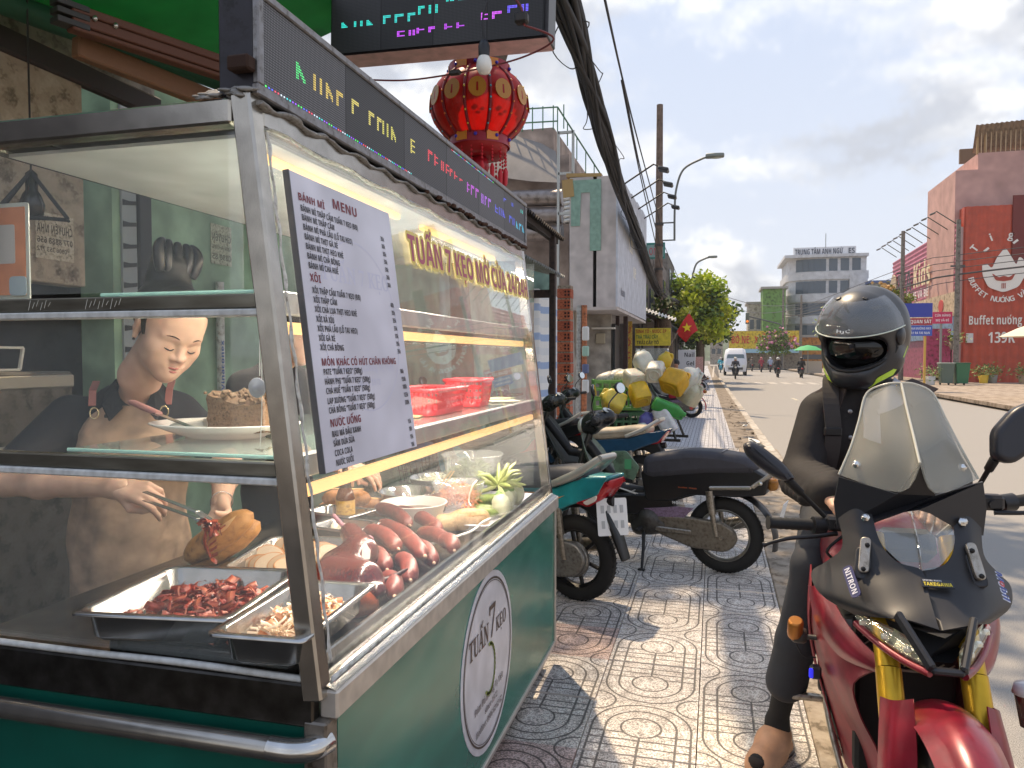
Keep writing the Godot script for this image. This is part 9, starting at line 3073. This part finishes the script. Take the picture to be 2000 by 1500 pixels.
func shade_crown(t: Node3D) -> void:
	var s := S()
	tube(s, curve([V(0, 2.5, 0), V(0.05, 5.0, -1.4), V(0.3, 7.6, -3.1)], 5), [0.12, 0.11, 0.11, 0.10, 0.1, 0.09, 0.09, 0.08, 0.07, 0.06, 0.05], 8)
	obj("limb", s, mt("6b5b4b", 0.95, 0, "stain", 2.0, "bump", 1.0), t)
	s = S()
	s.set_smooth_group(-1)
	var c := []
	for i in 30: c.append(V(0.3, 8.3, -3.2) + V(rng.randf_range(-1, 1) * 2.3, rng.randf_range(-0.6, 1) * 1.1, rng.randf_range(-1, 1) * 2.2))
	for i in 3000:
		var p: Vector3 = c[i % 30] + V(rng.randfn(), rng.randfn() * 0.6, rng.randfn()) * 0.36
		var b := rot()
		s.set_color(lin(["4f6a30", "6f8a3a", "3c5426"][i % 3], 0.2))
		tri(s, p - b.x * 0.12, p + b.z * 0.08, p + b.x * 0.12)
		tri(s, p - b.x * 0.12, p + b.x * 0.12, p - b.z * 0.08)
	obj("crown", s, M["leafy"], t).set_meta("kind", "stuff")
func block(parent: Node3D, called: String, a: Vector3, b: Vector3, m: Material, bev := 0.0) -> MeshInstance3D:
	return obj(called, box(S(), (a + b) * 0.5, (b - a).abs(), bev), m, parent)
func words(parent: Node3D, str: String, p: Transform3D, h: float, w: float, hex: String, depth := 0.0) -> void:
	var s := S()
	text(s, str, p, h, w, 1.0, false, null, depth)
	obj("lettering", s, mt(hex, 0.6), parent)
func arc_words(s: SurfaceTool, str: String, c: Vector3, r: float, a0: float, a1: float, h: float, inward := false) -> void:
	for i in str.length():
		if str[i] == " ": continue
		var a := lerpf(a0, a1, float(i) / (str.length() - 1))
		var d := V(cos(a), sin(a), 0)
		text(s, str[i], Transform3D(Basis(V(0, 0, 1), a + (PI / 2 if inward else -PI / 2)), c + d * r), h, 0.0, 1.0, true)
func pole(label: String, at: Vector3, h: float) -> void:
	var t := thing("utility_pole", label, "utility pole", at)
	obj("shaft", tube(S(), [Vector3.ZERO, V(0, h, 0)], [0.15, 0.11], 10), mt("8b857d", 0.9, 0, "stain", 0.8), t)
	obj("crossarm", box(S(), V(0, h * 0.72, 0), V(0.7, 0.1, 0.1)), mt("5d5a56", 0.6, 0.3), t)
func rider_on(label: String, x: float, z: float, turn: float, shirt: String, bike_hex: String, hat: String) -> void:
	var o := V(x, -0.12, z)
	var b := thing("motorbike", "motorbike of the " + label, "motorbike", o, turn, "motorbikes in traffic")
	for w in [0.62, -0.62]:
		obj("wheel", ring_tube(S(), V(0, 0.28, w), 0.23, 0.05, Basis(Vector3.UP, PI / 2), 16, 6), mt("19191a", 0.8), b)
	obj("body", body(S(), [[V(0, 0.5, -0.5), V(0, 0.72, -0.6), 0.14, 0.1], [V(0, 0.45, -0.3), V(0, 0.4, 0.25), 0.14, 0.12], [V(0, 0.4, 0.4), V(0, 0.95, 0.45), 0.15, 0.1], [V(-0.3, 1.0, 0.38), V(0.3, 1.0, 0.38), 0.03, 0.03]], 0.05, 0.06), mt(bike_hex, 0.35), b)
	obj("lamp", box(S(), V(0, 0.86, 0.56), V(0.14, 0.12, 0.06), 0.02), mt("d8d8d0", 0.2), b)
	obj("tail_light", box(S(), V(0, 0.72, -0.68), V(0.16, 0.08, 0.05), 0.02), mt("b3202a", 0.2), b)
	var p := thing("person", label, "person", o, turn, "riders in traffic")
	var bones := [[V(0, 0.85, -0.15), V(0, 1.2, -0.08), 0.16, 0.17], [V(-0.17, 1.24, -0.06), V(0.17, 1.24, -0.06), 0.09, 0.09]]
	for sd in [-1.0, 1.0]: bones.append_array([[V(sd * 0.19, 1.22, -0.05), V(sd * 0.27, 1.0, 0.12), 0.07, 0.055], [V(sd * 0.27, 1.0, 0.12), V(sd * 0.27, 1.02, 0.34), 0.05, 0.04]])
	obj("shirt", body(S(), bones, 0.045, 0.06), mt(shirt, 0.8), p)
	bones = []
	for sd in [-1.0, 1.0]: bones.append_array([[V(sd * 0.1, 0.82, -0.1), V(sd * 0.2, 0.72, 0.25), 0.1, 0.08], [V(sd * 0.2, 0.72, 0.25), V(sd * 0.16, 0.34, 0.15), 0.075, 0.05]])
	obj("trousers", body(S(), bones, 0.045, 0.05), mt("2c2e36", 0.8), p)
	obj("head", body(S(), [[V(0, 1.3, -0.05), V(0, 1.42, -0.03), 0.06, 0.1]], 0.03, 0.03), mt("b98b70", 0.6), p)
	obj("helmet", ell(S(), V(0, 1.49, -0.04), V(0.13, 0.12, 0.15), Basis(), 12), mt(hat, 0.3), p)
func build_right() -> void:
	var s := S()
	var red := mt("c44e30", 0.5, 0.0, "soft", 0.4)
	var r := place("grill_restaurant", "red corrugated steel restaurant front with white flame logo", "building", V(17, 0, -52))
	corrugated(s, V(13.8, -0.1, -49), V(9, 0, 0), V(0, 10.2, 0), 0.42, 0.05)
	obj("corrugated_wall", s, red, r)
	block(r, "side_wall", V(13.75, 0, -49.1), V(13.95, 10.1, -56), red)
	block(r, "recess", V(16.15, 6.0, -48.9), V(16.9, 10.6, -49.0), mt("6d2018", 0.6))
	var c := V(15.75, 6.45, -48.9)
	s = S()
	var fl := rounded(pv([-1.05, -0.35, -0.75, -1.0, 0, -1.3, 0.75, -1.0, 1.1, -0.3, 1.05, 0.45, 0.75, 0.75, 0.62, 0.2, 0.35, 0.75, 0.05, 1.25, -0.35, 0.7, -0.6, 0.05, -0.85, 0.35, -1.1, 0.3]), 0.2)
	slab(s, fl, 0.05, 0.0, Transform3D(Basis(), c))
	var logo := obj("flame_logo", s, mt("e8e2d8", 0.6), r)
	s = S()
	slab(s, rounded(pv([-0.6, -0.25, -0.25, -0.5, 0, -0.4, 0.25, -0.5, 0.6, -0.25, 0.4, -0.65, 0, -0.72, -0.4, -0.65]), 0.08), 0.06, 0.0, Transform3D(Basis(), c + V(0, 0.05, 0.02)))
	for k in 3: box(s, c + V(-0.08 + k * 0.08, -0.92, 0.03), V(0.035, 0.3, 0.04))
	obj("mouth_print", s, mt("a5402e", 0.6), logo)
	s = S()
	arc_words(s, "Tigoc", c, 1.75, 2.45, 0.35, 0.42)
	arc_words(s, "BUFFET NƯỚNG VÀ LẨU", c, 1.85, 3.45, 5.95, 0.3, true)
	for q in [[-0.9, 1.15], [0.55, 1.55]]: box(s, c + V(q[0], q[1], 0.02), V(0.3, 0.12, 0.04), 0.0, Basis(V(0, 0, 1), 0.7))
	obj("lettering", s, mt("e8e2d8", 0.6), r)
	words(r, "Buffet nướng và lẩu", plane(V(14.05, 3.35, -48.9), V(1, 0, 0), V(0, 1, 0)), 0.5, 4.0, "e4ddd2")
	words(r, "139K", plane(V(15.05, 2.3, -48.9), V(1, 0, 0), V(0, 1, 0)), 0.62, 1.35, "e8e2d8")
	block(r, "meter_box", V(13.9, 2.3, -48.9), V(14.25, 2.85, -48.75), mt("c9c9c5", 0.5), 0.02)
	var pk := place("pink_block", "plain pink plastered block with roofed terrace behind the red front", "building", V(18, 0, -55))
	var pink := mt("cba096", 0.85, 0, "soft", 0.2)
	block(pk, "wall", V(13.5, 0, -50), V(24, 12.4, -56), pink)
	block(pk, "upper_wall", V(14.68, 12.4, -50.05), V(24, 13.35, -56), pink)
	s = S()
	corrugated(s, V(14.4, 14.85, -49.6), V(9, 0.4, 0), V(0.2, -1.3, -1.3), 0.25, 0.05)
	obj("terrace_roof", s, mt("a5917a", 0.6, 0.1, "stain", 0.6), pk)
	for i in 22: block(pk, "baluster", V(14.8 + i * 0.25, 13.35, -50.0), V(14.83 + i * 0.25, 14.55, -50.03), mt("c9b08c", 0.6))
	block(pk, "terrace_wall", V(14.8, 13.7, -54), V(24, 14.6, -54.2), mt("6d5a45", 0.8))
	for x in [14.6, 15.0]: block(pk, "terrace_post", V(x, 13.3, -50.1), V(x + 0.1, 14.8, -50.2), mt("a8875c", 0.7))
	var sh := place("baby_shop", "pink ribbed shop front with long sign facing the road", "building", V(14, 0, -58))
	s = S()
	corrugated(s, V(13.55, 5.2, -49.2), V(0, 4.1, 0), V(0, -0.35, -17.0), 0.3, 0.04)
	obj("pink_cladding", s, mt("c96f86", 0.5, 0, "soft", 0.5), sh)
	block(sh, "wall", V(13.62, 0, -49.2), V(20, 9.0, -66.2), mt("b9a09a", 0.8))
	block(sh, "cream_band", V(13.4, 3.9, -49.3), V(13.6, 5.3, -66), mt("d8c4a8", 0.6, 0, "stain", 0.5))
	block(sh, "blue_band", V(13.35, 2.6, -49.3), V(13.6, 3.85, -66), mt("7d9cc0", 0.6, 0, "stain", 0.4))
	block(sh, "shop_front", V(13.5, 0, -49.4), V(13.6, 2.6, -66), mt("a04a6a", 0.5, 0, "stain", 0.5))
	words(sh, "AVA", plane(V(13.42, 6.2, -64.0), V(0, 0, 1), V(0, 1, 0)), 1.5, 4.6, "2f2c34", 0.05)
	words(sh, "Kids", plane(V(13.42, 6.3, -58.8), V(0, 0, 1), V(0, 1, 0)), 1.6, 4.2, "e0cfa6", 0.05)
	words(sh, "CHUỖI MẸ VÀ BÉ", plane(V(13.42, 5.5, -63.0), V(0, 0, 1), V(0, 1, 0)), 0.5, 8.0, "e4dcd8", 0.03)
	s = S()
	slab(s, ngon(0, 0, 1.1, 1.3, 24), 0.1, 0.03, plane(V(13.42, 6.6, -65.2), V(0, 0, 1), V(0, 1, 0)))
	obj("round_emblem", s, mt("c9b59a", 0.6, 0, "stain", 0.8), sh)
	for i in 4:
		s = S()
		slab(s, ngon(0, 0, 0.5, 0.4, 16), 0.04, 0.0, plane(V(13.38, 4.6, -52 - i * 3.6), V(0, 0, 1), V(0, 1, 0)))
		obj("picture_print", s, mt(["c24a4a", "8fb0b8", "d8d0b0", "b07a5a"][i], 0.6), sh)
	for i in 9:
		var t := thing("sign_floodlight", "thin floodlight arm over the pink sign, number %s from the red wall" % ["one", "two", "three", "four", "five", "six", "seven", "eight", "nine"][i], "floodlight", V(13.5, 9.2, -49.5 - i * 1.9), 0, "floodlight arms over the pink sign")
		obj("arm", tube(S(), [V(0, 0, 0), V(-1.1, 0.8, 0), V(-1.2, 0.72, 0)], 0.03, 6), mt("55564f", 0.5, 0.4), t)
		obj("lamp_head", box(S(), V(-1.3, 0.66, 0), V(0.3, 0.1, 0.22), 0.03, Basis(V(0, 0, 1), 0.4)), mt("4a4c48", 0.4), t)
	pole("concrete pole in front of the red wall", V(12.62, 0, -46), 8.9)
	pole("concrete pole before the pink shop sign", V(11.2, 0, -52), 9.3)
	pole("thin far pole beside the green facade", V(7.7, 0, -95), 9.5)
	pole("far pole in front of the white office", V(9.4, 0, -92), 8.5)
	for i in 5:
		var pts := curve([V(30, 6.0 + i * 0.35, -38), V(20, 6.0 + i * 0.3, -42), V(12.6, 5.6 + i * 0.35, -46), V(11.2, 5.4 + i * 0.4, -52), V(9.4, 6.0 + i * 0.3, -92), V(7.7, 6.2 + i * 0.3, -95)], 6)
		tag(obj("street_wire", tube(S(), pts, 0.05 if i == 1 else 0.022, 5), mt("4a4848", 0.6)), "overhead wire strung between the poles across the road", "wire", "wires across the road")
	for i in 2: tag(obj("street_wire", tube(S(), curve([V(-1.8, 6.2 + i * 0.8, -60), V(4, 5.9 + i * 0.8, -80), V(9.4, 7.0 + i * 0.4, -92)], 6), 0.03, 5), mt("6a6a6c", 0.6)), "overhead wire crossing high over the far street", "wire", "wires across the road")
	var sg := place("road_sign", "blue and red warning sign boards on a striped post", "road sign", V(8.7, 0, -36))
	block(sg, "post", V(8.66, 0, -36.05), V(8.74, 3.0, -36.13), mt("c9a24a", 0.6))
	for q in [[7.2, 8.95, 3.2, 3.8, "2b3a9c"], [7.9, 8.95, 2.86, 3.16, "a3283a"], [7.95, 8.95, 2.4, 2.84, "3a55b0"]]: block(sg, "board", V(q[0], q[2], -36), V(q[1], q[3], -36.04), mt(q[4], 0.4))
	words(sg, "CHÚ Ý QUAN SÁT", plane(V(7.55, 2.94, -35.99), V(1, 0, 0), V(0, 1, 0)), 0.15, 1.36, "e8e4e0", 0.004)
	words(sg, "ĐOẠN ĐƯỜNG HAY", plane(V(8.02, 2.67, -35.99), V(1, 0, 0), V(0, 1, 0)), 0.1, 0.88, "d8dcea", 0.004)
	words(sg, "XẢY RA TAI NẠN", plane(V(8.05, 2.48, -35.99), V(1, 0, 0), V(0, 1, 0)), 0.1, 0.8, "d8dcea", 0.004)
	var ps := place("shop_banner", "bright pink banner on posts in front of the pink shop", "banner", V(12.2, 0, -47))
	block(ps, "board", V(11.7, 3.35, -47), V(12.68, 4.0, -47.05), mt("c9305c", 0.5))
	block(ps, "panel", V(11.5, 0.3, -48), V(12.9, 3.1, -48.1), mt("b53a68", 0.5, 0, "stain", 0.6))
	block(ps, "post", V(12.1, 0, -47.06), V(12.2, 3.4, -47.16), mt("8f8d8a", 0.6))
	words(ps, "CỬA HÀNG", plane(V(11.8, 3.74, -46.98), V(1, 0, 0), V(0, 1, 0)), 0.13, 0.78, "f0dfe4", 0.004)
	words(ps, "MẸ VÀ BÉ", plane(V(11.85, 3.47, -46.98), V(1, 0, 0), V(0, 1, 0)), 0.13, 0.66, "f0dfe4", 0.004)
	for i in 2:
		var bn := thing("wheelie_bin", ["grey-green wheelie bin on the far pavement", "green wheelie bin beside the grey-green one"][i], "bin", V(11.62 + i * 0.72, 0.04, -44), 0, "bins across the road")
		s = S()
		loft(s, [rring(0, 0, 0.26, 0.26, 0.04, 0.1), rring(0, 0, 0.33, 0.34, 0.04, 1.1)])
		obj("tub", s, mt(["59695f", "2f6a48"][i], 0.5), bn)
		obj("lid", box(S(), V(0, 1.13, 0), V(0.7, 0.07, 0.74), 0.02), mt(["8b958c", "28593e"][i], 0.5), bn)
		for x in [-0.2, 0.2]: obj("wheel", tube(S(), [V(x - 0.03, 0.1, -0.25), V(x + 0.03, 0.1, -0.25)], 0.1, 12), mt("222222", 0.8), bn)
	for i in 5:
		var pt := thing("potted_plant", ["bushy plant by the red wall", "low green planter in the corner of the red wall", "yellow bucket with stalks by the red wall", "small shrub behind the bins", "white-bagged plant beside the bins"][i], "plant", [V(14.9, 0.04, -47.6), V(16.2, 0.04, -47.0), V(14.4, 0.04, -47.4), V(12.9, 1.9, -47.4), V(10.9, 0.04, -44)][i])
		obj("pot", lathe(S(), [[0.2, 0], [0.26, 0.45], [0.22, 0.45]], Transform3D(), 14), mt(["8a8378", "a5886a", "d8b030", "7a6a5a", "c9c6c0"][i], 0.7), pt)
		s = S()
		for k in 160:
			var b := rot()
			var q := V(rng.randfn() * 0.28, 0.65 + rng.randfn() * 0.2, rng.randfn() * 0.25)
			s.set_color(lin(["4f6a32", "7d9048", "a0a860"][k % 3], 0.2))
			tri(s, q - b.x * 0.1, q + b.z * 0.07, q + b.x * 0.1)
		obj("foliage", s, vmat(0.6), pt).set_meta("kind", "stuff")
	var um := place("parasol", "cream parasol at the right edge of the street", "parasol", V(10.6, 0, -30))
	obj("canopy", lathe(S(), [[1.15, 0.0], [0.6, 0.28], [0.02, 0.5]], Transform3D(Basis(), V(10.7, 2.2, -30)), 8, false), mt("d8d0b8", 0.8), um)
	obj("pole", tube(S(), [V(10.7, 0, -30), V(10.7, 2.65, -30)], 0.03, 8), mt("8f8d8a", 0.5), um)
	var w := place("white_office", "white five-storey office with rounded corner and black roof lettering", "building", V(15, 0, -119))
	var wm := mt("cfd0d2", 0.7, 0, "soft", 0.3)
	var outline := func(o: float) -> PackedVector2Array:
		var q := PackedVector2Array()
		for i in 9: q.append(Vector2(14.0 - (3.9 + o) * sin(PI / 2 * i / 8.0 + 0.0), 118.5 - (3.5 + o) * cos(PI / 2 * i / 8.0)) )
		q.append(Vector2(10.1 - o, 128)); q.append(Vector2(20.2 + o, 128)); q.append(Vector2(20.2 + o, 115.0 - o))
		return q
	for f in 5:
		for lay in [[0.0, 1.1, 0.25], [1.1, 3.1, 0.0]]:
			s = S()
			slab(s, pv(Array(outline.call(lay[2])).reduce(func(acc, v): return acc + [v.x, v.y], [])), lay[1] - lay[0], 0.0, Transform3D(Basis(V(1, 0, 0), V(0, 0, -1), V(0, 1, 0)), V(0, f * 3.1 + (lay[0] + lay[1]) * 0.5, 0)))
			obj("balcony_band" if lay[0] == 0.0 else "storey_wall", s, wm, w)
		for k in 8:
			var a := PI / 2 * (k + 0.5) / 8.0
			var p := V(14.0 - 3.93 * sin(a), f * 3.1 + 2.05, -118.5 + 3.53 * cos(a)) if k < 4 else V(14.4 + (k - 4) * 1.5, f * 3.1 + 2.05, -114.97)
			var n := V(-sin(a), 0, cos(a)) if k < 4 else V(0, 0, 1)
			s = S()
			slab(s, rect(-0.55, -0.85, 0.55, 0.85), 0.06, 0.0, facing(p, n, V(0, 1, 0).cross(n)))
			obj("window", s, mt("4d5a66", 0.12), w)
	block(w, "roof_slab", V(9.4, 15.5, -114.5), V(20.4, 15.9, -128), wm)
	block(w, "roof_sign_wall", V(10.7, 15.9, -116), V(19.0, 17.1, -116.3), mt("d4d6da", 0.6))
	block(w, "tower_wall", V(18.0, 3.0, -114.6), V(20.3, 13.0, -115.0), wm)
	words(w, "TRUNG TÂM ANH NGỮ", plane(V(10.9, 16.1, -115.9), V(1, 0, 0), V(0, 1, 0)), 0.75, 6.3, "3d4250", 0.02)
	words(w, "ES", plane(V(18.0, 16.1, -115.9), V(1, 0, 0), V(0, 1, 0)), 0.75, 0.8, "3d4250", 0.02)
	obj("antenna", tube(S(), [V(15, 17, -116), V(15, 19, -116)], 0.05, 6), mt("77777a", 0.5), w)
	for q in [[6.4, 9.4, 5.2, 11.0, -112, "6f9c4c", "green clad gable next to the white office"], [4.6, 6.6, 0, 9.2, -116, "bdb7ab", "pale house with balconies left of the green gable"], [20.3, 24.5, 0, 11.5, -112, "8b8d90", "grey house with blue roof right of the white office"], [-1, 1.5, 0, 7, -160, "a49c90", "pale house closing the street"], [9.6, 20, 0, 4.0, -104, "c98a3c", "orange market stalls under the white office"]]:
		var b := place("building", q[6], "building", V((q[0] + q[1]) * 0.5, 0, q[4]))
		block(b, "wall", V(q[0], q[2] if q[2] < 1 else 0.0, q[4]), V(q[1], q[3], q[4] - 6), mt(q[5], 0.8, 0, "stain", 0.3))
		for k in 4: block(b, "window", V(lerpf(q[0], q[1], 0.12 + (k % 2) * 0.45), q[3] * (0.3 + 0.3 * (k / 2)), q[4] + 0.03), V(lerpf(q[0], q[1], 0.4 + (k % 2) * 0.45), q[3] * (0.45 + 0.3 * (k / 2)), q[4] - 0.03), mt("4a545a", 0.2) if q[5] != "6f9c4c" else mt("5f8a42", 0.6))
		block(b, "roof", V(q[0] - 0.3, q[3], q[4] + 0.3), V(q[1] + 0.3, q[3] + 0.3, q[4] - 6), mt("4a5f8f" if q[5] == "8b8d90" else "9a968e", 0.6))
	var y := place("yellow_shop", "long yellow shop sign with red lettering closing the street", "building", V(6, 0, -103))
	block(y, "wall", V(1.7, 0, -101), V(10.2, 4.8, -106), mt("8a8070", 0.8, 0, "stain", 0.4))
	block(y, "signboard", V(1.7, 2.5, -100), V(10.0, 4.75, -100.2), mt("dcc22e", 0.5, 0, "stain", 0.4))
	block(y, "blue_trim", V(1.7, 2.0, -99.9), V(10.0, 2.5, -100.2), mt("8fb4c4", 0.6))
	for q in [["BÒ NÉ", 2.0, 2.1], ["XIÊN", 4.7, 2.0], ["NƯỚNG", 7.0, 2.6]]: words(y, q[0], plane(V(q[1], 3.2, -99.95), V(1, 0, 0), V(0, 1, 0)), 0.95, q[2], "b83226", 0.03)
	s = S()
	var hill := []
	for i in 13: hill.append([V(-60 + i * 14, -1, -330), V(-60 + i * 14, 14 + 9 * sin(i * 1.1) + 6 * sin(i * 0.5), -360), V(-60 + i * 14, -1, -420)])
	loft(s, hill, false, false)
	struct("hill", s, mt("5f6e52", 0.95, 0, "blot", 0.05), "wooded low hill beyond the street")
	var v := thing("white_minibus", "white minibus driving towards the camera in the near lane", "minibus", V(1.7, -0.12, -68))
	s = S()
	loft(s, [rring(0, -2.4, 0.86, 2.5, 0.25, 0.35), rring(0, -2.4, 0.94, 2.55, 0.28, 1.1), rring(0, -2.65, 0.9, 2.3, 0.28, 1.75), rring(0, -2.75, 0.8, 2.15, 0.3, 2.25), rring(0, -2.75, 0.6, 1.9, 0.3, 2.36)])
	obj("body", s, mt("d3d5d8", 0.3), v)
	s = S()
	slab(s, rounded(pv([-0.78, -0.36, 0.78, -0.36, 0.68, 0.36, -0.68, 0.36]), 0.08), 0.04, 0.0, facing(V(0, 1.5, -0.18), V(0, 0.35, 1), V(1, 0, 0)))
	obj("windscreen", s, mt("66757a", 0.08), v)
	for sd in [-1.0, 1.0]:
		obj("headlight", box(S(), V(sd * 0.66, 0.85, 0.12), V(0.3, 0.2, 0.1), 0.03), mt("d9dcd4", 0.15), v)
		obj("wing_mirror", box(S(), V(sd * 1.08, 1.4, -0.35), V(0.16, 0.26, 0.1), 0.03), mt("2a2a2c", 0.5), v)
		for z in [-0.7, -3.9]: obj("wheel", tube(S(), [V(sd * 0.75, 0.34, z), V(sd * 0.95, 0.34, z)], 0.34, 16), mt("1a1a1b", 0.8), v)
	obj("grille", box(S(), V(0, 0.62, 0.13), V(1.2, 0.2, 0.06), 0.02), mt("4a4c4e", 0.5), v)
	rider_on("rider in grey with pale helmet riding in front of the minibus", 1.44, -58, 0, "4a4a50", "2a2a2c", "c9c4bc")
	rider_on("rider on turquoise scooter left of the minibus", 0.55, -80, 0, "4aa0b0", "3a9ab0", "b9b4ac")
	rider_on("rider in dark grey just right of the minibus", 4.0, -89, 180, "6a625c", "26262a", "55504c")
	rider_on("rider in crimson jacket riding away", 4.7, -84, 180, "8a2a3a", "5a2028", "b56a70")
	rider_on("rider in pale blue riding away", 5.6, -84, 180, "8f9ab0", "2a2a30", "a9b0b8")
	rider_on("rider in black with brown bag riding away in mid road", 4.76, -63, 180, "2a2826", "1c1c1e", "c4c4c0")
	rider_on("rider in black at the right lane edge", 6.4, -62, 180, "1e1e20", "26262a", "2a2a2c")
	var st := thing("person", "person with dark hair sitting by the nail sign", "person", V(-1.3, 0, -26.6))
	obj("shirt", body(S(), [[V(0, 0.55, 0), V(0.03, 0.95, 0), 0.17, 0.16], [V(0.16, 1.0, 0), V(0.2, 0.62, 0.15), 0.07, 0.06]], 0.04, 0.06), mt("5a5260", 0.8), st)
	obj("head", body(S(), [[V(0, 1.05, 0), V(-0.02, 1.22, 0.04), 0.06, 0.11]], 0.03, 0.04), mt("a87a60", 0.6), st)
	obj("hair", ell(S(), V(-0.02, 1.3, 0.0), V(0.15, 0.13, 0.15), Basis(), 10), mt("151312", 0.6), st)
	obj("legs", body(S(), [[V(0, 0.5, 0), V(0.05, 0.5, 0.4), 0.12, 0.09], [V(0.05, 0.5, 0.4), V(0.05, 0.06, 0.42), 0.08, 0.06]], 0.04, 0.05), mt("8a6a58", 0.7), st)
	obj("stool", box(S(), V(0, 0.2, 0), V(0.3, 0.4, 0.3), 0.03), mt("a03a34", 0.5), st)
	var tl := place("traffic_light", "traffic light on a long arm over the far junction", "traffic light", V(7.4, 0, -92))
	obj("arm", tube(S(), [V(7.4, 0, -92), V(7.4, 5.0, -92), V(7.0, 5.3, -92), V(3.6, 6.2, -92)], 0.08, 8), mt("4a4c4e", 0.5), tl)
	block(tl, "lamp_box", V(3.35, 5.3, -92.1), V(3.75, 6.6, -91.8), mt("4d5548", 0.5), 0.05)
	obj("amber_lamp", ell(S(), V(3.55, 5.6, -91.78), V(0.14, 0.14, 0.05), Basis(), 10), glow("f08030", 0.8), tl)
	var gu := place("green_parasol", "green parasol over a stall on the far pavement", "parasol", V(8.5, 0, -75))
	obj("canopy", lathe(S(), [[1.3, 0.0], [0.7, 0.35], [0.02, 0.5]], Transform3D(Basis(), V(8.3, 2.1, -75)), 8, false), mt("3aa060", 0.7), gu)
	obj("pole", tube(S(), [V(8.3, 0, -75), V(8.3, 2.5, -75)], 0.04, 8), mt("8f8d8a", 0.5), gu)
	block(gu, "counter", V(7.8, 0, -75.5), V(9.6, 1.1, -76.2), mt("b5aca0", 0.7))
	tree("pink-flowered shrub tree behind the rider's helmet", V(8.9, 0, -62), 5.6, V(1.5, 1.5, 1.5), ["6a8030", "8f9c3c", "46602a"], 2200, 0.22, 0.1, "c98ab4")
	tree("leafy tree above the blue road signs", V(10.6, 0, -54), 7.6, V(1.7, 1.0, 1.5), ["7d8f34", "5a7230", "a0983c"], 2200, 0.22, 0.12, "c9a060")
	tree("round green tree in front of the yellow sign", V(6.4, 0, -88), 4.2, V(2.0, 1.3, 1.8), ["5f7832", "7f8f3c", "44602c"], 2400, 0.28, 0.12, "c07a9a")
func _ready() -> void:
	rng.seed = 11
	set_camera_and_light()
	font_bold = SystemFont.new(); font_bold.font_names = PackedStringArray(["Droid Sans"]); font_bold.font_weight = 700
	font_serif = SystemFont.new(); font_serif.font_names = PackedStringArray(["Droid Serif"]); font_serif.font_weight = 700
	build_ground()
	build_left()
	build_right()
	build_shop()
	build_cart()
	build_overhead()
	build_parked()
	build_sport_bike()
	build_rider()
	build_vendor()
	build_food()
